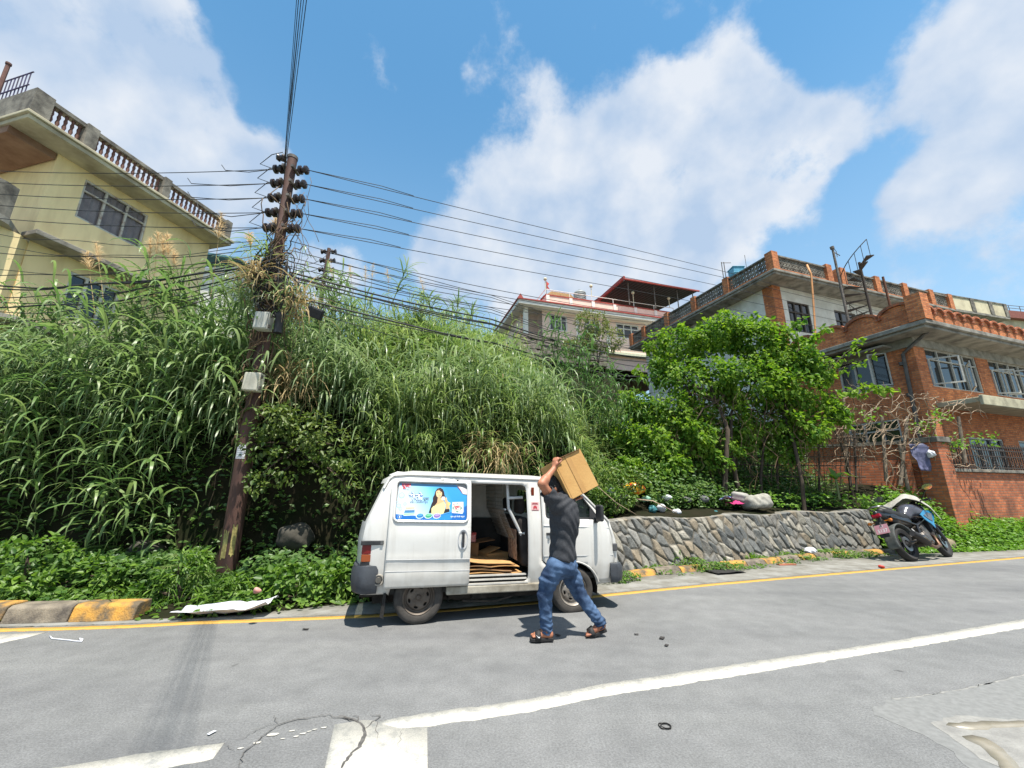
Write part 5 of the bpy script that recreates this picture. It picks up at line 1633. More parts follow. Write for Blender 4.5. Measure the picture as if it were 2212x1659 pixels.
    for i in range(len(pts) - 1):
        xm = (pts[i][0] + pts[i + 1][0]) / 2; zm = (pts[i][1] + pts[i + 1][1]) / 2
        for k in range(NV):
            q = [rows[i][k], rows[i][k + 1], rows[i + 1][k + 1], rows[i + 1][k]]
            edge = k == 0 or k == NV - 1
            if xm < -.43 and 1.08 < zm < 1.50 and not (k < 1 or k > NV - 2): rg.add(q, [(0, 1, 2, 3)])
            elif xm > 1.95 and 1.09 < zm < 1.47 and not edge: wsm.add(q, [(0, 1, 2, 3)])
            else: skin.add(q, [(0, 1, 2, 3)])
    for m_, nm, mt in ((skin, 'roof', white), (rg, 'rear_window', mat_glass('dark_glass', (.012, .014, .015), .25)), (wsm, 'windscreen', glassm)):
        me = bpy.data.meshes.new(nm); me.from_pydata(m_.v, [], m_.f)
        bm = bmesh.new(); bm.from_mesh(me); bmesh.ops.remove_doubles(bm, verts=bm.verts, dist=.0005); bmesh.ops.recalc_face_normals(bm, faces=bm.faces); bm.to_mesh(me); bm.free()
        link(nm, me, mt, van, .9)
    # drip rail
    db = MB(); db.tube([(x, -van_w(x, z) - .012, z - .012) for x, z in [(-.47, 1.45), (-.42, 1.56), (-.37, 1.60), (-.2, 1.617), (.6, 1.605), (1.4, 1.59), (1.7, 1.572), (1.9, 1.513), (2.06, 1.37), (2.2, 1.235), (2.37, 1.07)]], .013, 6)
    obj('drip_rail', db, white, van, smooth=1)
    cbx = MB(); cbx.tube([(-.42, -.55, 1.59), (-.33, -.57, 1.618), (-.2, -.575, 1.618)], [.008, .018, .008], 8); obj('roof_corner_cap', cbx, white, van, smooth=1)
    # front door
    win = rounded([(1.50, 1.45), (1.50, 1.115), (2.215, 1.095), (2.02, 1.345), (1.93, 1.435)], .035)
    fd = solid(obj('front_door', cdt_panel(fdoor, [win], near(.006), .07), white, van, smooth=.7), .03, -1)
    wg = cdt_panel(win, [], lambda x, z: (x, -van_w(x, z) + .012, z), .15); obj('window_glass', wg, glassm, fd)
    sl = MB(); sl.tube([(x, -van_w(x, z) - .004, z) for x, z in win], .010, 6, closed=True); obj('window_seal', sl, blackp, fd, smooth=1)
    qb = MB(); qb.prism([(2.08, 1.10), (2.20, 1.095), (2.10, 1.235)], lambda q: (q[0], -van_w(*q) - .012, q[1]), lambda q: (q[0], -van_w(*q) + .0, q[1])); obj('corner_plate', qb, blackp, fd)
    cr = MB(); cr.tube([(1.455, -van_w(1.45, .665) - .006, .665), (2.0, -van_w(2, .66) - .006, .66), (2.41, -van_w(2.41, .65) - .006, .65)], .006, 5); obj('crease', cr, mat('crease_grey', rgb(166, 168, 170)), fd)
    cr = MB(); cr.tube([(1.455, -van_w(1.45, .98) - .007, 1.02), (2.0, -van_w(2, .98) - .007, 1.0), (2.36, -van_w(2.36, .98) - .007, .985)], .005, 5); obj('upper_crease', cr, white, fd)
    hd = MB(); hd.bx(1.49, 1.60, -.722, -.7, .905, .935); obj('door_handle', hd, blackp, fd, bevel=.006)
    lk = MB(); lk.lathe([(0, -.012), (.013, -.012), (.016, 0)], (1.52, -.708, .86), axis='Y', n=12); obj('lock', lk, mat('chrome', rgb(180, 180, 180), rough=.25, metal=1), fd)
    # flared lip of the wheel arch
    fl = MB(); fl.tube([(1.84 + .345 * math.cos(t), -van_w(1.84, .5) - .006, .27 + .325 * math.sin(t)) for t in np.linspace(.25, math.pi - .5, 16)], .011, 6); obj('arch_lip', fl, white, fd, smooth=1)
    # mirror
    mm = MB(); mm.box((2.175, -.80, 1.17), (.05, .13, .20), M=Matrix.Rotation(.15, 3, 'Z')); mr = obj('wing_mirror', mm, blackp, fd, bevel=.02)
    ma = MB(); ma.tube([(2.17, -.69, 1.07), (2.175, -.76, 1.075), (2.175, -.79, 1.09)], .016, 6); ma.box((2.165, -.70, 1.07), (.05, .03, .05)); obj('mirror_arm', ma, blackp, mr)
    # sliding door, pushed back along the side
    off = .052
    sdoor = [(-.385, 1.49), (-.385, .385), (.545, .385), (.545, 1.545), (-.33, 1.555)]
    sdoor = rounded(sdoor, .03)
    swin = rounded([(-.335, 1.525), (.505, 1.512), (.505, 1.068), (-.335, 1.082)], .055)

    def smap(x, z):
        y = -van_w(0.2, z) - off
        y -= .012 * np.interp(z, [.53, .58, .66, .68, .70, .98, 1.02], [.9, .1, .5, .9, .3, .3, 0])
        y -= .006 * vnoise(np.array([[x * .6, z * .8, .0]]), 1.2, 4)[0]
        return (x, y, z)
    sd = solid(obj('sliding_door', cdt_panel(sdoor, [swin], smap, .045), white, van, smooth=.5), .03, -1)
    ring = MB(); ring.tube([(x, smap(x, z)[1] - .004, z) for x, z in swin], .014, 6, closed=True); obj('window_rim', ring, white, sd, smooth=1)
    for z in (.675, .555):
        cz_ = MB(); cz_.tube([(-.38, smap(-.38, z)[1] - .001, z + .004), (.54, smap(.54, z)[1] - .001, z - .008)], .004, 4); obj('crease', cz_, mat('crease_grey', (0, 0, 0)), sd)
    rc = MB(); rc.lathe([(.0, .004), (.044, .004), (.052, -.004), (.058, -.004), (.060, .004)], (.455, smap(.45, .88)[1] - .003, .88), axis='Y', n=28, M=Matrix.Diagonal((1, 1, 1.9)).to_3x3()); obj('handle_recess', rc, mat('recess_white', rgb(196, 198, 200), rough=.4), sd, smooth=.8)
    hb = MB(); hb.bx(.442, .468, smap(.45, .88)[1] - .04, smap(.45, .88)[1] - .012, .795, .965); hb.bx(.44, .47, smap(.45, .88)[1] - .014, smap(.45, .88)[1], .93, .965); obj('door_handle', hb, blackp, sd, bevel=.007)
    # window of the sliding door with the printed advert
    gl_ = cdt_panel(swin, [], lambda x, z: (x, -van_w(.2, z) - off + .018, z), .12); obj('window_glass', gl_, mat('grey_board', rgb(150, 152, 154), rough=.3), sd)
    poster(sd, lambda x, z, d: (x, -van_w(.2, z) - off + .013 - d, z))
    # reflector, sticker, lamp, trim, filler cap on the fixed side
    nb = MB(); nb.bx(1.315, 1.355, -van_w(1.33, 1.42) - .014, -van_w(1.33, 1.42) + .0, 1.375, 1.475); obj('side_marker', nb, mat('amber_lens', rgb(120, 50, 34), rgb(100, 40, 28), rough=.2), van, bevel=.008)
    sb = cdt_panel([(1.31, 1.195), (1.41, 1.195), (1.41, 1.295), (1.31, 1.295)], [], near(.003), .1); st = obj('sticker', sb, mat('sticker_pink', rgb(214, 176, 176), rough=.6), van)
    lb = MB()
    for x0, x1, z0, z1 in [(1.335, 1.385, 1.222, 1.242), (1.345, 1.375, 1.242, 1.254), (1.335, 1.347, 1.214, 1.222), (1.373, 1.385, 1.214, 1.222), (1.318, 1.40, 1.270, 1.276), (1.325, 1.395, 1.282, 1.288), (1.318, 1.402, 1.200, 1.205)]:
        lb.add([near(.0055)(x, z) for x, z in ((x0, z0), (x1, z0), (x1, z1), (x0, z1))], [(0, 1, 2, 3)])
    obj('printed_mark', lb, mat('print_red', rgb(176, 56, 66), rough=.6), st)
    tl = MB()
    for (z0, z1, mi) in ((.735, .835, 0), (.655, .732, 1)):
        tl.prism([(-.655, 0), (-.60, -.012), (-.555, -.010), (-.555, .03), (-.655, .03)], lambda q: (q[0] + .01, -van_w(-.6, .75) + q[1] - .004, z0), lambda q: (q[0] + .01, -van_w(-.6, .75) + q[1] - .004, z1), mi)
    obj('tail_light', tl, [mat('lamp_red', rgb(120, 26, 28), rgb(96, 20, 22), rough=.12), mat('lamp_amber', rgb(150, 76, 40), rough=.12)], van, bevel=.006)
    tl = MB(); tl.prism([(-.66, 0), (-.60, -.014), (-.55, -.012), (-.55, .03), (-.66, .03)], lambda q: (q[0] + .01, -van_w(-.6, .6) + q[1], .575), lambda q: (q[0] + .01, -van_w(-.6, .6) + q[1], .652)); obj('lamp_housing', tl, blackp, van)
    tb = MB(); tb.bx(-.66, -.42, -van_w(-.5, .86) - .012, -van_w(-.5, .86) + .02, .83, .875); obj('trim_strip', tb, blackp, van, bevel=.006)
    vb = MB()
    for z in (.838, .856): vb.bx(-.455, -.425, -van_w(-.5, .86) - .02, -van_w(-.5, .86) - .013, z, z + .010)
    obj('vent', vb, mat('chrome', (0, 0, 0)), van)
    fb = MB(); fb.lathe([(.0, -.016), (.028, -.016), (.034, -.006), (.036, .0)], (-.445, -van_w(-.44, .47) - .012, .47), axis='Y', n=20)
    fr = MB(); fr.lathe([(.038, .0), (.046, -.014), (.056, -.014), (.066, .012)], (-.445, -van_w(-.44, .47) - .004, .47), axis='Y', n=24); frr = obj('filler_recess', fr, mat('dirty_white', rgb(160, 154, 144)), van, smooth=.8); obj('filler_cap', fb, mat('worn_steel', rgb(150, 146, 140), rgb(110, 106, 100), rough=.35, metal=.8), frr, smooth=.6)
    # bumpers, wrapped round the corners
    bump = mat('bumper_grey', rgb(66, 70, 76), rgb(48, 50, 55), rough=.6, scale=6, bump=.1)
    rb = MB()
    sec = [(-.745, .36), (-.765, .42), (-.765, .55), (-.735, .615), (-.66, .63), (-.63, .60), (-.63, .36)]
    path = []
    prof = [(0, .345), (.05, .335), (.10, .36), (.115, .44), (.115, .55), (.085, .612), (.0, .625)]

    def bumper(front):
        m_ = MB(); sgn = 1 if front else -1
        x_end = 2.43 if front else -.595
        pth = [((2.36 if front else -.46), -.665), ((2.42 if front else -.56), -.675), (x_end, -.655)] + [(x_end + sgn * .045, -.60), (x_end + sgn * .065, -.45), (x_end + sgn * .075, 0), (x_end + sgn * .065, .45), (x_end + sgn * .045, .60), (x_end, .655), ((2.36 if front else -.46), .66)]
        n = len(pth); o = []
        for i, (x, y) in enumerate(pth):
            a = np.array(pth[max(0, i - 1)]); b = np.array(pth[min(n - 1, i + 1)]); t = (b - a) / np.linalg.norm(b - a)
            nn = np.array([t[1], -t[0]]) * (1 if front else -1) * (1)
            if (nn[0] * sgn < 0 and abs(nn[0]) > .5) or (y < -.6 and nn[1] > 0 and abs(nn[0]) < .6): nn = -nn
            for (d, z) in prof:
                k = .62 if i in (0, n - 1) else 1
                zz = z if not front else .335 + (z - .335) * .78
                m_.v.append((x + nn[0] * d * k * .75, y + nn[1] * d * k * (.45), zz))
        q = len(prof)
        for i in range(n - 1):
            for j in range(q - 1): m_.f.append((i * q + j, i * q + j + 1, (i + 1) * q + j + 1, (i + 1) * q + j)); m_.mi.append(0)
        m_.f.append(tuple(range(q))); m_.mi.append(0); m_.f.append(tuple(range((n - 1) * q, n * q))); m_.mi.append(0)
        return m_
    solid(obj('rear_bumper', bumper(False), bump, van, smooth=.8), .004, 0)
    solid(obj('front_bumper', bumper(True), bump, van, smooth=.8), .004, 0)
    hl = MB(); hl.lathe([(0, .0), (.07, -.005), (.085, -.03)], (2.49, -.48, .72), axis='X', n=18); obj('headlight', hl, mat('lens_clear', rgb(200, 205, 208), rough=.1), van, smooth=1)
    hl = MB(); hl.lathe([(0, .0), (.07, -.005), (.085, -.03)], (2.49, .48, .72), axis='X', n=18); obj('headlight', hl, mat('lens_clear', (0, 0, 0)), van, smooth=1)
    cnr = MB(); cnr.bx(2.405, 2.475, -.672, -.60, .70, .79); obj('corner_lamp', cnr, mat('smoke_lens', rgb(84, 84, 86), rough=.2), van, bevel=.012)
    # sill, floor, underside
    under = mat('underbody', rgb(66, 60, 54), rgb(34, 31, 28), rough=.9, scale=7, bump=.3)
    dirty = mat('dirty_sill', rgb(176, 170, 156), rgb(120, 112, 98), rough=.8, scale=5)
    s1 = MB(); s1.bx(.30, 1.50, -.70, -.62, .285, .37); obj('sill', s1, dirty, van, bevel=.012)
    s2 = MB(); s2.bx(.02, 1.262, -.695, -.66, .375, .392); s2.bx(.02, 1.255, -.66, -.62, .415, .43); s2.bx(.02, 1.255, -.64, -.60, .455, .47); obj('door_rail', s2, white, van)
    s3 = MB(); s3.bx(-.58, 2.30, -.60, .62, .385, .45); s3.bx(-.58, 1.3, -.60, .62, .30, .383); obj('floor', s3, inner, van)
    s4 = MB(); s4.bx(-.5, 2.2, -.42, -.34, .18, .30); s4.bx(-.5, 2.2, .34, .42, .18, .30); s4.tube([(0, -.58, .27), (0, .58, .27)], .045, 10); s4.tube([(1.84, -.55, .25), (1.84, .55, .25)], .03, 8); s4.lathe([(0, -.12), (.12, -.08), (.13, .05), (0, .12)], (0, .05, .26), axis='Y', n=14)
    s4.tube([(1.5, -.2, .22), (.9, -.22, .2), (.3, -.25, .22), (-.2, -.3, .24), (-.65, -.32, .26)], .03, 8); s4.bx(.45, .95, -.30, -.1, .14, .26); s4.bx(.62, .78, -.55, -.44, .2, .29)
    s4.tube([(.5, -.6, .20), (.9, -.56, .17), (1.1, -.58, .22)], .012, 6)
    obj('chassis', s4, under, van)
    for x in (0, 1.84):
        wa = MB()
        for t0, t1 in zip(np.linspace(-.2, math.pi + .2, 15)[:-1], np.linspace(-.2, math.pi + .2, 15)[1:]):
            r_ = .345
            wa.add([(x + r_ * math.cos(t0), -.64, .27 + r_ * math.sin(t0)), (x + r_ * math.cos(t1), -.64, .27 + r_ * math.sin(t1)), (x + r_ * math.cos(t1), -.40, .27 + r_ * math.sin(t1)), (x + r_ * math.cos(t0), -.40, .27 + r_ * math.sin(t0))], [(0, 1, 2, 3)])
        wa.bx(x - .35, x + .35, -.41, -.39, .2, .62)
        obj('wheel_well', wa, under, van)
    mf = MB(); mf.prism([(-.38, .33), (-.40, .10), (-.36, .08), (-.35, .33)], lambda q: (q[0], -.68, q[1]), lambda q: (q[0], -.50, q[1])); obj('mud_flap', mf, rubber, van)
    # inside: far wall board, bulkhead cage, seat
    ib = MB(); ib.bx(-.3, 1.0, .600, .612, 1.06, 1.50); obj('inner_board', ib, mat('pale_board', rgb(206, 210, 206), rgb(186, 190, 188), rough=.7), van)
    iw = MB(); iw.bx(-.55, 1.3, .655, .665, .45, 1.04); obj('inner_wall', iw, inner, van)
    hdl = MB(); hdl.bx(-.3, 1.7, -.55, .56, 1.545, 1.555); obj('headlining', hdl, mat('lining', rgb(112, 110, 104), rough=.9), van)
    cg = MB()
    for y in np.arange(-.44, .56, .05): cg.tube([(.98, y, 1.52), (1.0, y, 1.2), (1.17, y, .82)], .0035, 4)
    for z in np.arange(.84, 1.5, .05):
        x = np.interp(z, [.82, 1.2, 1.52], [1.17, 1.0, .98]); cg.tube([(x, -.46, z), (x, .56, z)], .0035, 4)
    cage = obj('cage_mesh', cg, mat('galvanised', rgb(150, 148, 142), rough=.5, metal=.5), van)
    cf = MB()
    cf.tube([(1.04, -.50, 1.51), (1.06, -.50, 1.22), (1.24, -.50, .88)], .020, 8); cf.tube([(1.02, .1, 1.52), (1.04, .1, 1.2), (1.21, .1, .82)], .014, 8)
    cf.tube([(1.06, -.5, 1.34), (1.24, -.52, 1.35)], .018, 8); cf.tube([(1.20, -.5, .92), (1.27, -.52, .915)], .018, 8); cf.tube([(1.02, -.5, 1.2), (1.02, .56, 1.2)], .012, 8)
    obj('cage_frame', cf, mat('frame_white', rgb(204, 206, 206), rough=.4), cage, smooth=1)
    for y in (-.30, .34):
        sd_ = SDF((1.10, y - .3, .42), (1.75, y + .3, 1.42), .018)
        sd_.rbox((1.28, y, .86), (.075, .23, .25), .06, np.array(Matrix.Rotation(-.12, 3, 'Y'))); sd_.rbox((1.26, y, 1.24), (.05, .13, .10), .045, k=.03); sd_.rbox((1.47, y, .60), (.24, .23, .08), .06, k=.04)
        sd_.obj('front_seat', mat('seat_cloth', rgb(58, 54, 52), rgb(40, 37, 36), rough=.95, scale=8), van)
    cv = MB(); n = 12
    for i in range(n):
        for j in range(8):
            y0, y1 = -.53 + .42 * i / n, -.53 + .42 * (i + 1) / n; z0, z1 = .60 + .36 * j / 8, .60 + .36 * (j + 1) / 8
            f = lambda y, z: (1.172 - .04 * (z - .6) + .006 * math.sin(y * 60) * math.sin(z * 70), y, z)
            cv.add([f(y0, z0), f(y1, z0), f(y1, z1), f(y0, z1)], [(0, 1, 2, 3)])
    obj('seat_cover', cv, mat('quilted_cover', rgb(164, 138, 118), rgb(104, 84, 72), rough=.9, scale=22), van)
    sw = MB(); sw.tube([(1.93, -.32 + .17 * math.cos(t), 1.0 + .17 * math.sin(t)) for t in np.linspace(0, 6.28, 20)[:-1]], .012, 6, closed=True); sw.tube([(1.95, -.32, 1.0), (2.2, -.32, .8)], .02, 6); obj('steering_wheel', sw, blackp, van)
    dsh = MB(); dsh.bx(2.02, 2.36, -.55, .55, .72, .98); obj('dashboard', dsh, blackp, van, bevel=.03)
    # wheels
    tyre = mat('tyre_rubber', rgb(74, 70, 66), rgb(52, 49, 46), rough=.9, scale=9, bump=.15, bscale=60)
    rimr = mat('rusty_rim', rgb(112, 102, 92), rgb(80, 70, 62), rough=.6, scale=7, metal=.2)
    rimf = mat('bare_rim', rgb(150, 144, 136), rgb(104, 96, 88), rough=.5, scale=7, metal=.3)
    for x, y, rm in ((0, -.605, rimr), (1.84, -.612, rimf), (0, .605, rimr), (1.84, .612, rimr)):
        s_ = 1 if y < 0 else -1
        w = bpy.data.objects.new('wheel', None); col.objects.link(w); w.parent = van; w.location = (x, y, .268)
        tb = MB()
        prof = [(.172, -.045), (.178, -.062), (.20, -.072), (.235, -.074), (.255, -.066), (.266, -.052), (.270, -.02), (.2715, 0), (.270, .02), (.266, .052), (.255, .066), (.235, .074), (.20, .072), (.178, .062), (.172, .045)]
        tb.lathe([(r_, h * 1) for r_, h in prof], axis='Y', n=56)
        obj('tyre', tb, tyre, w, smooth=.9)
        rb_ = MB(); rb_.lathe([(.178, -.060 * s_), (.172, -.066 * s_), (.165, -.060 * s_), (.158, -.045 * s_), (.150, -.022 * s_), (.138, -.020 * s_)], axis='Y', n=48); rb_.lathe([(.178, .06), (.15, .03), (.15, -.03)], axis='Y', n=32)
        rim = obj('rim', rb_, rm, w, smooth=.7)
        hol = [[(.104 * math.cos(a) + .024 * math.cos(t) * -math.sin(a) + .013 * math.sin(t) * math.cos(a), .104 * math.sin(a) + .024 * math.cos(t) * math.cos(a) + .013 * math.sin(t) * math.sin(a)) for t in np.linspace(0, 6.28, 11)[:-1]] for a in np.arange(6) * math.pi / 3 + .3]
        circ = [(.1385 * math.cos(t), .1385 * math.sin(t)) for t in np.linspace(0, 2 * math.pi, 41)[:-1]]
        fz = lambda r_: s_ * -np.interp(r_, [0, .05, .07, .085, .12, .139], [.038, .038, .030, .036, .034, .020])
        dm = cdt_panel(circ, hol, lambda a, b: (a, float(fz(math.hypot(a, b))), b), .022)
        solid(obj('disc', dm, rm, rim, smooth=.6), .004, 0)
        bk = MB(); bk.lathe([(0, -.0), (.135, 0)], axis='Y', n=24); obj('brake_drum', bk, under, rim)
        hc = MB(); hc.lathe([(0, -.056 * s_), (.02, -.055 * s_), (.03, -.047 * s_), (.034, -.036 * s_)], axis='Y', n=20)
        for k in range(4):
            a = k * math.pi / 2 + .5; hc.lathe([(0, -.046 * s_), (.008, -.046 * s_), (.009, -.03 * s_)], (.055 * math.cos(a), 0, .055 * math.sin(a)), axis='Y', n=6)
        obj('hub_cap', hc, rm, rim, smooth=.6)
    cargo(VM)


def poster(parent, fm):
    X = lambda px: -.318 + (px - 125) * .000432
    Z = lambda py: 1.087 + (1232 - py) * .000417
    def shape(poly, d, m, name, smooth=False):
        n = len(poly)
        mb = MB(); mb.add([fm(X(a), Z(b), d) for a, b in poly], [tuple(range(n))])
        return mb
    def ell(cx, cy, rx, ry, n=24, rot=0):
        return [(cx + rx * math.cos(t) * math.cos(rot) - ry * math.sin(t) * math.sin(rot), cy + rx * math.cos(t) * math.sin(rot) + ry * math.sin(t) * math.cos(rot)) for t in np.linspace(0, 2 * math.pi, n + 1)[:-1]]
    # sheet printed pale blue to strong blue
    m = bpy.data.materials.new('poster_print'); m.use_nodes = True
    nt = m.node_tree; N = nt.nodes.new; L = nt.links.new
    b = nt.nodes['Principled BSDF']; b.inputs['Roughness'].default_value = .35
    tc = N('ShaderNodeTexCoord'); sx = N('ShaderNodeSeparateXYZ'); L(tc.outputs['Object'], sx.inputs[0])
    ma = N('ShaderNodeMath'); ma.operation = 'MULTIPLY_ADD'; ma.inputs[1].default_value = .62; ma.inputs[2].default_value = -.62; L(sx.outputs['Z'], ma.inputs[0])
    ad = N('ShaderNodeMath'); ad.operation = 'ADD'; L(sx.outputs['X'], ad.inputs[0]); L(ma.outputs[0], ad.inputs[1])
    cr = N('ShaderNodeValToRGB'); e = cr.color_ramp.elements
    e[0].position = .0; e[0].color = (*rgb(206, 226, 238), 1); e[1].position = .52; e[1].color = (*rgb(54, 150, 212), 1)
    q = e.new(.12); q.color = (*rgb(176, 216, 236), 1); q = e.new(.36); q.color = (*rgb(96, 182, 226), 1)
    L(ad.outputs[0], cr.inputs[0]); L(cr.outputs[0], b.inputs['Base Color'])
    sheet = [(172, 245), (300, 240), (1050, 262), (1660, 262), (1740, 300), (1880, 515), (2008, 545), (2010, 1225), (130, 1225), (130, 800)]
    po = obj('advert_sheet', cdt_panel([(X(a), Z(b_)) for a, b_ in sheet], [], lambda x, z: fm(x, z, 0), .05), m, parent, smooth=True)
    mats = {}
    def pm(c):
        k = 'ink_%d_%d_%d' % c
        return mat(k, rgb(*c), tuple(x * .94 for x in rgb(*c)), rough=.4, scale=20)
    D = [0.0006]
    def put(poly, c, nm, dd=.00003, par=None):
        D[0] += dd
        dens = densify(poly, 40) if len(poly) < 14 else poly
        mb = cdt_panel([(X(a), Z(b_)) for a, b_ in poly], [], lambda x, z: fm(x, z, D[0]), .08)
        return obj(nm, mb, pm(c), par or po)
    put([(130, 1065), (330, 1085), (640, 1110), (860, 1120), (1130, 1105), (1300, 1085), (1590, 1010), (1890, 900), (2010, 830), (2010, 1225), (130, 1225)], (24, 104, 184), 'blue_band')
    put([(1000, 1222), (1100, 1150), (1300, 1100), (1600, 1030), (1600, 1200), (1500, 1222)], (40, 138, 206), 'light_band')
    put([(172, 246), (1050, 264), (1650, 264), (1720, 320), (1050, 318), (172, 292)], (70, 132, 176), 'top_band')
    for cx, cy, r in ((245, 572, 78), (190, 850, 58), (240, 930, 46), (345, 800, 42), (150, 745, 26)):
        put(ell(cx, cy, r, r), (150, 190, 224), 'bubble'); put(ell(cx, cy, r * .84, r * .84), (196, 220, 236), 'bubble_light')
    # stack of towels
    for z0, z1, c in ((1050, 1110, (214, 226, 222)), (1045, 1085, (150, 196, 150)), (985, 1035, (70, 140, 190)), (965, 990, (44, 108, 166)), (930, 965, (206, 218, 220)), (880, 932, (214, 196, 168)), (925, 935, (120, 160, 130))):
        put([(325 + (1110 - z1) * .2, z1), (600, z1 - 10), (612, (z0 + z1) / 2), (600, z0), (335 + (1110 - z1) * .2, z0 + 8)], c, 'towel')
    # woman in a saree: hair, shoulders, face, arm, drape
    put([(1105, 560), (1130, 450), (1180, 380), (1260, 350), (1330, 395), (1370, 470), (1385, 560), (1440, 640), (1380, 660), (1230, 640), (1215, 720), (1190, 820), (1150, 880), (1060, 860), (1040, 800), (1075, 720), (1070, 640), (1085, 590)], (52, 36, 36), 'hair')
    put([(975, 1035), (1010, 900), (1045, 780), (1130, 860), (1140, 960), (1060, 1040)], (40, 40, 44), 'blouse_sleeve')
    put([(1360, 1050), (1420, 920), (1520, 930), (1535, 1000), (1430, 1030)], (40, 40, 44), 'blouse_sleeve')
    put([(1200, 640), (1320, 620), (1340, 690), (1400, 740), (1250, 810), (1130, 840), (1190, 760)], (222, 182, 134), 'neck')
    put(ell(1232, 510, 82, 122, 26, -.08), (232, 196, 148), 'face')
    put([(1155, 450), (1180, 405), (1240, 390), (1310, 430), (1335, 500), (1345, 560), (1310, 480), (1240, 425), (1190, 430)], (52, 36, 36), 'fringe')
    put([(1045, 920), (1090, 860), (1230, 800), (1370, 735), (1420, 800), (1410, 930), (1370, 1050), (1250, 1085), (1050, 1060)], (232, 222, 158), 'saree')
    put([(1460, 720), (1560, 770), (1520, 850), (1545, 960), (1490, 900)], (222, 204, 130), 'saree_fold')
    put([(1390, 690), (1430, 640), (1470, 700), (1470, 780), (1510, 880), (1490, 930), (1430, 930), (1425, 780)], (224, 182, 132), 'forearm')
    put([(1390, 640), (1420, 610), (1450, 640), (1450, 700), (1400, 700)], (226, 186, 138), 'hand')
    put(ell(1195, 490, 17, 7), (54, 38, 34), 'eye'); put(ell(1265, 480, 17, 7), (54, 38, 34), 'eye')
    put([(1168, 468), (1195, 460), (1212, 470), (1195, 466)], (60, 42, 36), 'brow'); put([(1246, 462), (1270, 452), (1290, 462), (1270, 458)], (60, 42, 36), 'brow')
    put([(1205, 565), (1240, 572), (1275, 558), (1262, 582), (1235, 590)], (176, 66, 66), 'mouth'); put([(1215, 568), (1240, 573), (1266, 564), (1240, 580)], (240, 236, 230), 'smile')
    put([(1226, 500), (1220, 540), (1242, 545)], (206, 162, 118), 'nose')
    put([(1310, 600), (1390, 595), (1400, 690), (1310, 690)], (226, 232, 238), 'soap_cake')
    # boxed packet
    put([(1600, 745), (1900, 735), (1912, 1005), (1890, 1060), (1595, 1035)], (226, 230, 236), 'packet')
    put([(1890, 745), (1912, 735), (1920, 1000), (1892, 1055)], (190, 200, 210), 'packet_side')
    for t in ([(1685, 800), (1740, 775), (1795, 800)], [(1600, 905), (1645, 850), (1645, 960)], [(1885, 905), (1830, 850), (1830, 960)], [(1690, 985), (1740, 1035), (1790, 985)]):
        put(t, (120, 164, 150), 'packet_leaf')
    put(rounded([(1655, 815), (1825, 815), (1830, 960), (1800, 985), (1680, 985), (1650, 960)], 20), (196, 178, 130), 'packet_ring')
    put(rounded([(1668, 830), (1815, 830), (1815, 950), (1790, 972), (1690, 972), (1665, 950)], 20), (236, 236, 236), 'packet_label')
    put([(1625, 790), (1660, 785), (1660, 815), (1630, 820)], (206, 110, 100), 'packet_mark'); put([(1830, 800), (1850, 798), (1848, 815), (1828, 818)], (206, 150, 110), 'packet_mark')
    # three coloured buttons
    for cx, c, c2 in ((755, (44, 120, 182), (90, 160, 210)), (978, (60, 160, 120), (120, 200, 160)), (1200, (140, 112, 178), (180, 156, 206))):
        put(ell(cx - 5, 1115, 105, 70, 28, -.15), (206, 226, 240), 'button_rim'); put(ell(cx, 1110, 88, 56, 28, -.15), c, 'button'); put(ell(cx + 2, 1090, 66, 26, 24, -.15), c2, 'button_light')
    put(ell(232, 1130, 52, 55), (160, 190, 224), 'emblem_ring'); put(ell(232, 1130, 43, 46), (30, 92, 168), 'emblem_disc'); put([(212, 1105), (252, 1105), (240, 1140), (245, 1165), (218, 1165), (224, 1140)], (214, 226, 240), 'emblem_cup')
    # curled corner of the sheet, showing its white back and a magenta edge
    put([(1720, 310), (1790, 340), (1850, 430), (1880, 515), (1800, 400)], (150, 24, 74), 'curl_edge', .0008)
    put([(1745, 305), (1880, 330), (2005, 390), (2005, 540), (1885, 515), (1840, 430)], (214, 208, 210), 'curl_back', .0008)

    def text(body, px, py, size_px, c, bold=.02, nm='lettering', rim=None):
        for cc, bb in ([(rim, bold + .022)] if rim else []) + [(c, bold)]:
            D[0] += .00003
            me = text_mesh(body, size_px * .00043, bb)
            V = np.zeros(len(me.vertices) * 3, np.float32); me.vertices.foreach_get('co', V); V = V.reshape(-1, 3)
            out = [fm(X(px) + v[0], Z(py) + v[1], D[0]) for v in V]
            me.vertices.foreach_set('co', np.array(out, np.float32).ravel()); me.update()
            link(nm, me, pm(cc), po)
    text("पूजा", 232, 352, 150, (206, 44, 58), .03)
    text("साबुन उद्योग", 275, 415, 34, (150, 140, 150), .01)
    text("सेतो", 440, 690, 235, (206, 220, 240), .03, rim=(56, 84, 150))
    text("पूजा", 815, 690, 96, (30, 58, 92), .012)
    text("सफा र चमकीलो लुगा", 470, 772, 62, (58, 76, 108), .0)
    text("पूजा", 1668, 905, 88, (206, 48, 52), .03)
    text("सधैं सफा", 1690, 950, 30, (190, 120, 60), .01)
    text("लुगा धुने सेतो साबुन", 1560, 1152, 54, (214, 228, 244), .012)


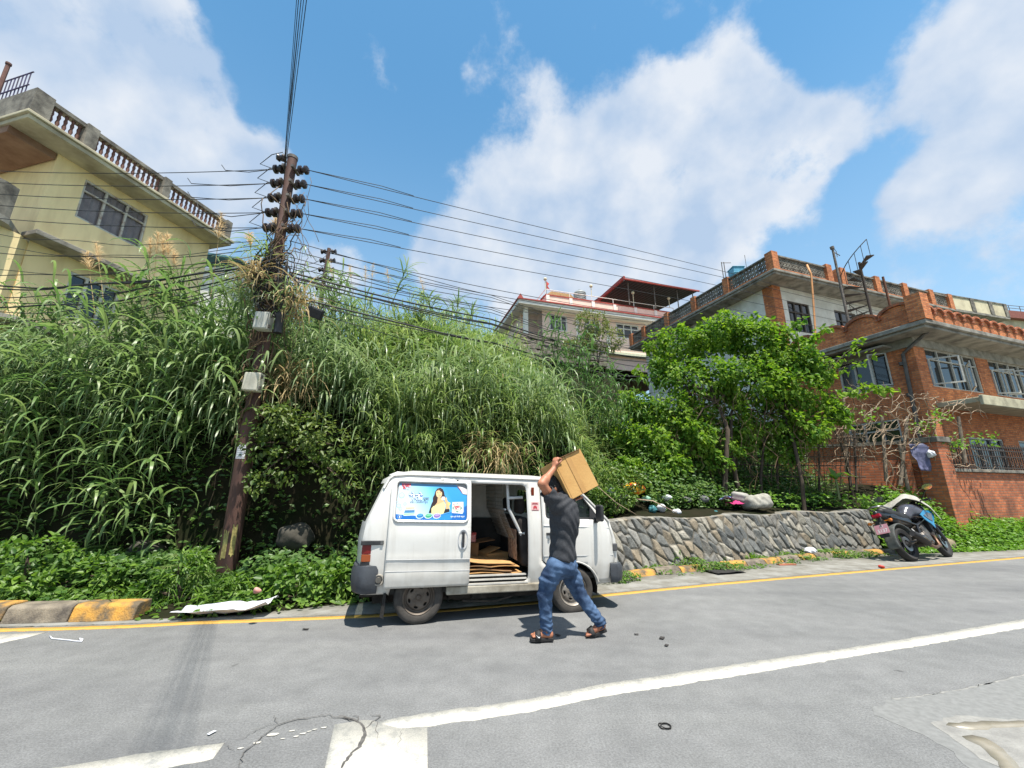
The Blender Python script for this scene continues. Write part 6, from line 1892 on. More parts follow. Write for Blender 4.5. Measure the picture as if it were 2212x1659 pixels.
def cargo(VM):
    card = mat('cardboard', rgb(192, 150, 98), rgb(176, 134, 86), rough=.9, scale=5, bump=.1, bscale=30)
    cardd = mat('worn_cardboard', rgb(150, 116, 80), rgb(122, 92, 64), rough=.9, scale=6)
    labs = ['uppermost tan flattened carton lying folded in the van doorway', 'second flattened carton under the topmost one in the van doorway', 'third flattened carton down in the van doorway pile', 'fourth flattened carton down in the van doorway pile', 'lowest flattened carton on the van floor by the sill']
    specs = [((.66, -.34, .615), (.92, .50), (.03, .085, .10)), ((.50, -.36, .575), (.70, .46), (.0, .10, -.04)), ((.75, -.33, .545), (.86, .50), (.01, .0, .06)), ((.62, -.36, .515), (.95, .46), (.0, .02, -.03)), ((.72, -.38, .482), (.98, .44), (0, 0, .02))]
    for k, (c, d, r) in enumerate(specs):
        mb = MB(); n = 10; m = 6
        w, l = d
        top = []
        for i in range(n + 1):
            for j in range(m + 1):
                x = -w / 2 + w * i / n; y = -l / 2 + l * j / m
                z = .012 * math.sin(i * .8 + k) + (.05 * max(0, (x - .2)) * (-1 if k == 0 else .3)) + random.uniform(-.002, .002)
                top.append((x, y, z))
        vs = top + [(x, y, z - .007) for x, y, z in top]
        N_ = len(top); q = m + 1
        fs = []
        for i in range(n):
            for j in range(m):
                a = i * q + j; fs += [(a, a + q, a + q + 1, a + 1), (N_ + a, N_ + a + 1, N_ + a + q + 1, N_ + a + q)]
        for i in range(n):
            a = i * q; fs += [(a, N_ + a, N_ + a + q, a + q)]; a = i * q + m; fs += [(a, a + q, N_ + a + q, N_ + a)]
        for j in range(m):
            a = j; fs += [(a, a + 1, N_ + a + 1, N_ + a)]; a = n * q + j; fs += [(a, N_ + a, N_ + a + 1, a + 1)]
        mb.add(vs, fs)
        o = obj('flattened_carton', mb, card if k in (0, 2, 4) else cardd)
        o.matrix_world = VM @ Matrix.Translation(c) @ Matrix.Rotation(r[2], 4, 'Z') @ Matrix.Rotation(r[1], 4, 'Y') @ Matrix.Rotation(r[0], 4, 'X')
        tag(o, labs[k], 'cardboard', 'flattened cartons in the van')
    mb = MB(); mb.bx(-.36, .36, -.2, .2, 0, .26); 
    o = obj('cardboard_box', mb, cardd, bevel=.004); o.matrix_world = VM @ Matrix.Translation((.42, .16, .50)); tag(o, 'shadowed brown carton standing deep inside the van', 'box')
    fl = MB(); fl.add([(.36, -.2, .258), (.36, .2, .258), (.58, .2, .29), (.58, -.2, .29), (.36, -.2, .263), (.36, .2, .263), (.58, .2, .295), (.58, -.2, .295)], [(0, 1, 2, 3), (4, 7, 6, 5), (0, 4, 5, 1), (1, 5, 6, 2), (2, 6, 7, 3), (3, 7, 4, 0)]); obj('flap', fl, cardd, o)
    mb = MB(); mb.bx(-.17, .17, -.12, .12, 0, .13); o = obj('carton', mb, card, bevel=.004); o.matrix_world = VM @ Matrix.Translation((1.0, .06, .50)) @ Matrix.Rotation(.4, 4, 'Z'); tag(o, 'small tan carton wedged beside the seat cover inside the van', 'box')
    fl = MB(); fl.add([(-.17, -.12, .132), (-.17, .12, .132), (.05, .14, .19), (.05, -.1, .19), (-.17, -.12, .137), (-.17, .12, .137), (.05, .14, .195), (.05, -.1, .195)], [(0, 1, 2, 3), (4, 7, 6, 5), (0, 4, 5, 1), (1, 5, 6, 2), (2, 6, 7, 3), (3, 7, 4, 0)]); obj('flap', fl, card, o)
    s = SDF((-.2, -.16, -.02), (.2, .16, .24), .014)
    s.ell((0, 0, .09), (.17, .12, .10)); s.ell((-.06, 0, .14), (.08, .08, .07), k=.05)
    s.f = s.f + .008 * np.sin(s.X * 60) * np.sin(s.Z * 50 + s.X * 20)
    o = s.obj('plastic_bag', mat('grey_bag', rgb(120, 120, 128), rgb(84, 84, 92), rough=.35)); o.matrix_world = VM @ Matrix.Translation((.27, .1, .76)); tag(o, 'crumpled grey plastic bag on the carton inside the van', 'bag')
    mb = MB(); mb.bx(-.13, .13, -.08, .08, 0, .12); o = obj('soap_packet', mb, mat('packet_pink', rgb(176, 80, 84), rgb(206, 150, 150), rough=.5, scale=16), bevel=.01); o.matrix_world = VM @ Matrix.Translation((.62, .08, .762)); tag(o, 'reddish wrapped packet on the carton inside the van', 'packet')
    bd = MB(); bd.bx(-.132, .132, -.083, .083, .095, .122); obj('band', bd, mat('band_red', rgb(170, 40, 48), rough=.5), o)


build_van()
# ------------------------------------------------------------ man carrying a carton
def pz(x, y, Y):
    return P((2050 + x * .4884) * .5486, (1750 + y * .4884) * .5486, Y)


def build_man():
    base = np.array([.58, 4.60, 0.0])
    man = thing('person', 'man in grey t-shirt, blue jeans and black slide sandals carrying a carton on his shoulder', 'person', base)
    skin = mat('skin_tan', rgb(176, 118, 88), rgb(150, 96, 72), rough=.55, scale=9, bump=.08, bscale=90)
    Y0 = 4.56
    hipc = pz(335, 935, Y0); hipL = pz(292, 985, Y0 - .085); hipR = pz(365, 985, Y0 + .085)
    kneeL = pz(196, 1205, Y0 - .06); ankL = pz(208, 1500, 4.52); 
    kneeR = pz(468, 1195, Y0 + .10); ankR = pz(650, 1448, 4.66)
    chest = pz(340, 600, Y0); waist = pz(335, 800, Y0); neck = pz(318, 425, Y0 + .0)
    shL = pz(275, 470, Y0 - .15); shR = pz(355, 460, Y0 + .17)
    elL = pz(172, 318, Y0 - .27); wrL = pz(268, 195, Y0 - .135)
    head = pz(262, 352, Y0 + .02)
    heelL = pz(250, 1552, 4.515); toeL = pz(92, 1556, 4.50); ballL = pz(125, 1552, 4.505)
    heelR = pz(672, 1482, 4.665); toeR = pz(528, 1541, 4.64); ballR = pz(560, 1532, 4.645)
    elR = pz(330, 470, Y0 + .40); wrR = pz(405, 452, Y0 + .34)
    lo = np.array([-.02, 4.05, -.02]); hi = np.array([1.2, 5.1, 1.95])
    # --- one continuous skin
    s = SDF(lo, hi, .0085)
    k = .03
    s.ell(chest, (.125, .165, .22), k=k); s.ell(waist, (.105, .14, .18), k=k); s.ell(hipc, (.12, .15, .13), k=k)
    s.cap(chest + np.array([0, 0, .1]), neck, .09, .06, k); s.cap(neck, head + np.array([.015, 0, -.04]), .058, .055, .02)
    fwd = np.array([-.86, -.05, -.50]); fwd /= np.linalg.norm(fwd)   # face looks down and ahead
    upv = np.array([-.50, 0, .86]); upv -= fwd * (upv @ fwd); upv /= np.linalg.norm(upv)
    sidev = np.cross(upv, fwd)
    R = np.stack([fwd, sidev, upv], 1)
    s.ell(head, (.098, .078, .118), R, k=.02)
    s.ell(head + fwd * .035 - upv * .055, (.062, .060, .065), R, k=.03)      # jaw
    s.cap(head + fwd * .092 + upv * .015, head + fwd * .118 - upv * .022, .010, .016, .012)  # nose
    s.cap(head + fwd * .088 - upv * .052 - sidev * .018, head + fwd * .088 - upv * .052 + sidev * .018, .009, .009, .008)  # lips
    s.cap(head + fwd * .085 + upv * .034 - sidev * .035, head + fwd * .085 + upv * .034 + sidev * .035, .012, .012, .012)  # brow
    for sg in (-1, 1):
        s.ell(head + sidev * sg * .080 - upv * .01 - fwd * .005, (.022, .010, .033), R, k=.008)     # ears
        s.ell(head + fwd * .088 + sidev * sg * .032 + upv * .012, (.012, .014, .010), R, k=.008, op='s')
    s.cap(shL, elL, .056, .043, .03); s.ell(shL, (.07, .07, .075), k=.04); s.cap(elL, wrL, .041, .027, .02)
    s.ell(elL + (wrL - elL) * .25, (.044, .044, .046), k=.03)
    s.cap(shR, elR, .056, .043, .03); s.ell(shR, (.07, .07, .075), k=.04); s.cap(elR, wrR, .041, .028, .02)
    s.cap(hipL, kneeL, .085, .058, .03); s.cap(kneeL, ankL, .055, .038, .02); s.cap(hipR, kneeR, .085, .058, .03); s.cap(kneeR, ankR, .055, .038, .02)
    for ank, heel, ball, toe in ((ankL, heelL, ballL, toeL), (ankR, heelR, ballR, toeR)):
        s.cap(ank, heel + np.array([-.02, 0, .025]), .036, .033, .02); s.cap(ank + np.array([-.01, 0, -.01]), ball + np.array([0, 0, .018]), .036, .026, .02); s.cap(heel + np.array([-.02, 0, .02]), ball + np.array([0, 0, .012]), .032, .030, .02)
        d = (toe - ball); d /= np.linalg.norm(d); sd = np.array([0, 1, 0])
        for i, (off, ln, r) in enumerate([(-.033, .030, .0105), (-.014, .036, .0105), (.004, .036, .0108), (.021, .033, .011), (.040, .042, .0145)] if True else []):
            b = ball + sd * off * (1 if toe is toeL else -1) + np.array([0, 0, .012]); s.cap(b, b + d * ln, r, r * .9, .006)
    # left hand gripping the top edge of the box: palm on the near face, fingers over the edge
    hdir = (pz(285, 105, Y0 - .10) - wrL); hdir /= np.linalg.norm(hdir)
    palm = wrL + hdir * .055
    acr = np.array([.55, -.55, .15]); acr -= hdir * (acr @ hdir); acr /= np.linalg.norm(acr)
    nrm = np.cross(hdir, acr); nrm = nrm if nrm[1] > 0 else -nrm
    Rh = np.stack([acr, nrm, hdir], 1)
    s.ell(palm, (.041, .018, .052), Rh, k=.02)
    for i in range(4):
        o = acr * (-.033 + .022 * i); L_ = (.030, .036, .034, .026)[i] if i else .030
        k1 = palm + hdir * .040 + o; k2 = k1 + hdir * L_ * .9 + nrm * .008; k3 = k2 + nrm * .030 + acr * .006 + hdir * .004; k4 = k3 + nrm * .018 - hdir * .012
        s.cap(k1, k2, .0098, .0092, .006); s.cap(k2, k3, .0092, .0086, .005); s.cap(k3, k4, .0086, .0075, .005)
    t0 = palm - hdir * .018 + acr * .036; t1 = t0 + acr * .032 + hdir * .022; t2 = t1 + acr * .012 + hdir * .028 + nrm * .008
    s.cap(t0, t1, .0135, .0115, .01); s.cap(t1, t2, .0112, .0085, .006)
    # right hand under the lower edge of the box
    hd2 = np.array([.75, -.55, .2]); hd2 /= np.linalg.norm(hd2); pl2 = wrR + hd2 * .05
    up2 = np.array([0, 0, 1.]); ac2 = np.cross(hd2, up2); ac2 /= np.linalg.norm(ac2)
    s.ell(pl2, (.05, .042, .018), np.stack([hd2, ac2, np.cross(hd2, ac2)], 1), k=.02)
    for i in range(4):
        b = pl2 + hd2 * .04 + ac2 * (-.032 + .021 * i); m_ = b + hd2 * .032; e = m_ + hd2 * .02 + up2 * .012; s.cap(b, m_, .0098, .009, .006); s.cap(m_, e, .009, .0078, .005)
    b = pl2 + ac2 * .04; s.cap(b, b + ac2 * .03 + hd2 * .025, .013, .010, .008)
    s.obj('body', skin, man, base)
    # --- hair
    h = SDF(head - .2, head + .2, .009)
    h.ell(head - fwd * .012 + upv * .018, (.108, .090, .118), R)
    h.ell(head + fwd * .085 - upv * .055, (.085, .11, .095), R, k=.02, op='s')
    h.ell(head - fwd * .06 - upv * .06, (.060, .072, .085), R, k=.03)
    h.f = h.f + .006 * np.sin(h.X * 140 + 3 * np.sin(h.Z * 60)) * np.sin(h.Z * 120 + h.Y * 90)
    h.obj('hair', mat('hair_black', rgb(24, 21, 20), rgb(14, 12, 12), rough=.45, scale=40, bump=.6, bscale=120), man, base)
    # --- t-shirt
    t = SDF(lo + np.array([0, 0, .7]), hi, .009)
    ch2 = pz(345, 580, Y0); wa2 = pz(338, 790, Y0); hem = pz(338, 905, Y0)
    t.ell(ch2, (.150, .195, .26), k=.05); t.ell(wa2, (.128, .17, .25), k=.06); t.ell(hem, (.134, .172, .13), k=.06)
    t.ell(pz(400, 600, Y0), (.085, .15, .22), k=.05)
    slL = shL + (elL - shL) * .62; slR = shR + (elR - shR) * .62
    t.cap(shL + np.array([.02, 0, -.03]), slL, .086, .074, .05); t.cap(shR + np.array([.02, 0, -.03]), slR, .086, .074, .05)
    t.cap(ch2 + np.array([0, 0, .12]), neck + np.array([0, 0, -.02]), .115, .078, .05)
    # folds: diagonal creases across the back and pulled lines from the raised shoulder
    A = (t.Z - 1.18) + .85 * (t.X - .55); B = (t.Z - 1.38) - .55 * (t.X - .55) + .3 * (t.Y - 4.5)
    fold = .0042 * np.sin(A * 52 + 3.0 * np.sin(t.X * 17 + t.Y * 9)) * np.clip((1.36 - t.Z) / .25, 0, 1) + .0065 * np.sin(B * 70 + 2.2 * np.sin(t.X * 16)) * np.exp(-((t.Z - 1.33) / .10) ** 2) + .0015 * np.sin(t.X * 60 + 9 * t.Y) * np.sin(t.Z * 48)
    t.f = t.f + fold.astype(np.float32)
    # open hem, sleeve and neck: cut by planes / capsules
    zc = hem[2] - .035
    t.put((zc + .010 * np.sin(t.X * 40 + t.Y * 30) - t.Z) + 0 * t.X, .008, 'i') if False else t.put((t.Z - zc - .008 * np.sin(t.X * 40 + t.Y * 30)) * -1 + 0 * t.X + 0 * t.Y, .008, 'i')
    for sh, sl, el in ((shL, slL, elL), (shR, slR, elR)):
        ax = (el - sh) / np.linalg.norm(el - sh)
        d = (t.X - sl[0]) * ax[0] + (t.Y - sl[1]) * ax[1] + (t.Z - sl[2]) * ax[2]
        rad = np.sqrt((t.X - sl[0]) ** 2 + (t.Y - sl[1]) ** 2 + (t.Z - sl[2]) ** 2)
        t.put(np.where(rad < .17, d - .005, -1.0).astype(np.float32), .006, 'i')
        t.cap(sl - ax * .03, sl + ax * .06, .060, .060, .004, 's')
    t.cap(neck + np.array([0, 0, -.01]), head, .066, .075, .006, 's')
    t.obj('t_shirt', mat('shirt_grey', rgb(66, 68, 72), rgb(54, 55, 59), rough=.92, scale=60, bump=.15, bscale=300, spec=.2), man, base)
    # --- jeans
    j = SDF(lo, (1.2, 5.1, 1.1), .0085)
    j.ell(pz(335, 960, Y0), (.135, .168, .135), k=.05); j.ell(pz(395, 985, Y0), (.07, .14, .10), k=.05)
    mL = pz(226, 1095, Y0 - .07); mR = pz(425, 1095, Y0 + .09)
    j.cap(hipL, mL, .108, .090, .04); j.cap(mL, kneeL, .090, .071, .03); j.cap(kneeL, ankL + (kneeL - ankL) * .0, .070, .058, .03)
    j.cap(hipR, mR, .108, .090, .04); j.cap(mR, kneeR, .090, .071, .03); j.cap(kneeR, ankR + (kneeR - ankR) * .0, .069, .057, .03)
    zz = j.Z
    low = np.clip((.34 - zz) / .22, 0, 1)
    wr = 0.0048 * low * np.sin(zz * 150 + 2.5 * np.sin(j.X * 34 + j.Y * 20)) + .0026 * np.sin((zz - .55 * np.abs(j.X - .5)) * 75 + 3 * np.sin(j.X * 22 + j.Y * 13)) + .0020 * np.sin(zz * 38 + j.X * 66 + j.Y * 40)
    kn = np.exp(-((zz - .58) / .10) ** 2) * .004 * np.sin(zz * 110 + 30 * j.X + 12 * j.Y)
    j.f = j.f + (wr + kn).astype(np.float32)
    for ank, knee in ((ankL, kneeL), (ankR, kneeR)):
        ax = (ank - knee) / np.linalg.norm(ank - knee); c = ank + ax * .03
        d = (j.X - c[0]) * ax[0] + (j.Y - c[1]) * ax[1] + (j.Z - c[2]) * ax[2]
        rad = np.sqrt((j.X - c[0]) ** 2 + (j.Y - c[1]) ** 2 + (j.Z - c[2]) ** 2)
        j.put(np.where(rad < .14, d, -1.0).astype(np.float32), .006, 'i'); j.cap(c - ax * .04, c + ax * .05, .046, .046, .004, 's')
    wz = pz(335, 885, Y0)[2]
    j.put((j.Z - wz) + 0 * j.X + 0 * j.Y, .006, 'i')
    den = mat('denim', rgb(82, 106, 138), rgb(46, 62, 88), rough=.9, scale=6, bump=.3, bscale=220, spec=.2, lo=.38, hi=.62)
    # faded thighs and knees: paler noise
    j.obj('jeans', den, man, base)
    # --- sandals
    blk = mat('sandal_black', rgb(38, 37, 38), rgb(28, 27, 28), rough=.7, scale=20)
    for heel, ball, toe, zs in ((heelL, ballL, toeL, 1), (heelR, ballR, toeR, -1)):
        ax = toe - heel; L_ = np.linalg.norm(ax); ax /= L_; up = np.array([0, 0, 1.]); up -= ax * (up @ ax); up /= np.linalg.norm(up); sd = np.cross(up, ax)
        mid = (toe + heel) / 2
        mb = MB(); poly = [(-.5, -.03), (-.46, -.038), (-.2, -.036), (.15, -.044), (.38, -.046), (.50, -.034), (.54, 0), (.50, .036), (.38, .046), (.15, .042), (-.2, .034), (-.46, .036), (-.5, .03)]
        bend = lambda a: (0.0 if zs > 0 else -.012 * max(0, a - .1) * 2)
        LL = L_ * 1.16
        f = lambda q, z: tuple(mid + ax * q[0] * LL + sd * q[1] + up * (z + bend(q[0])) - base)
        mb.prism(poly, lambda q: f(q, -.030), lambda q: f(q, -.002))
        so = obj('sandal', mb, blk, man, bevel=.004)
        st = MB(); n = 10; rows = []
        for i in range(n + 1):
            th = math.pi * i / n
            for a in (.06, .30):
                c = mid + ax * a * LL
                rows.append(tuple(c + sd * -.050 * math.cos(th) + up * (-.012 + .068 * math.sin(th) * (1.1 if a < .1 else .85)) - base))
        st.add(rows, [(2 * i, 2 * i + 1, 2 * i + 3, 2 * i + 2) for i in range(n)])
        solid(obj('strap', st, blk, so, smooth=True), .006, 1)
        # pale curved tick on the near side of the strap
        if zs > 0:
            tk = MB(); side = -1 if sd[1] > 0 else 1
            pts2 = [(.10, .022), (.14, .008), (.18, .010), (.29, .036), (.19, .020), (.145, .018)]
            def g(a, z):
                th = math.asin(min(1, max(.05, (z + .012) / .068)))
                return tuple(mid + ax * a * LL + sd * side * (.050 * math.cos(th) + .0085) + up * z - base)
            tk.add([g(a, z) for a, z in pts2], [tuple(range(6))]); obj('tick_mark', tk, mat('tick_white', rgb(220, 220, 220)), so)
    # --- carton on the shoulder
    TL = pz(258, 138, Y0 - .11); TR = pz(475, 42, Y0 + .0); BR = pz(635, 325, Y0 - .0); BL = pz(408, 452, Y0 - .11)
    ex = ((TR - TL) + (BR - BL)) / 2; ez = ((TL - BL) + (TR - BR)) / 2
    W = np.linalg.norm(ex); H = np.linalg.norm(ez); ex /= W; ez -= ex * (ez @ ex); ez /= np.linalg.norm(ez); ey = np.cross(ez, ex)
    D = .40
    c = (TL + TR + BL + BR) / 4 + ey * D / 2
    bx = MB(); bx.bx(-W / 2, W / 2, -D / 2, D / 2, -H / 2, H / 2)
    card = mat('box_tan', rgb(190, 150, 92), rgb(178, 136, 80), rough=.85, scale=4, bump=.12, bscale=40)
    o = obj('cardboard_box', bx, card, bevel=.005)
    o.matrix_world = Matrix(((ex[0], ey[0], ez[0], c[0]), (ex[1], ey[1], ez[1], c[1]), (ex[2], ey[2], ez[2], c[2]), (0, 0, 0, 1)))
    tag(o, 'large tan taped carton held on the shoulder of the walking man', 'box')
    tp = MB(); tp.bx(-.028, .028, -D / 2 - .0025, -D / 2 - .0005, -H / 2 + .002, H / 2 - .002); tp.bx(-.028, .028, -D / 2, D / 2, H / 2 + .0005, H / 2 + .0025)
    obj('tape', tp, mat('brown_tape', rgb(182, 141, 84), rgb(172, 130, 76), rough=.5), o)
    fl = MB(); fl.bx(-W / 2 + .02, -W / 2 + .023, -D / 2 - .0018, -D / 2 - .0004, -H * .5 + .01, H * .5 - .01); fl.bx(-.0035 - .03, -.03, -D / 2 - .0032, -D / 2 - .0026, -H / 2 + .005, H / 2 - .005)
    obj('fold_line', fl, mat('fold_brown', rgb(140, 104, 60)), o)
    fp = MB(); fp.bx(-W / 2 + .01, W / 2 - .01, -D / 2 - .02, -D / 2 + .11, H / 2 + .0035, H / 2 + .0075); obj('flap', fp, mat('worn_cardboard', (0, 0, 0)), o)


build_man()
# ------------------------------------------------------------ parked motorcycle
def build_bike():
    K = 1.12
    bk = thing('motorcycle', 'black and blue motorcycle leaning on its stand beside the end of the stone wall', 'motorcycle', (8.34, 9.27, 0))
    bk.rotation_euler = (math.radians(-17), 0, math.radians(24)); bk.scale = (K, K, K)
    blk = mat('bike_black', rgb(30, 30, 33), rgb(20, 20, 22), rough=.35, scale=8, coat=.3)
    matt = mat('bike_matt', rgb(44, 44, 46), rgb(32, 32, 34), rough=.7, scale=9)
    tyre = mat('bike_tyre', rgb(46, 45, 44), rgb(34, 33, 32), rough=.9, scale=10, bump=.2)
    grey = mat('bike_engine', rgb(112, 106, 100), rgb(70, 66, 62), rough=.45, scale=12, metal=.5)
    alu = mat('bike_alloy', rgb(150, 150, 150), rgb(110, 110, 110), rough=.3, metal=.8)
    blue = mat('bike_blue', rgb(40, 128, 168), rgb(30, 104, 146), rough=.3, coat=.5)
    chrome = mat('chrome', rgb(180, 180, 180), rough=.25, metal=1)

    def wheel(x, w, R, steer=0):
        e = bpy.data.objects.new('wheel', None); col.objects.link(e); e.parent = bk; e.location = (x, 0, R); e.rotation_euler = (0, 0, steer)
        t = MB(); prof = [(R - .085, -w * .36)] + [(R - .06 + .06 * math.cos(a), w / 2 * math.sin(a) * 1.0) for a in np.linspace(-1.25, 1.25, 9)] + [(R - .085, w * .36)]
        t.lathe(prof, axis='Y', n=48)
        obj('tyre', t, tyre, e, smooth=.9)
        r = MB(); r.lathe([(R - .085, -w * .36), (R - .105, -w * .3), (R - .115, -.01), (R - .115, .01), (R - .105, w * .3), (R - .085, w * .36)], axis='Y', n=40)
        for k in range(5):
            a = 2 * math.pi * k / 5
            for d in (-.1, .1): r.tube([(.04 * math.cos(a + d * 3), 0, .04 * math.sin(a + d * 3)), ((R - .11) * math.cos(a + d), 0, (R - .11) * math.sin(a + d))], .011, 6)
        r.lathe([(0, -w * .5), (.045, -w * .45), (.045, w * .45), (0, w * .5)], axis='Y', n=16)
        obj('rim', r, matt, e, smooth=.7)
        dsk = MB(); dsk.lathe([(.07, -w * .42), (.13, -w * .42), (.13, -w * .42 - .005), (.07, -w * .42 - .005)], axis='Y', n=32); obj('brake_disc', dsk, alu, e)
        return e
    wheel(0, .145, .305); wheel(1.34, .115, .30, .12)
    # swing arm, shock, chain case
    m = MB(); m.tube([(0, -.11, .305), (.22, -.11, .34), (.45, -.09, .40)], .026, 8); m.tube([(0, .11, .305), (.22, .11, .34), (.45, .09, .40)], .026, 8); m.tube([(.36, 0, .42), (.42, 0, .72)], .045, 10)
    obj('swing_arm', m, grey, bk, smooth=.8)
    # hugger and rear flap
    s = SDF((-.45, -.16, .05), (.45, .16, .72), .016); s.cap((0, -.5, .305), (0, .5, .305), .375, .375, .01); s.cap((0, -.6, .305), (0, .6, .305), .345, .345, .006, 's')
    s.put((np.abs(s.Y) - .10) + 0 * s.X + 0 * s.Z, .02, 'i'); s.put((s.X * .9 - (s.Z - .36)) * .75 - .14 + 0 * s.Y, .02, 'i'); s.put(-(s.Z - .24) + 0 * s.X + 0 * s.Y, .02, 'i')
    s.obj('rear_mudguard', mat('mudguard_grey', rgb(88, 92, 90), rgb(62, 65, 64), rough=.75, scale=6), bk)
    # engine block
    s = SDF((.30, -.26, .16), (1.08, .26, .75), .016)
    s.rbox((.62, 0, .36), (.19, .15, .12), .05, k=.03); s.ell((.56, -.15, .36), (.13, .05, .12)); s.ell((.56, .15, .36), (.13, .05, .12)); s.rbox((.78, 0, .52), (.10, .11, .12), .03, np.array(Matrix.Rotation(-.45, 3, 'Y')), k=.02)
    s.f = s.f + np.where(s.Z > .44, .008 * np.sin((s.Z + .4 * s.X) * 190), 0).astype(np.float32)
    s.obj('engine', grey, bk)
    m = MB(); m.tube([(.86, -.05, .52), (.98, -.10, .40), (.92, -.14, .22), (.66, -.17, .19), (.40, -.20, .26)], .028, 10); obj('exhaust_pipe', m, mat('brown_exhaust', rgb(122, 92, 72), rgb(84, 64, 54), rough=.45, metal=.5), bk, smooth=1)
    m = MB(); m.tube([(.42, -.20, .25), (.36, -.21, .29), (.12, -.23, .40), (-.02, -.235, .46)], [.035, .062, .068, .05], 14); mu = obj('muffler', m, matt, bk, smooth=.8)
    m = MB(); m.tube([(.34, -.255, .315), (.16, -.285, .395)], .03, 8); obj('heat_shield', m, alu, mu, smooth=1)
    # frame tubes, footpegs, stand
    m = MB()
    for y in (-.12, .12): m.tube([(1.08, y * .4, .92), (.92, y, .72), (.55, y, .62), (.25, y, .70), (-.15, y * .8, .80)], .022, 8); m.tube([(.55, y, .62), (.48, y, .40)], .026, 8); m.tube([(.40, y * 1.1, .36), (.38, y * 2, .36)], .015, 6)
    obj('frame', m, blk, bk, smooth=.8)
    m = MB(); m.tube([(.56, .14, .28), (.50, .30, .08), (.47, .36, .0)], .014, 6); m.box((.47, .36, .0), (.07, .05, .012)); obj('side_stand', m, matt, bk)
    m = MB(); m.tube([(.26, -.13, .55), (.24, -.19, .40)], .02, 6); m.tube([(.20, -.19, .40), (.30, -.19, .40)], .017, 6); m.tube([(.55, -.17, .3), (.55, -.24, .3)], .017, 6); obj('footrest', m, alu, bk)
    # tank
    s = SDF((.40, -.30, .60), (1.25, .30, 1.20), .015)
    s.ell((.82, 0, .90), (.27, .175, .16)); s.ell((.92, 0, .84), (.22, .20, .13), k=.06); s.ell((.60, 0, .82), (.15, .11, .10), k=.06)
    s.obj('fuel_tank', mat('tank_charcoal', rgb(70, 70, 78), rgb(52, 52, 60), rough=.22, coat=.6, scale=5), bk)
    # shrouds
    for y in (-1, 1):
        m = MB(); poly = [(.72, .80), (.92, .88), (1.16, .86), (1.20, .78), (1.02, .62), (.98, .52), (.90, .62), (.78, .70)]
        m.prism(poly, lambda q: (q[0], y * (.205 + .03 * (q[0] - .7)), q[1]), lambda q: (q[0], y * (.185 + .03 * (q[0] - .7)), q[1])); obj('shroud', m, blue, bk, bevel=.008)
        m = MB(); poly = [(.80, .78), (.98, .83), (1.10, .80), (.99, .66), (.90, .70)]
        m.prism(poly, lambda q: (q[0], y * (.214 + .03 * (q[0] - .7)), q[1]), lambda q: (q[0], y * (.206 + .03 * (q[0] - .7)), q[1])); obj('shroud_panel', m, mat('pale_grey', rgb(96, 104, 110), rough=.4), bk)
    m = MB(); m.bx(.98, 1.05, -.13, .13, .48, .80); obj('radiator', m, matt, bk)
    # seat and tail
    s = SDF((-.50, -.22, .60), (.72, .22, 1.06), .014)
    s.cap((.55, 0, .80), (.28, 0, .80), .085, .105, .03); s.cap((.20, 0, .85), (-.18, 0, .92), .10, .075, .04); s.f = np.maximum(s.f, (s.Z - np.interp(s.X[:, 0, 0], [-.3, .15, .25, .6], [.985, .95, .875, .875])[:, None, None]).astype(np.float32) * np.ones_like(s.f))
    s.obj('seat', mat('seat_vinyl', rgb(34, 33, 34), rgb(24, 23, 24), rough=.6, scale=20), bk)
    s = SDF((-.56, -.2, .55), (.62, .2, 1.0), .014)
    s.cap((.45, 0, .70), (.05, 0, .76), .11, .11, .03); s.cap((.05, 0, .78), (-.36, 0, .89), .105, .05, .05); s.put((np.abs(s.Y) - .135) + 0 * s.X + 0 * s.Z, .02, 'i')
    s.obj('tail_fairing', blk, bk)
    m = MB(); m.tube([(-.05, -.14, .93), (-.30, -.12, 1.0), (-.38, 0, 1.01), (-.30, .12, 1.0), (-.05, .14, .93)], .017, 7); obj('grab_rail', m, alu, bk, smooth=1)
    m = MB(); m.box((-.385, 0, .845), (.06, .15, .06), M=Matrix.Rotation(.4, 3, 'Y')); obj('tail_light', m, mat('bike_red', rgb(150, 24, 44), rgb(120, 18, 36), rough=.15), bk, bevel=.012)
    m = MB(); m.tube([(-.32, 0, .82), (-.42, 0, .64)], .03, 8); m.box((-.425, 0, .60), (.016, .16, .30), M=Matrix.Rotation(.25, 3, 'Y')); ar = obj('plate_bracket', m, matt, bk)
    m = MB(); m.box((-.447, 0, .60), (.006, .225, .165), M=Matrix.Rotation(.25, 3, 'Y')); pl = obj('number_plate', m, mat('plate_pink', rgb(206, 150, 160), rgb(196, 138, 150), rough=.5), bk)
    for t_, z, sz in (("91", .625, .07), ("5137", .545, .085)):
        me = text_mesh(t_, sz, .02)
        V = np.zeros(len(me.vertices) * 3, np.float32); me.vertices.foreach_get('co', V); V = V.reshape(-1, 3); V[:, 0] -= V[:, 0].mean()
        c, s_ = math.cos(.25), math.sin(.25)
        out = np.stack([-.452 + s_ * (V[:, 1] + z - .60) * 1.0, -V[:, 0], z + c * V[:, 1]], 1); me.vertices.foreach_set('co', out.astype(np.float32).ravel()); me.update()
        link('lettering', me, mat('plate_white', rgb(236, 230, 230)), pl)
    for y in (-1, 1):
        m = MB(); m.tube([(-.36, 0, .74), (-.38, y * .17, .73)], .01, 6); m.lathe([(0, -.03), (.026, -.025), (.03, .02), (0, .035)], (-.385, y * .18, .73), axis='X', n=12); obj('indicator', m, mat('amber', rgb(190, 110, 40), rough=.2), bk, smooth=.8)
    # front end
    m = MB()
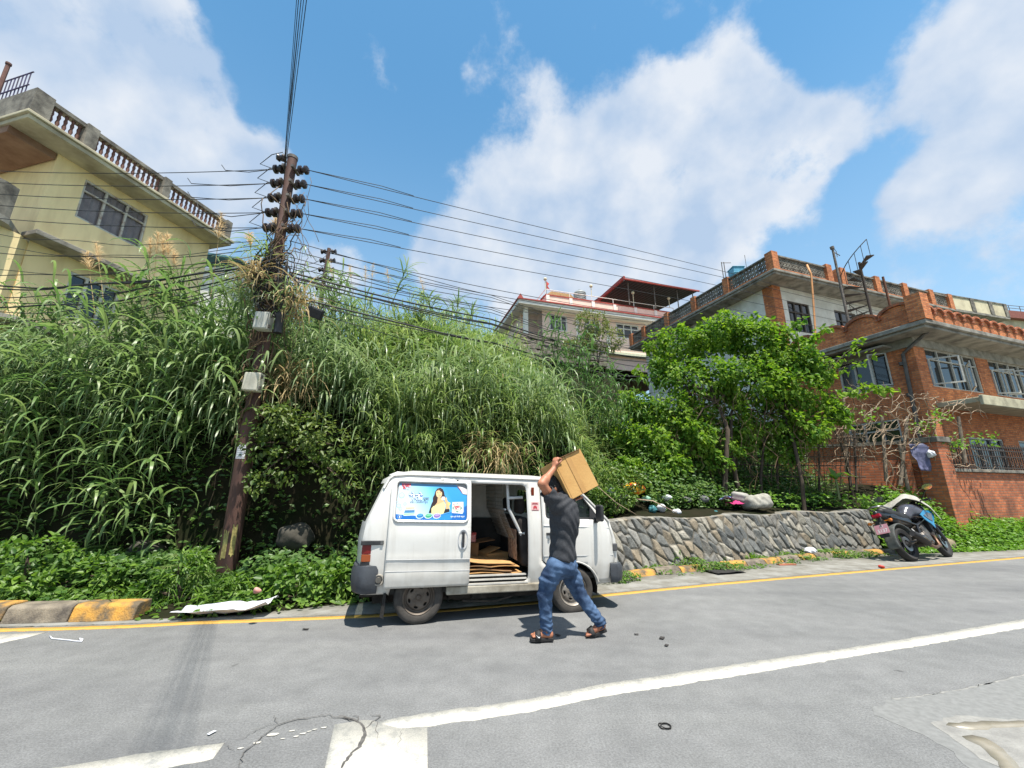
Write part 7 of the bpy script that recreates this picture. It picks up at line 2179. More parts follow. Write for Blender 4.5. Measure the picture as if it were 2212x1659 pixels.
    for y in (-.10, .10): m.tube([(1.05, y, 1.02), (1.20, y, .66)], .024, 10); m.tube([(1.20, y, .68), (1.345, y, .30)], .032, 10)
    m.bx(1.0, 1.12, -.13, .13, .98, 1.02); obj('front_fork', m, mat('fork_dark', rgb(70, 70, 74), rgb(50, 50, 54), rough=.3, metal=.6), bk, smooth=.8)
    s = SDF((.98, -.12, .3), (1.72, .12, .70), .014); s.cap((1.34, -.5, .30), (1.34, .5, .30), .345, .345, .01); s.cap((1.34, -.6, .30), (1.34, .6, .30), .322, .322, .006, 's'); s.put((np.abs(s.Y) - .07) + 0 * s.X + 0 * s.Z, .015, 'i'); s.put(-(s.Z - .42 - .25 * (s.X - 1.34)) + 0 * s.Y, .02, 'i')
    s.obj('front_mudguard', blk, bk)
    s = SDF((1.02, -.16, .74), (1.42, .16, 1.16), .014); s.ell((1.20, 0, .92), (.11, .11, .13)); s.cap((1.12, 0, 1.03), (1.2, 0, 1.08), .07, .04, .03); s.obj('headlamp', blk, bk)
    m = MB(); m.tube([(.93, -.40, 1.05), (.99, -.24, 1.07), (1.05, -.1, 1.03), (1.05, .1, 1.03), (.99, .24, 1.07), (.93, .40, 1.05)], .013, 8); m.tube([(.92, -.42, 1.05), (.955, -.30, 1.058)], .02, 8); m.tube([(.92, .42, 1.05), (.955, .30, 1.058)], .02, 8); m.tube([(1.0, -.26, 1.06), (1.03, -.40, 1.04)], .007, 5); m.tube([(1.0, .26, 1.06), (1.03, .40, 1.04)], .007, 5)
    obj('handlebar', m, blk, bk, smooth=.8)
    for y in (-1, 1):
        m = MB(); m.tube([(.98, y * .26, 1.08), (1.0, y * .36, 1.20), (.99, y * .44, 1.26)], .009, 6); m.lathe([(0, .03), (.05, .022), (.075, .0), (.072, -.008)], (.98, y * .46, 1.28), axis='X', n=20, M=Matrix.Diagonal((1, 1.25, .78)).to_3x3()); mi = obj('mirror', m, blk, bk, smooth=.8)
        m = MB(); m.lathe([(0, -.009), (.07, -.009)], (.98, y * .46, 1.28), axis='X', n=20, M=Matrix.Diagonal((1, 1.25, .78)).to_3x3()); obj('mirror_glass', m, mat('mirror_face', rgb(240, 240, 244), rough=.05, metal=.9), mi)
    # pale sheet thrown over the handlebar
    lo = bk.matrix_basis
    n = 22
    A = [np.array(p) for p in ((.70, .40, 1.10), (.78, .16, 1.16), (.96, -.02, 1.27), (1.06, -.16, 1.18), (1.16, -.24, .96), (1.24, -.26, .70))]
    Bk = [np.array(p) for p in ((.66, .34, 1.02), (.64, .14, 1.03), (.80, -.06, 1.17), (.98, -.21, 1.06), (1.09, -.262, .90), (1.19, -.275, .64))]
    Fr = [np.array(p) for p in ((.98, .44, 1.02), (1.12, .20, 1.06), (1.22, .02, 1.12), (1.26, -.12, 1.02), (1.28, -.20, .86), (1.30, -.24, .64))]
    u = np.linspace(0, 5, n)
    def lerp(L_): return np.stack([np.interp(u, np.arange(6), [p[i] for p in L_]) for i in range(3)], 1)
    a, b, c = lerp(A), lerp(Bk), lerp(Fr)
    rows = []
    for t in np.linspace(0, 1, 7): rows.append(b + (a - b) * t)
    for t in np.linspace(0, 1, 7)[1:]: rows.append(a + (c - a) * t)
    V = np.array(rows); m_ = V.shape[0]
    V = V.reshape(-1, 3); V = V + .014 * np.stack([vnoise(V, 3.5, 1), vnoise(V, 3.5, 2), vnoise(V, 4, 3)], 1)
    i, j = np.meshgrid(np.arange(m_ - 1), np.arange(n - 1), indexing='ij'); q = (i * n + j).ravel()
    o = obj_np('sheet', V, np.stack([q, q + 1, q + n + 1, q + n], 1), mat('pale_sheet', rgb(176, 174, 164), rgb(138, 134, 124), rough=.6, scale=8), smooth=True)
    solid(o, .006, 0); o.matrix_world = Matrix.Translation(bk.location) @ bk.rotation_euler.to_matrix().to_4x4() @ Matrix.Diagonal((K, K, K, 1))
    tag(o, 'pale crumpled rain sheet draped over the handlebar of the motorcycle', 'cover')


build_bike()
# ------------------------------------------------------------ vegetation
vr = np.random.default_rng(99)


def leafmat(name, c1, c2, transl=.3, rough=.45, spec=.45, scale=1.3):
    c1 = tuple(x * 1.5 for x in c1); c2 = tuple(x * 1.45 for x in c2); transl += .08
    return mat(name, c1, c2, rough=rough, spec=spec, scale=scale, transl=transl, island=True, lo=.2, hi=.8, detail=3)


REED = lambda: leafmat('reed_green', (.070, .120, .040), (.190, .245, .115), .3, .38, .55)
GRASS = lambda: leafmat('grass_green', (.080, .140, .034), (.220, .275, .095), .35, .4, .55)
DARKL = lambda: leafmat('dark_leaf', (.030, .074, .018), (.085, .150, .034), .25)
BRIGHTL = lambda: leafmat('bright_leaf', (.075, .165, .018), (.150, .250, .040), .35)
TREEL = lambda: leafmat('tree_leaf', (.040, .105, .014), (.175, .265, .036), .4, .5, .22)
DRY = lambda: leafmat('dry_grass', (.22, .165, .085), (.34, .27, .15), .2, .8, .1)
OLIVE = lambda: leafmat('olive_leaf', (.075, .105, .025), (.150, .165, .050), .3)


def blades(base, az, L, w, el0, droop, seg=5, twist=None):
    n = len(base)
    d = np.stack([np.cos(az), np.sin(az)], 1)
    sd = np.stack([-np.sin(az), np.cos(az), np.zeros(n)], 1)
    if twist is not None: sd = sd + np.stack([np.zeros(n), np.zeros(n), twist], 1)
    prof = np.interp(np.linspace(0, 1, seg + 1), [0, .2, .5, .8, 1], [.5, .95, 1, .6, .04])
    V = np.zeros((n, seg + 1, 2, 3), np.float32)
    p = base.astype(np.float64).copy()
    for i in range(seg + 1):
        t = i / seg
        V[:, i, 0] = p - sd * (w * prof[i] / 2)[:, None]; V[:, i, 1] = p + sd * (w * prof[i] / 2)[:, None]
        el = el0 - droop * (t + .5 / seg) ** 1.25
        p = p + (L / seg)[:, None] * np.concatenate([d * np.cos(el)[:, None], np.sin(el)[:, None]], 1)
    q = (np.arange(n) * (seg + 1) * 2)[:, None, None] + (np.arange(seg) * 2)[None, :, None] + np.array([0, 1, 3, 2])[None, None, :]
    return V.reshape(-1, 3), q.reshape(-1, 4)


def leaves(c, ax, nr, L, W):
    """pointed leaves folded along the midrib: c base, ax direction, nr face normal"""
    n = len(c)
    ax = ax / np.linalg.norm(ax, axis=1)[:, None]
    sd = np.cross(nr, ax); sd /= np.linalg.norm(sd, axis=1)[:, None] + 1e-9
    up = np.cross(ax, sd)
    L = L[:, None]; W = W[:, None]
    V = np.zeros((n, 6, 3), np.float32)
    V[:, 0] = c
    V[:, 1] = c + ax * L * .28 + sd * W * .5 + up * W * .16
    V[:, 2] = c + ax * L * .66 + sd * W * .36 + up * W * .10
    V[:, 3] = c + ax * L - up * L * .12
    V[:, 4] = c + ax * L * .66 - sd * W * .36 + up * W * .10
    V[:, 5] = c + ax * L * .28 - sd * W * .5 + up * W * .16
    o = (np.arange(n) * 6)[:, None]
    F_ = np.concatenate([o + np.array([[0, 1, 2, 3]]), o + np.array([[0, 3, 4, 5]])])
    return V.reshape(-1, 3), F_


def rand_dirs(n, zmin=-1, zmax=1):
    a = vr.uniform(0, 2 * np.pi, n); z = vr.uniform(zmin, zmax, n); r = np.sqrt(1 - z * z)
    return np.stack([r * np.cos(a), r * np.sin(a), z], 1)


def join(parts):
    Vs, Fs, o = [], [], 0
    for V, F_ in parts:
        Vs.append(V); Fs.append(F_ + o); o += len(V)
    return np.concatenate(Vs), np.concatenate(Fs)


def tubes_np(paths, r0, r1, n=4):
    """thin stems: paths (m, k, 3)"""
    m, k, _ = paths.shape
    V = np.zeros((m, k, n, 3), np.float32)
    for i in range(k):
        r = (r0 + (r1 - r0) * i / (k - 1))
        r = np.broadcast_to(r, (m,))
        for j in range(n):
            a = 2 * np.pi * j / n
            V[:, i, j] = paths[:, i] + np.stack([r * np.cos(a), r * np.sin(a), 0 * r], 1)
    q = (np.arange(m) * k * n)[:, None, None, None] + (np.arange(k - 1) * n)[None, :, None, None] + np.arange(n)[None, None, :, None]
    b = (np.arange(m) * k * n)[:, None, None, None] + (np.arange(k - 1) * n)[None, :, None, None] + ((np.arange(n) + 1) % n)[None, None, :, None]
    F_ = np.concatenate([q, b, b + n, q + n], -1)
    return V.reshape(-1, 3), F_.reshape(-1, 4)


def canes(x, y, h, lean_y, nl=11, Lr=(.5, .85), wr=(.024, .04), lift=0):
    """tall reed canes with long arching leaves set along each stem"""
    n = len(x)
    z = terrain(x, y) - .05 + lift
    k = 6
    az = vr.uniform(0, 2 * np.pi, n)
    ly = lean_y * vr.uniform(.3, 1.2, n)
    lx = vr.normal(0, .16, n)
    t = np.linspace(0, 1, k)
    path = np.zeros((n, k, 3))
    path[:, :, 0] = x[:, None] + (lx * h)[:, None] * t ** 1.6
    path[:, :, 1] = y[:, None] - (ly * h)[:, None] * t ** 1.8
    path[:, :, 2] = z[:, None] + h[:, None] * (t - .22 * np.abs(ly)[:, None] * t ** 2)
    parts = [tubes_np(path, .009, .004, 3)]
    tt = np.tile(np.linspace(.15, 1, nl), (n, 1)) + vr.normal(0, .02, (n, nl))
    tt = np.clip(tt, 0, 1)
    ti = tt * (k - 1); i0 = np.minimum(ti.astype(int), k - 2); f = (ti - i0)[..., None]
    rows = np.arange(n)[:, None]
    b = path[rows, i0] * (1 - f) + path[rows, i0 + 1] * f
    b = b.reshape(-1, 3); m = len(b)
    a = (az[:, None] + np.arange(nl)[None, :] * np.pi + vr.normal(0, .6, (n, nl))).reshape(-1)
    # leaves favour hanging out of the bank
    a = np.where(vr.random(m) < .4, -np.pi / 2 + vr.normal(0, .7, m), a)
    L = vr.uniform(*Lr, m); w = vr.uniform(*wr, m)
    up = tt.reshape(-1)
    parts.append(blades(b, a, L, w, .5 + .5 * up + vr.normal(0, .2, m), vr.uniform(1.6, 3.1, m), 6, vr.normal(0, .25, m)))
    return join(parts)


def scatter(n, x0, x1, s0, s1, dens=None):
    x = vr.uniform(x0, x1, n); s = vr.uniform(s0, s1, n)
    y = yk(x) + s
    if dens is not None:
        k = dens(x, y) > vr.random(n); x, y = x[k], y[k]
    return x, y


def patch(x, y, sc, seed):
    return vnoise(np.stack([x, y, 0 * x], 1), sc, seed)


def ground_leaves(x, y, h, Lr, wr=.6, per=1, face_up=.8):
    n = len(x)
    h = np.where((np.abs(x + 4.15) < .5) & (y < 6.95), h * .22, h)      # trodden round the pole foot
    z = terrain(x, y) + h
    c = np.stack([x, y, z], 1)
    ax = rand_dirs(n, -.55, .25); ax[:, 1] -= .35
    nr = np.stack([vr.normal(0, .45, n), vr.normal(-.35, .45, n), np.ones(n) * face_up], 1)
    L = vr.uniform(*Lr, n)
    return leaves(c, ax, nr, L, L * wr * vr.uniform(.8, 1.2, n))


def leaf_cloud(n, blobs, Lr, wr=.62, droop=.3, gap=.25, shell=.45, gs=1.2, seed=3, rough=.10):
    tot = sum(b[3] for b in blobs)
    C = []; N_ = []
    for (c, r, _, wgt) in [(b[0], b[1], 0, b[3]) for b in blobs]:
        m = int(n * wgt / tot)
        d = rand_dirs(m); rr = (shell + (1 - shell) * vr.random(m)) ** .6
        p = np.array(c) + d * rr[:, None] * np.array(r)
        C.append(p); N_.append(d)
    C = np.concatenate(C); N_ = np.concatenate(N_)
    C = C + rough * np.stack([vnoise(C, .9, 11), vnoise(C, .9, 12), vnoise(C, .9, 13)], 1)
    k = vnoise(C, gs, seed) > (gap * 2 - 1) * .6
    C, N_ = C[k], N_[k]
    m = len(C)
    ax = N_ * .6 + rand_dirs(m) * .7; ax[:, 2] -= droop
    nr = N_ * .35 + np.array([0, -.15, .8]) + vr.normal(0, .38, (m, 3))
    L = vr.uniform(*Lr, m)
    return leaves(C, ax, nr, L, L * wr * vr.uniform(.85, 1.15, m))


def stems_to(base, tips, r0, r1, n=6, k=7, bow=.15):
    """tapering branches from a base point to each tip"""
    mb = MB()
    for t in tips:
        b = np.array(base); t = np.array(t)
        off = vr.normal(0, bow, 3)
        pts = [b + (t - b) * u + off * math.sin(math.pi * u) * np.linalg.norm(t - b) * .3 for u in np.linspace(0, 1, k)]
        mb.tube(pts, [r0 + (r1 - r0) * u for u in np.linspace(0, 1, k)], n)
    return mb


BARK = lambda: mat('bark', rgb(84, 72, 60), rgb(52, 44, 38), rough=.95, scale=9, bump=.6, bscale=24, stretch=(1, 1, .3))


def build_hill_cover():
    # 1. tall reeds over the left bank, growing in clumps of different height
    def clumpy(x, y, sc, seed, lo, hi):
        return np.clip(lo + (hi - lo) * (patch(x, y, sc, seed) * 1.5 + .5), 0, 1.4)
    parts = []
    x, y = scatter(1300, -15, -1.2, 2.4, 8.5, lambda x, y: np.clip(1.0 - (x + 3.2) * .35, .1, 1) * clumpy(x, y, .42, 71, .12, 1.0))
    parts.append(canes(x, y, vr.uniform(.7, 1.5, len(x)) * (.7 + .5 * clumpy(x, y, .42, 71, 0, 1)) * np.clip(1.25 - (y - yk(x)) * .06, .7, 1.1) * np.interp(x, [-10, -8, -5, -3], [.85, 1.15, 1.2, 1.0]), .28))
    x, y = scatter(420, -15, 1.2, 2.25, 2.95, lambda x, y: clumpy(x, y, .8, 73, .15, 1.0))
    parts.append(canes(x, y, vr.uniform(.7, 1.6, len(x)), .95, 12, (.4, .95), (.016, .042)))
    x, y = scatter(4200, -15, 1.3, 2.15, 3.3, lambda x, y: clumpy(x, y, .7, 75, .1, 1.1)); n = len(x)     # long leaves hanging over the edge
    b = np.stack([x, y, terrain(x, y) + vr.uniform(.0, 1.2, n)], 1)
    parts.append(blades(b, -1.57 + vr.normal(0, .6, n), vr.uniform(.6, 1.5, n), vr.uniform(.012, .040, n), vr.uniform(.5, 1.2, n), vr.uniform(2.2, 3.2, n), 7, vr.normal(0, .3, n)))
    V, F_ = join(parts)
    tag(obj_np('reeds', V, F_, REED(), smooth=True), 'mass of tall green reeds overhanging the bank below the yellow house', 'reeds', kind='stuff')
    # 2. finer grass over the middle of the hill, in tufts with dark gaps between
    parts = []
    tx, ty = scatter(1500, -3.8, 2.6, 2.1, 11.5, lambda x, y: clumpy(x, y, .35, 5, .15, 1.0))
    th = vr.uniform(.45, 1.25, len(tx)); ta = vr.uniform(-1.2, 1.2, len(tx)) - 1.57
    for rep in range(22):
        n = len(tx); rx = vr.normal(0, .10, n); ry = vr.normal(0, .10, n)
        b = np.stack([tx + rx, ty + ry, terrain(tx + rx, ty + ry) - .03], 1)
        az = np.where(vr.random(n) < .4, ta + vr.normal(0, .5, n), np.arctan2(ry, rx) + vr.normal(0, .5, n))
        parts.append(blades(b, az, th * vr.uniform(.55, 1.2, n), vr.uniform(.009, .032, n), vr.uniform(.7, 1.5, n), vr.uniform(.9, 3.0, n), 5, vr.normal(0, .35, n)))
    x, y = scatter(560, -3.5, 2.4, 2.1, 11, lambda x, y: clumpy(x, y, .3, 9, .05, 1.0))
    parts.append(canes(x, y, vr.uniform(.5, 1.35, len(x)), .35, 9, (.3, .7), (.012, .032)))
    x, y = scatter(190, -2.6, 1.6, 1.95, 2.6)
    parts.append(canes(x, y, vr.uniform(.5, 1.3, len(x)), .9, 11, (.4, .9), (.009, .020)))
    V, F_ = join(parts)
    tag(obj_np('hill_grass', V, F_, GRASS(), smooth=True), 'long green grass covering the slope behind the van', 'grass', kind='stuff')
    # 3. straw among it
    parts = []
    x, y = scatter(3600, -14, 5, 1.9, 11, lambda x, y: np.clip(patch(x, y, .5, 17) * 2.2 - .35, .05, 1))
    n = len(x); b = np.stack([x, y, terrain(x, y) + vr.uniform(.15, .9, n)], 1)
    parts.append(blades(b, -1.57 + vr.normal(0, 1.0, n), vr.uniform(.3, 1.0, n), vr.uniform(.007, .020, n), vr.uniform(-.3, 1.2, n), vr.uniform(.6, 2.2, n), 4, vr.normal(0, .4, n)))
    V, F_ = join(parts)
    tag(obj_np('straw', V, F_, DRY(), smooth=True), 'dry brown straw hanging among the green hillside reeds', 'straw', kind='stuff')
    x, y = scatter(420, -13, 4, 1.95, 10); n = len(x); k = 7; t = np.linspace(0, 1, k)
    h = vr.uniform(.6, 1.7, n); path = np.zeros((n, k, 3)); path[:, :, 0] = x[:, None] + (vr.normal(0, .35, n) * h)[:, None] * t ** 1.5 + vr.normal(0, .02, (n, k)); path[:, :, 1] = y[:, None] - (vr.uniform(-.1, .7, n) * h)[:, None] * t ** 1.7; path[:, :, 2] = terrain(x, y)[:, None] + h[:, None] * (t - .35 * t ** 2)
    V, F_ = tubes_np(path, .008, .003, 3)
    tag(obj_np('dead_stems', V, F_, mat('dry_vine', (0, 0, 0)), smooth=True), 'bare dead stems standing among the hillside grass', 'dead stems', kind='stuff')
    # 4. leafy undergrowth on bank face and slope
    parts = []
    x, y = scatter(50000, -15, 1.8, .75, 2.75, lambda x, y: np.clip(.7 + patch(x, y, .7, 21) * 1.1, .2, 1))
    h = vr.uniform(.0, .45, len(x)); parts.append(ground_leaves(x, y, h, (.06, .13)))
    x, y = scatter(26000, -12, 4, 2.3, 10, lambda x, y: np.clip(.3 + patch(x, y, .4, 23) * 1.6, .04, 1))
    h = vr.uniform(.05, .65, len(x)); parts.append(ground_leaves(x, y, h, (.05, .15)))
    V, F_ = join(parts)
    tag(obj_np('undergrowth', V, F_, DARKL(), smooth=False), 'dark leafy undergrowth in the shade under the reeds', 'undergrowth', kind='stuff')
    # 5. creepers right of the van: over the gully, behind the wall, down to the road
    parts = []
    x, y = scatter(30000, 1.5, 9.5, 1.2, 13, lambda x, y: np.clip(.55 + patch(x, y, .45, 31) * 1.1, .04, 1))
    h = vr.uniform(.05, .55, len(x)) + .5 * np.clip(patch(x, y, .5, 33), 0, 1); parts.append(ground_leaves(x, y, h, (.06, .12), .65))
    V, F_ = join(parts)
    tag(obj_np('creeper', V, F_, leafmat('creeper_leaf', (.050, .105, .018), (.115, .175, .035), .3), smooth=False), 'creepers smothering the gully between hill and tree', 'creeper', kind='stuff')
    parts = []
    x, y = scatter(15000, 6.2, 14.5, .75, 2.9, lambda x, y: np.clip(.8 + patch(x, y, .8, 35) * .7, .1, 1) * (y < 12.4 + .36 * (x - 11.75)))
    h = vr.uniform(.0, .4, len(x)) + .25 * np.clip(patch(x, y, .9, 36), 0, 1); parts.append(ground_leaves(x, y, h, (.06, .12), .7))
    x, y = scatter(12000, 9.0, 16.5, -.12, .75, lambda x, y: np.clip(.75 + patch(x, y, .9, 37) * .7, .1, 1))
    h = vr.uniform(.0, .35, len(x)) * np.clip((y - yk(x)) / .3, .2, 1); parts.append(ground_leaves(x, y, h, (.05, .11), .7))
    V, F_ = join(parts)
    tag(obj_np('creeper', V, F_, BRIGHTL(), smooth=False), 'bright green creepers spilling from the brick wall to the road', 'creeper', kind='stuff')
    # 6. weeds at the roadside
    parts = []
    x, y = scatter(11500, -13, 1.6, -.1, .85, lambda x, y: np.clip(.55 + patch(x, y, .8, 41) * 1.2, .03, 1) * np.clip((y - yk(x) + .2) / .25, .1, 1) * np.where((x < -4.3), np.clip((y - yk(x) - .16 + .42 * np.clip(patch(x, y, 1.4, 47), 0, 1)) / .1, 0, 1), 1))
    hh = (.06 + .24 * np.clip(patch(x, y, .9, 43) + .3, 0, 1)) * np.where(np.abs(x + 4.2) < .7, .45, 1) * np.clip((y - yk(x)) / .5, .3, 1)
    parts.append(ground_leaves(x, y, vr.random(len(x)) * hh + .02, (.05, .11), .62))
    x, y = scatter(9000, 1.4, 8.6, -.32, .52, lambda x, y: np.clip(patch(x, y, 1.0, 45) * 1.9 + .3, .0, 1))
    hh = .05 + .2 * np.clip(patch(x, y, 1.0, 45), 0, 1)
    parts.append(ground_leaves(x, y, vr.random(len(x)) * hh + .01, (.035, .07), .6))
    x, y = scatter(2600, -13, 1.6, .3, 1.6); n = len(x)
    parts.append(blades(np.stack([x, y, terrain(x, y)], 1), vr.uniform(0, 6.28, n), vr.uniform(.2, .5, n), vr.uniform(.006, .014, n), vr.uniform(.7, 1.4, n), vr.uniform(.8, 2, n), 4))
    V, F_ = join(parts)
    tag(obj_np('roadside_weeds', V, F_, leafmat('weed_leaf', (.034, .085, .014), (.130, .215, .038), .35), smooth=False), 'low weeds and leafy plants along the kerb under the bank', 'weeds', kind='stuff')


def seed_plume(name, label, base, tip, group, w=.16, dense=110):
    mb_thing = thing(name, label, 'plume grass', base, 0, group)
    b = np.zeros(3); t = np.array(tip) - np.array(base)
    k = 8; u = np.linspace(0, 1, k)
    bow = np.array([.10, -.05, 0]) * np.linalg.norm(t) * vr.uniform(-1, 1)
    path = np.array([t * s + bow * math.sin(math.pi * s * .5) ** 2 * s for s in u])
    m = MB(); m.tube(path, [.010 - .007 * s for s in u], 5); obj('stem', m, DRY(), mb_thing)
    f = vr.uniform(.68, 1, dense); i = f * (k - 1); i0 = np.minimum(i.astype(int), k - 2)
    c = path[i0] + (path[i0 + 1] - path[i0]) * (i - i0)[:, None]
    az = vr.uniform(0, 6.28, dense)
    V, F_ = blades(c, az, vr.uniform(.10, .26, dense) * (1.25 - f) * 2.2, vr.uniform(.006, .012, dense), vr.uniform(.9, 1.4, dense), vr.uniform(.5, 1.8, dense), 4)
    obj_np('seed_head', V, F_, leafmat('plume_tan', (.36, .27, .16), (.50, .40, .26), .3, .9, .1), mb_thing)
    return mb_thing


def build_plumes():
    gp = 'plume grass stalks on the bank'
    for i, (bx_, by_, tx, ty, Y, lab) in enumerate([
            (205, 640, 190, 545, 8.3, 'feathery tan plume drooping before the lower yellow window'), (225, 640, 215, 520, 8.3, 'feathery plume beside the drooping one before the yellow wall'), (325, 620, 317, 520, 8.6, 'upright tan seed head before the yellow wall, under the curtained window'),
            (333, 622, 332, 508, 8.6, 'upright tan seed head just right of the first under the window'), (352, 618, 349, 512, 8.6, 'third upright seed head before the yellow wall'), (364, 618, 363, 506, 8.6, 'tallest upright seed head before the yellow wall'),
            (375, 622, 374, 545, 8.6, 'short seed head right of the upright four'), (455, 600, 483, 460, 8.4, 'thin plume bending over the far end of the baluster parapet'), (545, 565, 541, 505, 7.6, 'thin plume standing against the sky left of the pole'), (575, 545, 590, 478, 7.4, 'feathery plume close by the pole insulators'),
            (735, 645, 720, 560, 12.5, 'plume right of the small hilltop pole'), (768, 640, 757, 570, 12.8, 'leaning plume on the hilltop'), (790, 640, 786, 575, 13, 'upright plume on the hilltop ridge'), (800, 635, 802, 572, 13, 'paired upright plume on the hilltop ridge'), (842, 640, 838, 580, 13.2, 'reddish plume at the top of the ridge'), (930, 660, 915, 600, 14, 'thin plume farther along the ridge')]):
        seed_plume('plume_grass', lab, P(bx_, by_ + 40, Y), P(tx, ty, Y), gp, dense=150 if i < 10 else 70)
    # leafy giant cane shoots against the sky
    for i, (bx_, by_, tx, ty, Y, lab) in enumerate([(845, 660, 880, 575, 13.5, 'leaning leafy cane shoot standing out against the sky'), (985, 700, 990, 650, 15, 'dark cane shoot right of the leaning one on the ridge'), (935, 690, 925, 640, 14.5, 'dark upright cane shoot on the ridge'), (1010, 720, 1020, 668, 16, 'bushy cane shoot on the ridge before the pink house')]):
        base, tip = P(bx_, by_, Y), P(tx, ty, Y)
        t = thing('cane_shoot', lab, 'cane', base, 0, 'cane shoots on the ridge')
        d = tip - base; n = 34; f = vr.uniform(.25, 1, n); c = d * f[:, None]
        m = MB(); m.tube([d * 0, d * .5, d], [.02, .014, .005], 5); obj('stem', m, REED(), t)
        V, F_ = blades(c, vr.uniform(0, 6.28, n), vr.uniform(.5, .9, n), vr.uniform(.03, .05, n), vr.uniform(.6, 1.2, n), vr.uniform(.6, 1.8, n), 4); obj_np('leaf_blades', V, F_, REED(), t)


def cane_clump(label, x, y, n, h, group, lift=0, lean=.3, mtl=None, Lr=(.6, .95), wr=(.035, .055), spread=.3):
    t = thing('cane_clump', label, 'cane', (x, y, float(terrain(np.array([x]), np.array([y]))[0])), 0, group)
    xs = x + vr.normal(0, spread, n); ys = y + vr.normal(0, spread * .6, n)
    V, F_ = canes(xs, ys, vr.uniform(h * .65, h, n), lean, 12, Lr, wr, lift)
    V = V - np.array(t.location)
    k = n * 6 * 3; kf = n * 5 * 3
    obj_np('stem', V[:k], F_[:kf], mat('cane_stem', (.09, .13, .04), (.15, .17, .06), rough=.6), t)
    obj_np('leaf_blades', V[k:], F_[kf:] - k, mtl or leafmat('cane_leaf', (.085, .150, .045), (.170, .230, .085), .3, .4), t)


def build_canes():
    gp = 'broad leaved canes over the kerb bank'
    for (dx, Y, h, lab) in [(40, 7.0, 1.9, 'broad leaved cane clump at the left edge over the striped kerb'), (130, 7.1, 2.0, 'broad leaved cane clump over the yellow kerb stripe'), (215, 7.2, 2.2, 'tall cane clump below the lower yellow window'), (300, 6.9, 1.7, 'pale drooping cane clump low over the shaded bank'), (385, 7.2, 1.9, 'cane clump left of the utility pole'), (90, 8.3, 2.2, 'upper cane clump close under the yellow house'), (440, 7.4, 1.9, 'cane clump leaning towards the pole boxes'), (500, 7.5, 1.8, 'cane clump right behind the utility pole base'), (265, 8.3, 2.3, 'tall cane clump before the lower wall of the yellow house'), (345, 8.2, 2.6, 'tall arching cane clump under the curtained window'), (415, 8.1, 2.7, 'highest cane clump before the far end of the yellow house'), (475, 8.0, 2.7, 'tall cane clump next to the upper junction box'), (530, 7.8, 2.4, 'drooping cane clump close against the pole below the tangle')]:
        x = float(P(dx, 900, Y)[0]); cane_clump(lab, x, Y, 13, h, gp, lean=.5)
    x = float(P(1285, 900, 11.2)[0])
    for i, (dx, Y, lab) in enumerate([(1225, 11.0, 'dark bamboo like cane thicket left of the carried carton'), (1290, 11.3, 'dark cane thicket above the carried carton'), (1350, 11.2, 'dark cane thicket touching the tree crown')]):
        cane_clump(lab, float(P(dx, 900, Y)[0]), Y, 30, 3.1, 'dark cane thickets beside the tree', lean=.22, mtl=leafmat('thicket_leaf', (.045, .105, .030), (.100, .165, .055), .25), Lr=(.4, .7), wr=(.025, .04), spread=.42)
    # dry clumps
    for (dx, dy, Y, lab) in [(1140, 900, 10.8, 'dry brown grass clump hanging at the hill edge right of the cables'), (1065, 1000, 8.3, 'pale dry straw clump just above the van roof'), (610, 850, 7.3, 'dry brown grass clump hanging beside the pole boxes')]:
        c = P(dx, dy, Y); t = thing('dry_grass', lab, 'dry grass', c, 0, 'dry grass clumps'); n = 260
        b = vr.normal(0, .22, (n, 3)) * np.array([1.2, .5, .7]) + np.array([0, 0, .15])
        V, F_ = blades(b, -1.57 + vr.normal(0, 1.2, n), vr.uniform(.4, .95, n), vr.uniform(.010, .022, n), vr.uniform(-.3, .9, n), vr.uniform(.8, 2.2, n), 4, vr.normal(0, .3, n)); obj_np('stalks', V, F_, DRY(), t)


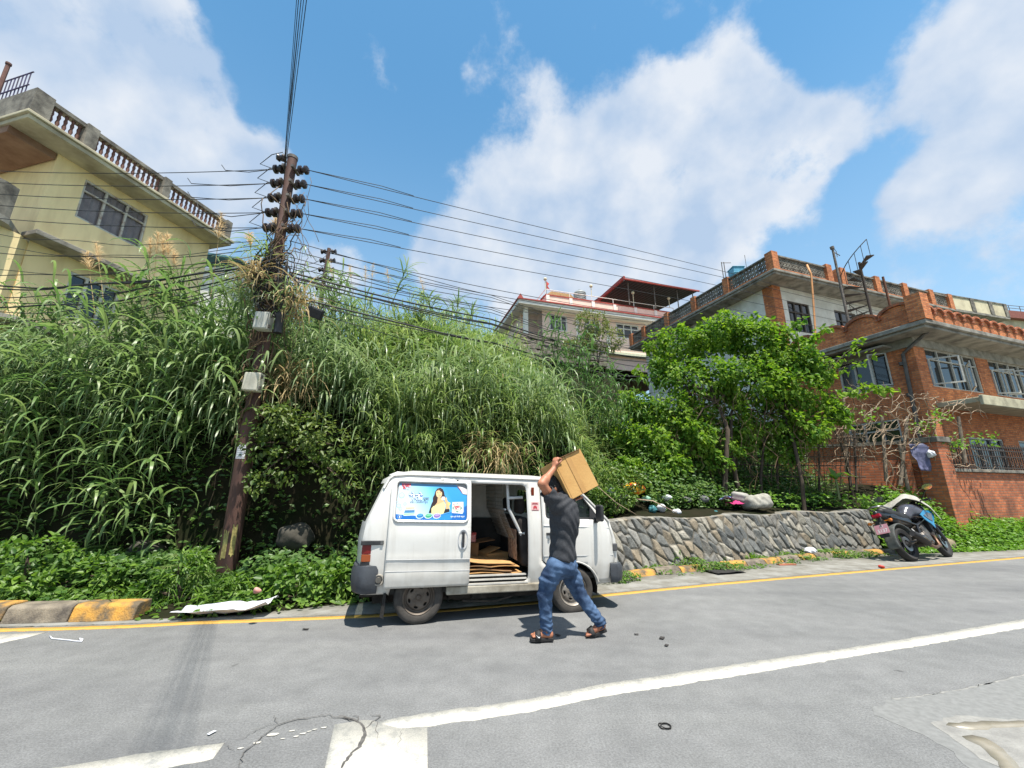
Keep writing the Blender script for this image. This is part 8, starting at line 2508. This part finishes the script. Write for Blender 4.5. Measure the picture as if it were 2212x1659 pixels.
def build_shrubs():
    def shrub(name, label, c, blobs, n, L, m, root, group=None, seed=3, wr=.6, gap=.3, rough=.22):
        t = thing(name, label, 'shrub', root, 0, group)
        V, F_ = leaf_cloud(n, [(np.array(b[0]) - np.array(root), b[1], 0, b[2]) for b in blobs], L, wr, gap=gap, seed=seed, rough=rough)
        obj_np('foliage', V, F_, m, t)
        mb = stems_to((0, 0, 0), [np.array(b[0]) - np.array(root) for b in blobs for _ in range(2)], .03, .006, 5); obj('stem', mb, BARK(), t, smooth=1)
    gy = lambda x, y: float(terrain(np.array([x]), np.array([y]))[0])
    c = P(640, 960, 6.9)
    shrub('flowering_shrub', 'small leaved olive shrub growing against the right side of the pole', c, [(P(600, 905, 6.7), (.42, .3, .30), .8), (P(660, 930, 6.9), (.5, .35, .28), 1), (P(620, 990, 6.6), (.35, .3, .28), .7), (P(545, 960, 6.5), (.2, .2, .2), .25), (P(720, 960, 7.0), (.45, .3, .3), .7), (P(690, 1010, 6.8), (.4, .3, .25), .5), (P(560, 1030, 6.5), (.15, .15, .2), .2), (P(740, 1040, 6.9), (.3, .25, .4), .4)], 2300, (.05, .10), leafmat('olive_dark', (.045, .085, .016), (.110, .145, .036), .3), (P(650, 1000, 7.6)[0], 7.65, 2.2), seed=5)
    shrub('shrub', 'thin olive shrub in front of the pink house wall', None, [(P(1275, 700, 20), (.9, .6, .8), 1), (P(1300, 735, 20), (1.3, .7, .7), 1.2), (P(1250, 750, 20), (.8, .6, .5), .8)], 2400, (.12, .22), OLIVE(), (P(1290, 790, 20)[0], 20, float(P(1290, 800, 20)[2])), seed=6, wr=.35)
    shrub('shrub', 'rounded dark green bush at the left kerb end', None, [(P(60, 1200, 5.9), (.6, .3, .22), 1), (P(30, 1265, 5.6), (.4, .2, .14), .7), (P(210, 1240, 5.9), (.45, .25, .16), .7)], 1700, (.05, .11), leafmat('weed_leaf', (0, 0, 0), (0, 0, 0)), (P(60, 1280, 5.9)[0], 5.9, .1), seed=7)
    shrub('shrub', 'feathery weed bush standing behind the crumpled white paper', None, [(P(385, 1225, 5.9), (.34, .25, .2), 1), (P(330, 1275, 5.75), (.35, .2, .2), .6), (P(470, 1290, 5.75), (.3, .2, .14), .5)], 1500, (.06, .14), leafmat('weed_leaf', (0, 0, 0), (0, 0, 0)), (P(395, 1290, 5.9)[0], 5.9, .05), seed=8, wr=.28)
    shrub('shrub', 'bright heart leaved bush between pole and van', None, [(P(640, 1255, 6.0), (.55, .3, .22), 1), (P(720, 1270, 6.05), (.35, .25, .2), .8), (P(570, 1270, 5.9), (.3, .2, .15), .5)], 1700, (.05, .11), leafmat('weed_leaf', (0, 0, 0), (0, 0, 0)), (P(640, 1290, 6.0)[0], 6.0, .02), seed=9, wr=.75)
    shrub('shrub', 'lush bright leaf patch behind the man below the dark canes', None, [(P(1130, 970, 9.6), (.7, .4, .45), 1), (P(1165, 1000, 9.4), (.45, .3, .35), .6), (P(1100, 1010, 9.3), (.45, .3, .3), .6)], 2600, (.08, .15), BRIGHTL(), (P(1140, 1040, 9.5)[0], 9.5, float(P(1140, 1040, 9.5)[2])), seed=10, wr=.8)
    shrub('shrub', 'low plants hanging over the wall beside the van bonnet', None, [(P(1400, 1180, 8.6), (.32, .16, .22), 1), (P(1440, 1205, 8.6), (.4, .16, .12), .8), (P(1375, 1215, 8.3), (.25, .16, .16), .6)], 1500, (.04, .08), BRIGHTL(), (P(1400, 1225, 8.5)[0], 8.45, .03), seed=12)
    shrub('shrub', 'leafy weeds growing against the middle of the stone wall foot', None, [(P(1490, 1205, 8.9), (.35, .14, .14), 1), (P(1530, 1215, 9.0), (.3, .14, .08), .6), (P(1620, 1205, 9.3), (.3, .12, .08), .5)], 1100, (.035, .075), BRIGHTL(), (P(1500, 1225, 8.9)[0], 8.85, .03), seed=14)
    shrub('shrub', 'trailing bush on top of the wall above the van bonnet', None, [(P(1320, 1075, 8.9), (.45, .3, .25), 1), (P(1345, 1040, 9.2), (.5, .3, .3), 1)], 1600, (.05, .09), leafmat('creeper_leaf', (0, 0, 0), (0, 0, 0)), (P(1330, 1100, 9.0)[0], 9.0, .93), seed=13)
    for i, (dx, dy, Y, r, lab) in enumerate([(740, 790, 10.0, .7, 'broad leaved bush amid the grass right of the black lamp box'), (890, 880, 8.8, .6, 'dark leafy bush in the grass above the van window advert'), (1000, 745, 13.2, .9, 'dark bush on the ridge below the pink house corner'), (670, 740, 9.4, .5, 'small leafy bush in the grass below the black lamp box'), (1060, 850, 10.2, .8, 'dark bush at the right flank of the grass slope'), (960, 960, 8.6, .45, 'low leafy bush in the grass just over the van roof')]):
        c = P(dx, dy, Y)
        shrub('shrub', lab, None, [(c, (r, r * .6, r * .6), 1), (c + np.array([.5 * r, .1, -.4 * r]), (r * .7, r * .5, r * .5), .7), (c + np.array([-.6 * r, 0, -.3 * r]), (r * .6, r * .5, r * .4), .6)], 1100, (.07, .16), DARKL() if i % 2 else leafmat('creeper_leaf', (0, 0, 0), (0, 0, 0)), (c[0], Y + .5, float(c[2]) - .9), 'bushes among the hillside grass', 30 + i, .55)
    # banana like plant
    c = P(1805, 1035, 10.9)
    t = thing('broad_leaf_plant', 'young plant with two broad bright leaves among the creepers', 'plant', c)
    n = 5; V, F_ = blades(np.zeros((n, 3)), np.array([2.6, .3, 1.4, -.6, 3.4]), np.array([.55, .6, .4, .5, .4]), np.array([.16, .17, .12, .15, .12]), np.array([1.1, .9, 1.3, .7, .8]), np.array([1.3, 1.6, .8, 1.5, 1.2]), 7); obj_np('leaf', V, F_, BRIGHTL(), t, True)
    m = MB(); m.tube([(0, 0, -.5), (0, 0, .02)], [.03, .02], 6); obj('stem', m, mat('cane_stem', (0, 0, 0)), t)
    # papyrus like tufts by the kerb
    for i, (dx, dy, Y, lab) in enumerate([(390, 1200, 5.95, 'radial umbrella tuft highest by the pole foot'), (365, 1225, 5.85, 'radial umbrella tuft left of the highest one'), (430, 1240, 5.85, 'radial umbrella tuft nearest the pole foot')]):
        c = P(dx, dy, Y); t = thing('umbrella_sedge', lab, 'plant', c, 0, 'umbrella tufts by the pole foot'); n = 26
        V, F_ = blades(np.zeros((n, 3)), np.linspace(0, 6.28, n), vr.uniform(.18, .28, n), np.full(n, .009), np.full(n, .35), np.full(n, 1.1), 4); obj_np('leaf_blades', V, F_, GRASS(), t)
        m = MB(); m.tube([(0, 0, -.5), (0, 0, 0)], .005, 4); obj('stem', m, mat('cane_stem', (0, 0, 0)), t)


def build_tree():
    base = np.array([float(P(1560, 1060, 10.6)[0]), 10.6, 0]); base[2] = float(terrain(base[:1], base[1:2])[0]) - .1
    t = thing('leafy_tree', 'spreading leafy tree with bright heart shaped leaves on the bank behind the stone wall', 'tree', base)
    bl = [((1480, 745), 11.6, (1.1, .8, .55), 1.2), ((1560, 720), 11.4, (.9, .8, .5), 1.0), ((1640, 735), 11.2, (1.0, .8, .5), 1.1), ((1700, 770), 11.0, (.9, .7, .55), 1.1), ((1440, 800), 11.6, (.7, .6, .45), .7), ((1530, 820), 11.0, (1.1, .8, .6), 1.2), ((1620, 830), 10.8, (1.0, .8, .6), 1.2),
          ((1700, 850), 10.8, (.9, .7, .6), 1.1), ((1760, 800), 10.9, (.5, .5, .4), .55), ((1460, 890), 11.0, (.9, .6, .5), .9), ((1410, 960), 10.6, (.8, .5, .5), .9), ((1440, 1010), 10.4, (.6, .4, .4), .6), ((1730, 930), 10.7, (.7, .5, .5), .7), ((1790, 880), 10.8, (.4, .4, .4), .4), ((1570, 900), 11.2, (.9, .6, .5), .7), ((1660, 920), 11.2, (.7, .5, .5), .6), ((1380, 880), 11.3, (.6, .5, .5), .6), ((1500, 960), 10.6, (.6, .4, .4), .6), ((1580, 960), 10.8, (.5, .4, .35), .4), ((1390, 1020), 10.2, (.45, .35, .3), .45), ((1660, 790), 11.2, (1.0, .7, .5), .9), ((1490, 930), 10.7, (.7, .5, .45), .9), ((1540, 1000), 10.8, (.5, .4, .35), .5), ((1350, 940), 10.8, (.6, .4, .4), .6), ((1610, 930), 11.0, (.6, .4, .35), .6), ((1700, 970), 10.9, (.45, .35, .35), .4), ((1350, 1010), 10.0, (.45, .3, .3), .5)]
    blobs = [(P(c[0], c[1], Y) - base, r, 0, w) for c, Y, r, w in bl]
    V, F_ = leaf_cloud(44000, blobs, (.05, .145), .72, droop=.55, gap=.31, shell=.2, gs=1.3, seed=15, rough=.34)
    # twigs of leaves reaching out to the right and upwards
    sp = []
    tw = MB()
    for (a, b, Y) in [((1760, 830), (1885, 770), 10.6), ((1750, 860), (1905, 838), 10.5), ((1720, 760), (1790, 705), 10.7), ((1640, 720), (1655, 690), 11), ((1790, 800), (1868, 735), 10.6), ((1560, 710), (1545, 690), 11.4), ((1740, 900), (1850, 920), 10.5), ((1480, 730), (1470, 705), 11.6), ((1700, 720), (1735, 685), 10.9), ((1600, 720), (1600, 694), 11.1), ((1510, 730), (1520, 690), 11.4), ((1680, 740), (1690, 698), 11), ((1440, 760), (1425, 722), 11.6), ((1400, 820), (1372, 800), 11.4), ((1770, 880), (1835, 890), 10.5), ((1620, 720), (1630, 680), 11.2), ((1850, 830), (1935, 845), 10.4), ((1420, 770), (1395, 742), 11.7)]:
        p0, p1 = P(*a, Y) - base, P(*b, Y) - base
        tw = MB(); tw.tube([p0, (p0 + p1) / 2 + np.array([0, 0, .08]), p1], [.016, .01, .004], 5); obj('twig', tw, BARK(), t, smooth=.9)
        n = 46; f = vr.random(n) ** .8; c = p0 + (p1 - p0) * f[:, None] + vr.normal(0, .07, (n, 3))
        ax = rand_dirs(n); ax[:, 2] -= .5; nr = np.array([0, -.2, .8]) + vr.normal(0, .35, (n, 3)); L = vr.uniform(.11, .19, n)
        sp.append(leaves(c, ax, nr, L, L * .72))
    V, F_ = join([(V, F_)] + sp)
    obj_np('crown', V, F_, TREEL(), t, False)
    mb = MB()
    trunks = [((1560, 1065), (1572, 930), (1530, 830), 10.5, .07), ((1600, 1060), (1578, 960), (1600, 840), 10.7, .06), ((1535, 1055), (1545, 950), (1480, 830), 10.8, .05), ((1728, 1050), (1716, 960), (1690, 850), 10.6, .05), ((1640, 1060), (1650, 960), (1650, 850), 11.0, .04), ((1832, 1035), (1818, 960), (1760, 850), 12.0, .045)]
    for a, b, c, Y, r in trunks:
        p = [P(*a, Y) - base, P(*b, Y) - base, P(*c, Y + .3) - base]
        p[0][2] = float(terrain(np.array([p[0][0] + base[0]]), np.array([Y]))[0]) - base[2] - .1
        q = [p[0], p[0] * .5 + p[1] * .5 + vr.normal(0, .04, 3), p[1], p[1] * .5 + p[2] * .5 + vr.normal(0, .06, 3), p[2]]
        mb.tube(q, [r, r * .9, r * .8, r * .6, r * .4], 8)
        for bb in blobs:
            if np.linalg.norm(np.array(bb[0]) - p[2]) < 1.5: mb.tube([p[1] * .4 + p[2] * .6, (p[2] + bb[0]) / 2 + vr.normal(0, .1, 3), bb[0]], [r * .5, r * .3, .006], 6)
    obj('trunk', mb, BARK(), t, smooth=.9)
    hv = MB()
    for k in range(240):
        x0 = vr.uniform(1440, 1850); c = P(x0, vr.uniform(840, 970), vr.uniform(10.4, 11.6)) - base; n = 8; L = vr.uniform(.4, 1.4)
        hv.tube([c + np.array([vr.normal(0, .05) + .08 * math.sin(i * 1.1 + k), vr.normal(0, .03), -L * i / (n - 1)]) for i in range(n)], [.008, .004][k % 2], 4)
    obj('hanging_vine', hv, mat('dry_vine', (0, 0, 0)), t, smooth=1)
    # shaded growth under the crown
    x, y = scatter(26000, 3.0, 8.8, 1.2, 4.2); V, F_ = ground_leaves(x, y, vr.uniform(0, 1.5, len(x)) * np.clip((y - yk(x) - 1.0) / 1.2, .2, 1), (.05, .11)); 
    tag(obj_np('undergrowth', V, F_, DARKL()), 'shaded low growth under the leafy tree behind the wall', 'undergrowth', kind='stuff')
    # bamboo fence
    f = thing('bamboo_fence', 'dark bamboo pole fence with thin rails beneath the tree', 'fence', P(1700, 1040, 11.2)); fb = np.array(f.location)
    for x0 in (1500, 1590, 1680, 1770, 1850):
        m = MB(); a, b = P(x0, 1060, 11.3), P(x0 + vr.uniform(-6, 6), 930, 11.3); m.tube([a - fb, b - fb], .028, 7); obj('post', m, BARK(), f, smooth=1)
    for dy in (945, 968, 988, 1005, 1030):
        m = MB(); pts = [P(x0, dy + vr.uniform(-4, 4), 11.28) - fb for x0 in (1490, 1580, 1660, 1760, 1870)]; m.tube(pts, .016, 6); obj('rail', m, BARK(), f, smooth=1)
    m = MB()
    for k in range(36):
        x0 = vr.uniform(1490, 1860); m.tube([P(x0, 1050, 11.26) - fb, P(x0 + vr.uniform(-8, 8), 935, 11.26) - fb], .007, 4)
    obj('thin_stick', m, BARK(), f)
    # pale dead vine tangle in front of the brick house
    d = thing('dead_vine', 'pale leafless vine tangle hung on posts before the brick house', 'vine', P(1940, 1000, 11.9)); db = np.array(d.location)
    m = MB()
    for k in range(125):
        c = P(vr.uniform(1800, 2085), vr.uniform(850, 1010), vr.uniform(11.6, 12.1)) - db; n = 10; a = vr.uniform(0, 6.28); st = vr.uniform(.06, .13); pts = []
        for i in range(n):
            pts.append(c.copy()); a += vr.normal(0, .55); c = c + np.array([math.cos(a) * st, vr.normal(0, .02), math.sin(a) * st])
        r = vr.uniform(.007, .016); m.tube(pts, [r * (1 - .6 * i / n) for i in range(n)], 5)
    obj('branch', m, mat('bleached_vine', rgb(178, 158, 134), rgb(132, 112, 92), rough=.95, scale=8), d, smooth=1)
    for (a, b) in [((1962, 1060), (1942, 955)), ((1915, 1040), (1905, 900)), ((1945, 1050), (1960, 900)), ((1830, 1020), (1822, 860)), ((2085, 1000), (2070, 900))]:
        m = MB(); m.tube([P(*a, 12) - db, P(*b, 12) - db], [.05, .04], 7); obj('post', m, mat('grey_wood', rgb(140, 126, 110), rgb(104, 92, 80), rough=.95), d, smooth=1)
    n = 260; c = np.stack([P(vr.uniform(1800, 2160), vr.uniform(880, 990), 11.7) for _ in range(n)]) - db
    cl = np.stack([P(*q, 11.7) - db for q in [(2030, 900), (2120, 950), (1990, 920), (1870, 900), (1840, 850), (2060, 960)]])[vr.integers(0, 6, n)] + vr.normal(0, .16, (n, 3)) * np.array([1.4, .6, .6])
    V, F_ = leaves(cl, rand_dirs(n), np.array([0, -.2, .8]) + vr.normal(0, .4, (n, 3)), vr.uniform(.07, .13, n), vr.uniform(.04, .08, n)); obj_np('foliage', V, F_, BRIGHTL(), d)


def build_pole_growth():
    # tufts rooted in the tangle on the pole, hanging brown and green
    for i, (dx, dy, Y, n, L, m, lab) in enumerate([(572, 545, 6.75, 70, .75, GRASS(), 'green grass tuft sprouting beside the cable tangle on the pole'), (560, 600, 6.7, 160, .8, DRY(), 'brown dead grass hanging left of the cable tangle'), (628, 660, 6.8, 120, .9, DRY(), 'brown dead grass hanging right of the splice canister'), (540, 650, 6.9, 130, .9, REED(), 'green reed tuft hanging left of the pole boxes'), (600, 640, 6.6, 60, .7, REED(), 'small green tuft hanging over the pole boxes')]):
        c = P(dx, dy, Y); t = thing('grass_tuft', lab, 'grass tuft', c, 0, 'tufts grown round the pole')
        b = vr.normal(0, .13, (n, 3)) * np.array([1.2, .7, 1])
        V, F_ = blades(b, vr.uniform(0, 6.28, n), vr.uniform(.35, 1, n) * L, vr.uniform(.008, .024, n), vr.uniform(.0, 1.3, n), vr.uniform(1.2, 2.6, n), 5, vr.normal(0, .3, n)); obj_np('leaf_blades', V, F_, m, t)


build_hill_cover(); build_pole_growth(); build_plumes(); build_canes(); build_shrubs(); build_tree()
# ------------------------------------------------------------ litter and small things
def blob(name, label, cat, c, half, m, wob=.12, res=.02, group=None, rz=0, freq=14, seed=0):
    s = SDF((-half[0] * 1.5, -half[1] * 1.5, -half[2] * 1.5), (half[0] * 1.5, half[1] * 1.5, half[2] * 1.5), res)
    if name == 'sack':
        s.rbox((0, 0, -.02), (half[0] * .95, half[1] * .9, half[2] * .8), half[2] * .5); s.cap((half[0] * .7, 0, half[2] * .2), (half[0] * 1.25, 0, half[2] * .5), half[2] * .45, half[2] * .2, half[2] * .6)
    else:
        s.ell((0, 0, 0), half)
    r = np.random.default_rng(seed)
    a, b, c_ = r.uniform(.6, 1.4, 3) * freq
    mn = min(half)
    s.f = s.f + (wob * mn * (np.sin(s.X * a + 2 * np.sin(s.Z * b)) * np.sin(s.Z * c_ + s.X * b + r.uniform(0, 6)) + .6 * np.sin(s.Y * c_ * 1.3 + s.X * a * 1.7))).astype(np.float32)
    o = s.obj(name, m); o.location = [float(q) for q in c]; o.rotation_euler = (r.uniform(-.2, .2), r.uniform(-.2, .2), rz)
    return tag(o, label, cat, group)


def crumple(name, label, cat, c, w, l, hgt, m, rz=0, n=14, seed=0, group=None, curl=0):
    r = np.random.default_rng(seed)
    u, v = np.meshgrid(np.linspace(-.5, .5, n), np.linspace(-.5, .5, n), indexing='ij')
    P0 = np.stack([u.ravel() * w, v.ravel() * l, 0 * u.ravel()], 1)
    z = hgt * (.5 + .5 * vnoise(np.c_[u.ravel(), v.ravel(), 0 * u.ravel()], 1.1, seed)) + .02 * vnoise(np.c_[u.ravel(), v.ravel(), 0 * u.ravel()], 4, seed + 1) * hgt * 10 * .5
    P0[:, 2] = np.maximum(z, .004) + curl * np.clip(u.ravel(), 0, 1) ** 2
    P0[:, :2] += .03 * w * np.stack([vnoise(P0, 3, seed + 2), vnoise(P0, 3, seed + 3)], 1)
    i, j = np.meshgrid(np.arange(n - 1), np.arange(n - 1), indexing='ij'); q = (i * n + j).ravel()
    o = obj_np(name, P0, np.stack([q, q + n, q + n + 1, q + 1], 1), m, smooth=True)
    solid(o, .003, 0); o.location = [float(t) for t in c]; o.rotation_euler = (0, 0, rz)
    return tag(o, label, cat, group)


def build_litter():
    wht = mat('litter_white', rgb(206, 208, 214), rgb(182, 184, 190), rough=.8, scale=7)
    sackm = mat('woven_sack', rgb(168, 165, 156), rgb(134, 131, 122), rough=.85, scale=9, bump=.4, bscale=150)
    c = G(488, 1330); crumple('crumpled_paper', 'crumpled white paper sheet with dark print lying by the kerb', 'paper', (c[0], c[1], 0.012), 1.0, .40, .16, wht, .12, 16, 4, curl=.25)
    pr = crumple('loose_print', 'dark printed fold of paper on the end of the white sheet', 'paper', (c[0] + .22, c[1] + .03, .03), .3, .2, .08, mat('paper_dark', rgb(84, 82, 84), rgb(150, 148, 152), rough=.8, scale=16), .5, 10, 9)
    z = lambda x, y: float(terrain(np.array([x]), np.array([y]))[0])

    def at(dx, dy, Y): return P(dx, dy, Y)
    m = mat('bag_flame', rgb(222, 176, 40), rgb(206, 52, 30), rough=.35, scale=7, lo=.46, hi=.54)
    blob('plastic_bag', 'full red and yellow patterned plastic bag on the rubbish heap', 'bag', at(1368, 1057, 9.3), (.27, .2, .13), m, .12, .018, None, .2, 12, 3)
    s1 = blob('sack', 'large pale woven sack slumped on the wall top by the pink cloth', 'sack', at(1632, 1083, 10.1), (.34, .22, .19), sackm, .07, .016, None, .3, 11, 5)
    blob('sack', 'smaller grey sack squeezed between pink cloth and large pale sack', 'sack', at(1600, 1073, 10.2), (.2, .18, .14), mat('sack_grey', rgb(160, 158, 152), rgb(130, 128, 122), rough=.8), .08, .016, None, .8, 13, 6)
    crumple('cloth', 'crumpled magenta cloth heaped left of the pale sack', 'cloth', at(1588, 1094, 9.95), .34, .26, .16, mat('cloth_magenta', rgb(190, 44, 110), rgb(150, 30, 90), rough=.8, scale=9), .4, 12, 8)
    crumple('cloth', 'crumpled blue and white cloth heaped left of the magenta one', 'cloth', at(1570, 1086, 10), .34, .26, .2, mat('cloth_blue', rgb(70, 96, 160), rgb(196, 198, 206), rough=.8, scale=9, lo=.46, hi=.54), .9, 12, 12)
    gp = 'small rubbish on the heap behind the wall'
    specs = [(1345, 1072, 9.2, 'wht', 'crushed white cup just below the red and yellow bag'), (1395, 1078, 9.2, 'green', 'pale green bottle lying right of the red and yellow bag'), (1428, 1098, 9.1, 'wht', 'white wrapper near the wall edge below the bag'), (1462, 1106, 9.2, 'wht', 'white plastic scrap lying on the wall coping'), (1480, 1080, 9.8, 'grey', 'grey rag bundle under the tree left of the blue cloth'), (1520, 1078, 9.9, 'grey', 'grey rag bundle nearest the tree trunk'), (1320, 1060, 9.1, 'wht', 'white torn bag left of the red and yellow one'), (1440, 1075, 9.5, 'wht', 'pale bundle beside the dry stick'), (1410, 1100, 9.0, 'teal', 'teal scrap by the wall edge'), (1545, 1110, 9.7, 'teal', 'blue green scrap on the coping under the cloths')]
    mm = {'wht': wht, 'green': mat('bottle_green', rgb(136, 176, 150), rgb(110, 150, 128), rough=.3), 'grey': mat('rag_grey', rgb(112, 112, 112), rgb(80, 80, 82), rough=.9), 'teal': mat('scrap_teal', rgb(60, 120, 124), rgb(44, 96, 104), rough=.5)}
    for i, (dx, dy, Y, k, lab) in enumerate(specs):
        blob('rubbish', lab, 'rubbish', at(dx, dy, Y), (random.uniform(.09, .16), random.uniform(.07, .12), random.uniform(.05, .09)), mm[k], .12, .012, gp, random.uniform(0, 3), 26, 20 + i)
    st = MB(); st.tube([at(1368, 1078, 9.0), at(1410, 1082, 8.95), at(1462, 1108, 8.9)], [.018, .015, .009], 6)
    tag(obj('dry_stick', st, mat('bleached_vine', (0, 0, 0)), smooth=True), 'pale dry stick lying across the rubbish heap', 'stick')
    st = MB(); st.tube([at(1290, 1050, 8.6), at(1330, 1085, 8.6), at(1375, 1112, 8.55)], [.008, .007, .004], 6)
    tag(obj('dry_stick', st, mat('bleached_vine', (0, 0, 0)), smooth=True), 'thin dry stick leaning above the van bonnet', 'stick')
    # rubber flap, plank, scraps along the verge
    c = G(1566, 1238); crumple('rubber_flap', 'curled black rubber mudguard piece lying by the yellow kerb', 'rubber sheet', (c[0], c[1], .02), .62, .34, .05, mat('rubber', (0, 0, 0)), .35, 12, 31, curl=-.1)
    c = G(1700, 1222); mb = MB(); mb.box((0, 0, .02), (.36, .07, .03)); o = obj('wood_scrap', mb, mat('wood_red', rgb(176, 110, 84), rgb(140, 86, 66), rough=.8), bevel=.005); o.location = c; o.rotation_euler = (0, 0, .1); tag(o, 'short reddish wood scrap on the dirt by the kerb', 'wood')
    c = G(1752, 1203); blob('plastic_bag', 'crumpled white plastic bag on the grass by the kerb', 'bag', (c[0], c[1], .10), (.13, .1, .10), wht, .25, .014, None, .4, 22, 41)
    c = G(1905, 1228); blob('rubbish', 'small red wrapper on the road edge behind the motorcycle', 'rubbish', (c[0], c[1], .03), (.06, .05, .03), mat('wrapper_red', rgb(190, 60, 48), rough=.5), .2, .01, None, 0, 30, 44)
    c = G(556, 1276, .35); blob('rubbish', 'pinkish crumpled wrapper among the weeds right of the pole foot', 'rubbish', c, (.045, .035, .03), mat('wrapper_pink', rgb(206, 160, 150), rgb(170, 110, 100), rough=.6), .25, .01, None, 0, 30, 45)
    # things on the road
    c = G(1436, 1570); mb = MB(); mb.tube([(.034 * math.cos(t), .036 * math.sin(t) + .006 * math.sin(3 * t), .005) for t in np.linspace(0, 6.28, 25)[:-1]], .0035, 5, closed=True)
    mb.tube([(.03 * math.cos(t) + .006, .03 * math.sin(t) - .005, .009) for t in np.linspace(0, 6.28, 25)[:-1]], .003, 5, closed=True)
    o = obj('rubber_ring', mb, mat('rubber', (0, 0, 0)), smooth=True); o.location = c; tag(o, 'small black looped rubber ring lying on the open road', 'ring')
    pts = [G(x, y, .006) for x, y in ((108, 1374), (112, 1379), (130, 1381), (150, 1383), (165, 1385), (176, 1386), (179, 1381), (172, 1379), (176, 1386))]
    mb = MB(); mb.tube(pts, .007, 5); tag(obj('string', mb, wht, smooth=True), 'white curled string lying beside the white wedge', 'string')
    for i, (dx, dy, s_, lab) in enumerate([(660, 1361, .05, 'dark leaf scrap on the road left of the van wheel'), (1430, 1380, .06, 'black scrap on the road right of the man'), (1205, 1374, .05, 'dark scrap inside the shadow of the man'), (1375, 1372, .035, 'tiny dark scrap on the road near the right sandal'), (1440, 1396, .04, 'flat dark scrap below the black scrap right of the man')]):
        c = G(dx, dy); crumple('road_scrap', lab, 'scrap', (c[0], c[1], .006), s_ * 1.2, s_ * .7, .01, mat('scrap_dark', rgb(58, 54, 52), rgb(44, 42, 42), rough=.9), i, 7, 60 + i, 'dark scraps on the road')
    c = G(457, 1586); crumple('paper_scrap', 'tiny white scrap on the road above the dash', 'scrap', (c[0], c[1], .005), .045, .02, .008, wht, 1.2, 6, 70)
    # rag and white bag hung on the dead vines
    crumple('rag', 'dark blue rag hanging on the dead vines by the brick pillar', 'rag', (0, 0, 0), .45, .75, .30, mat('rag_blue', rgb(40, 46, 72), rgb(96, 98, 128), rough=.6, scale=7), 0, 14, 51)
    o = bpy.data.objects['rag']; o.location = P(1978, 990, 11.75); o.rotation_euler = (1.45, 0, .2)
    blob('plastic_bag', 'white plastic bag caught on the vine stick by the brick pillar', 'bag', P(2010, 980, 11.6), (.15, .1, .10), wht, .25, .015, None, .3, 22, 52)
    # stone block by the kerb end behind the front wheel, rocks showing in the shaded bank
    rk = mat('bank_rock', rgb(72, 69, 62), rgb(48, 46, 40), rough=.95, scale=4, bump=.6, bscale=14)
    c = G(2062, 1192); blob('stone_block', 'pale stone block at the kerb end behind the motorcycle wheel', 'stone', (c[0], c[1] + .25, .12), (.42, .2, .2), mat('pale_block', rgb(150, 138, 112), rgb(120, 108, 88), rough=.9, scale=4), .1, .02, None, .4, 9, 80)
    for i, (dx, dy, Y, sz, lab) in enumerate([(310, 1200, 6.9, .3, 'grey rock showing in the dark bank left of the pole'), (640, 1160, 7.1, .3, 'half hidden rock high in the dark bank behind the pole')]):
        blob('rock', lab, 'rock', P(dx, dy, Y), (sz, sz * .7, sz * .7), rk, .16, .03, 'rocks in the dark bank', i, 7, 90 + i)


build_litter()
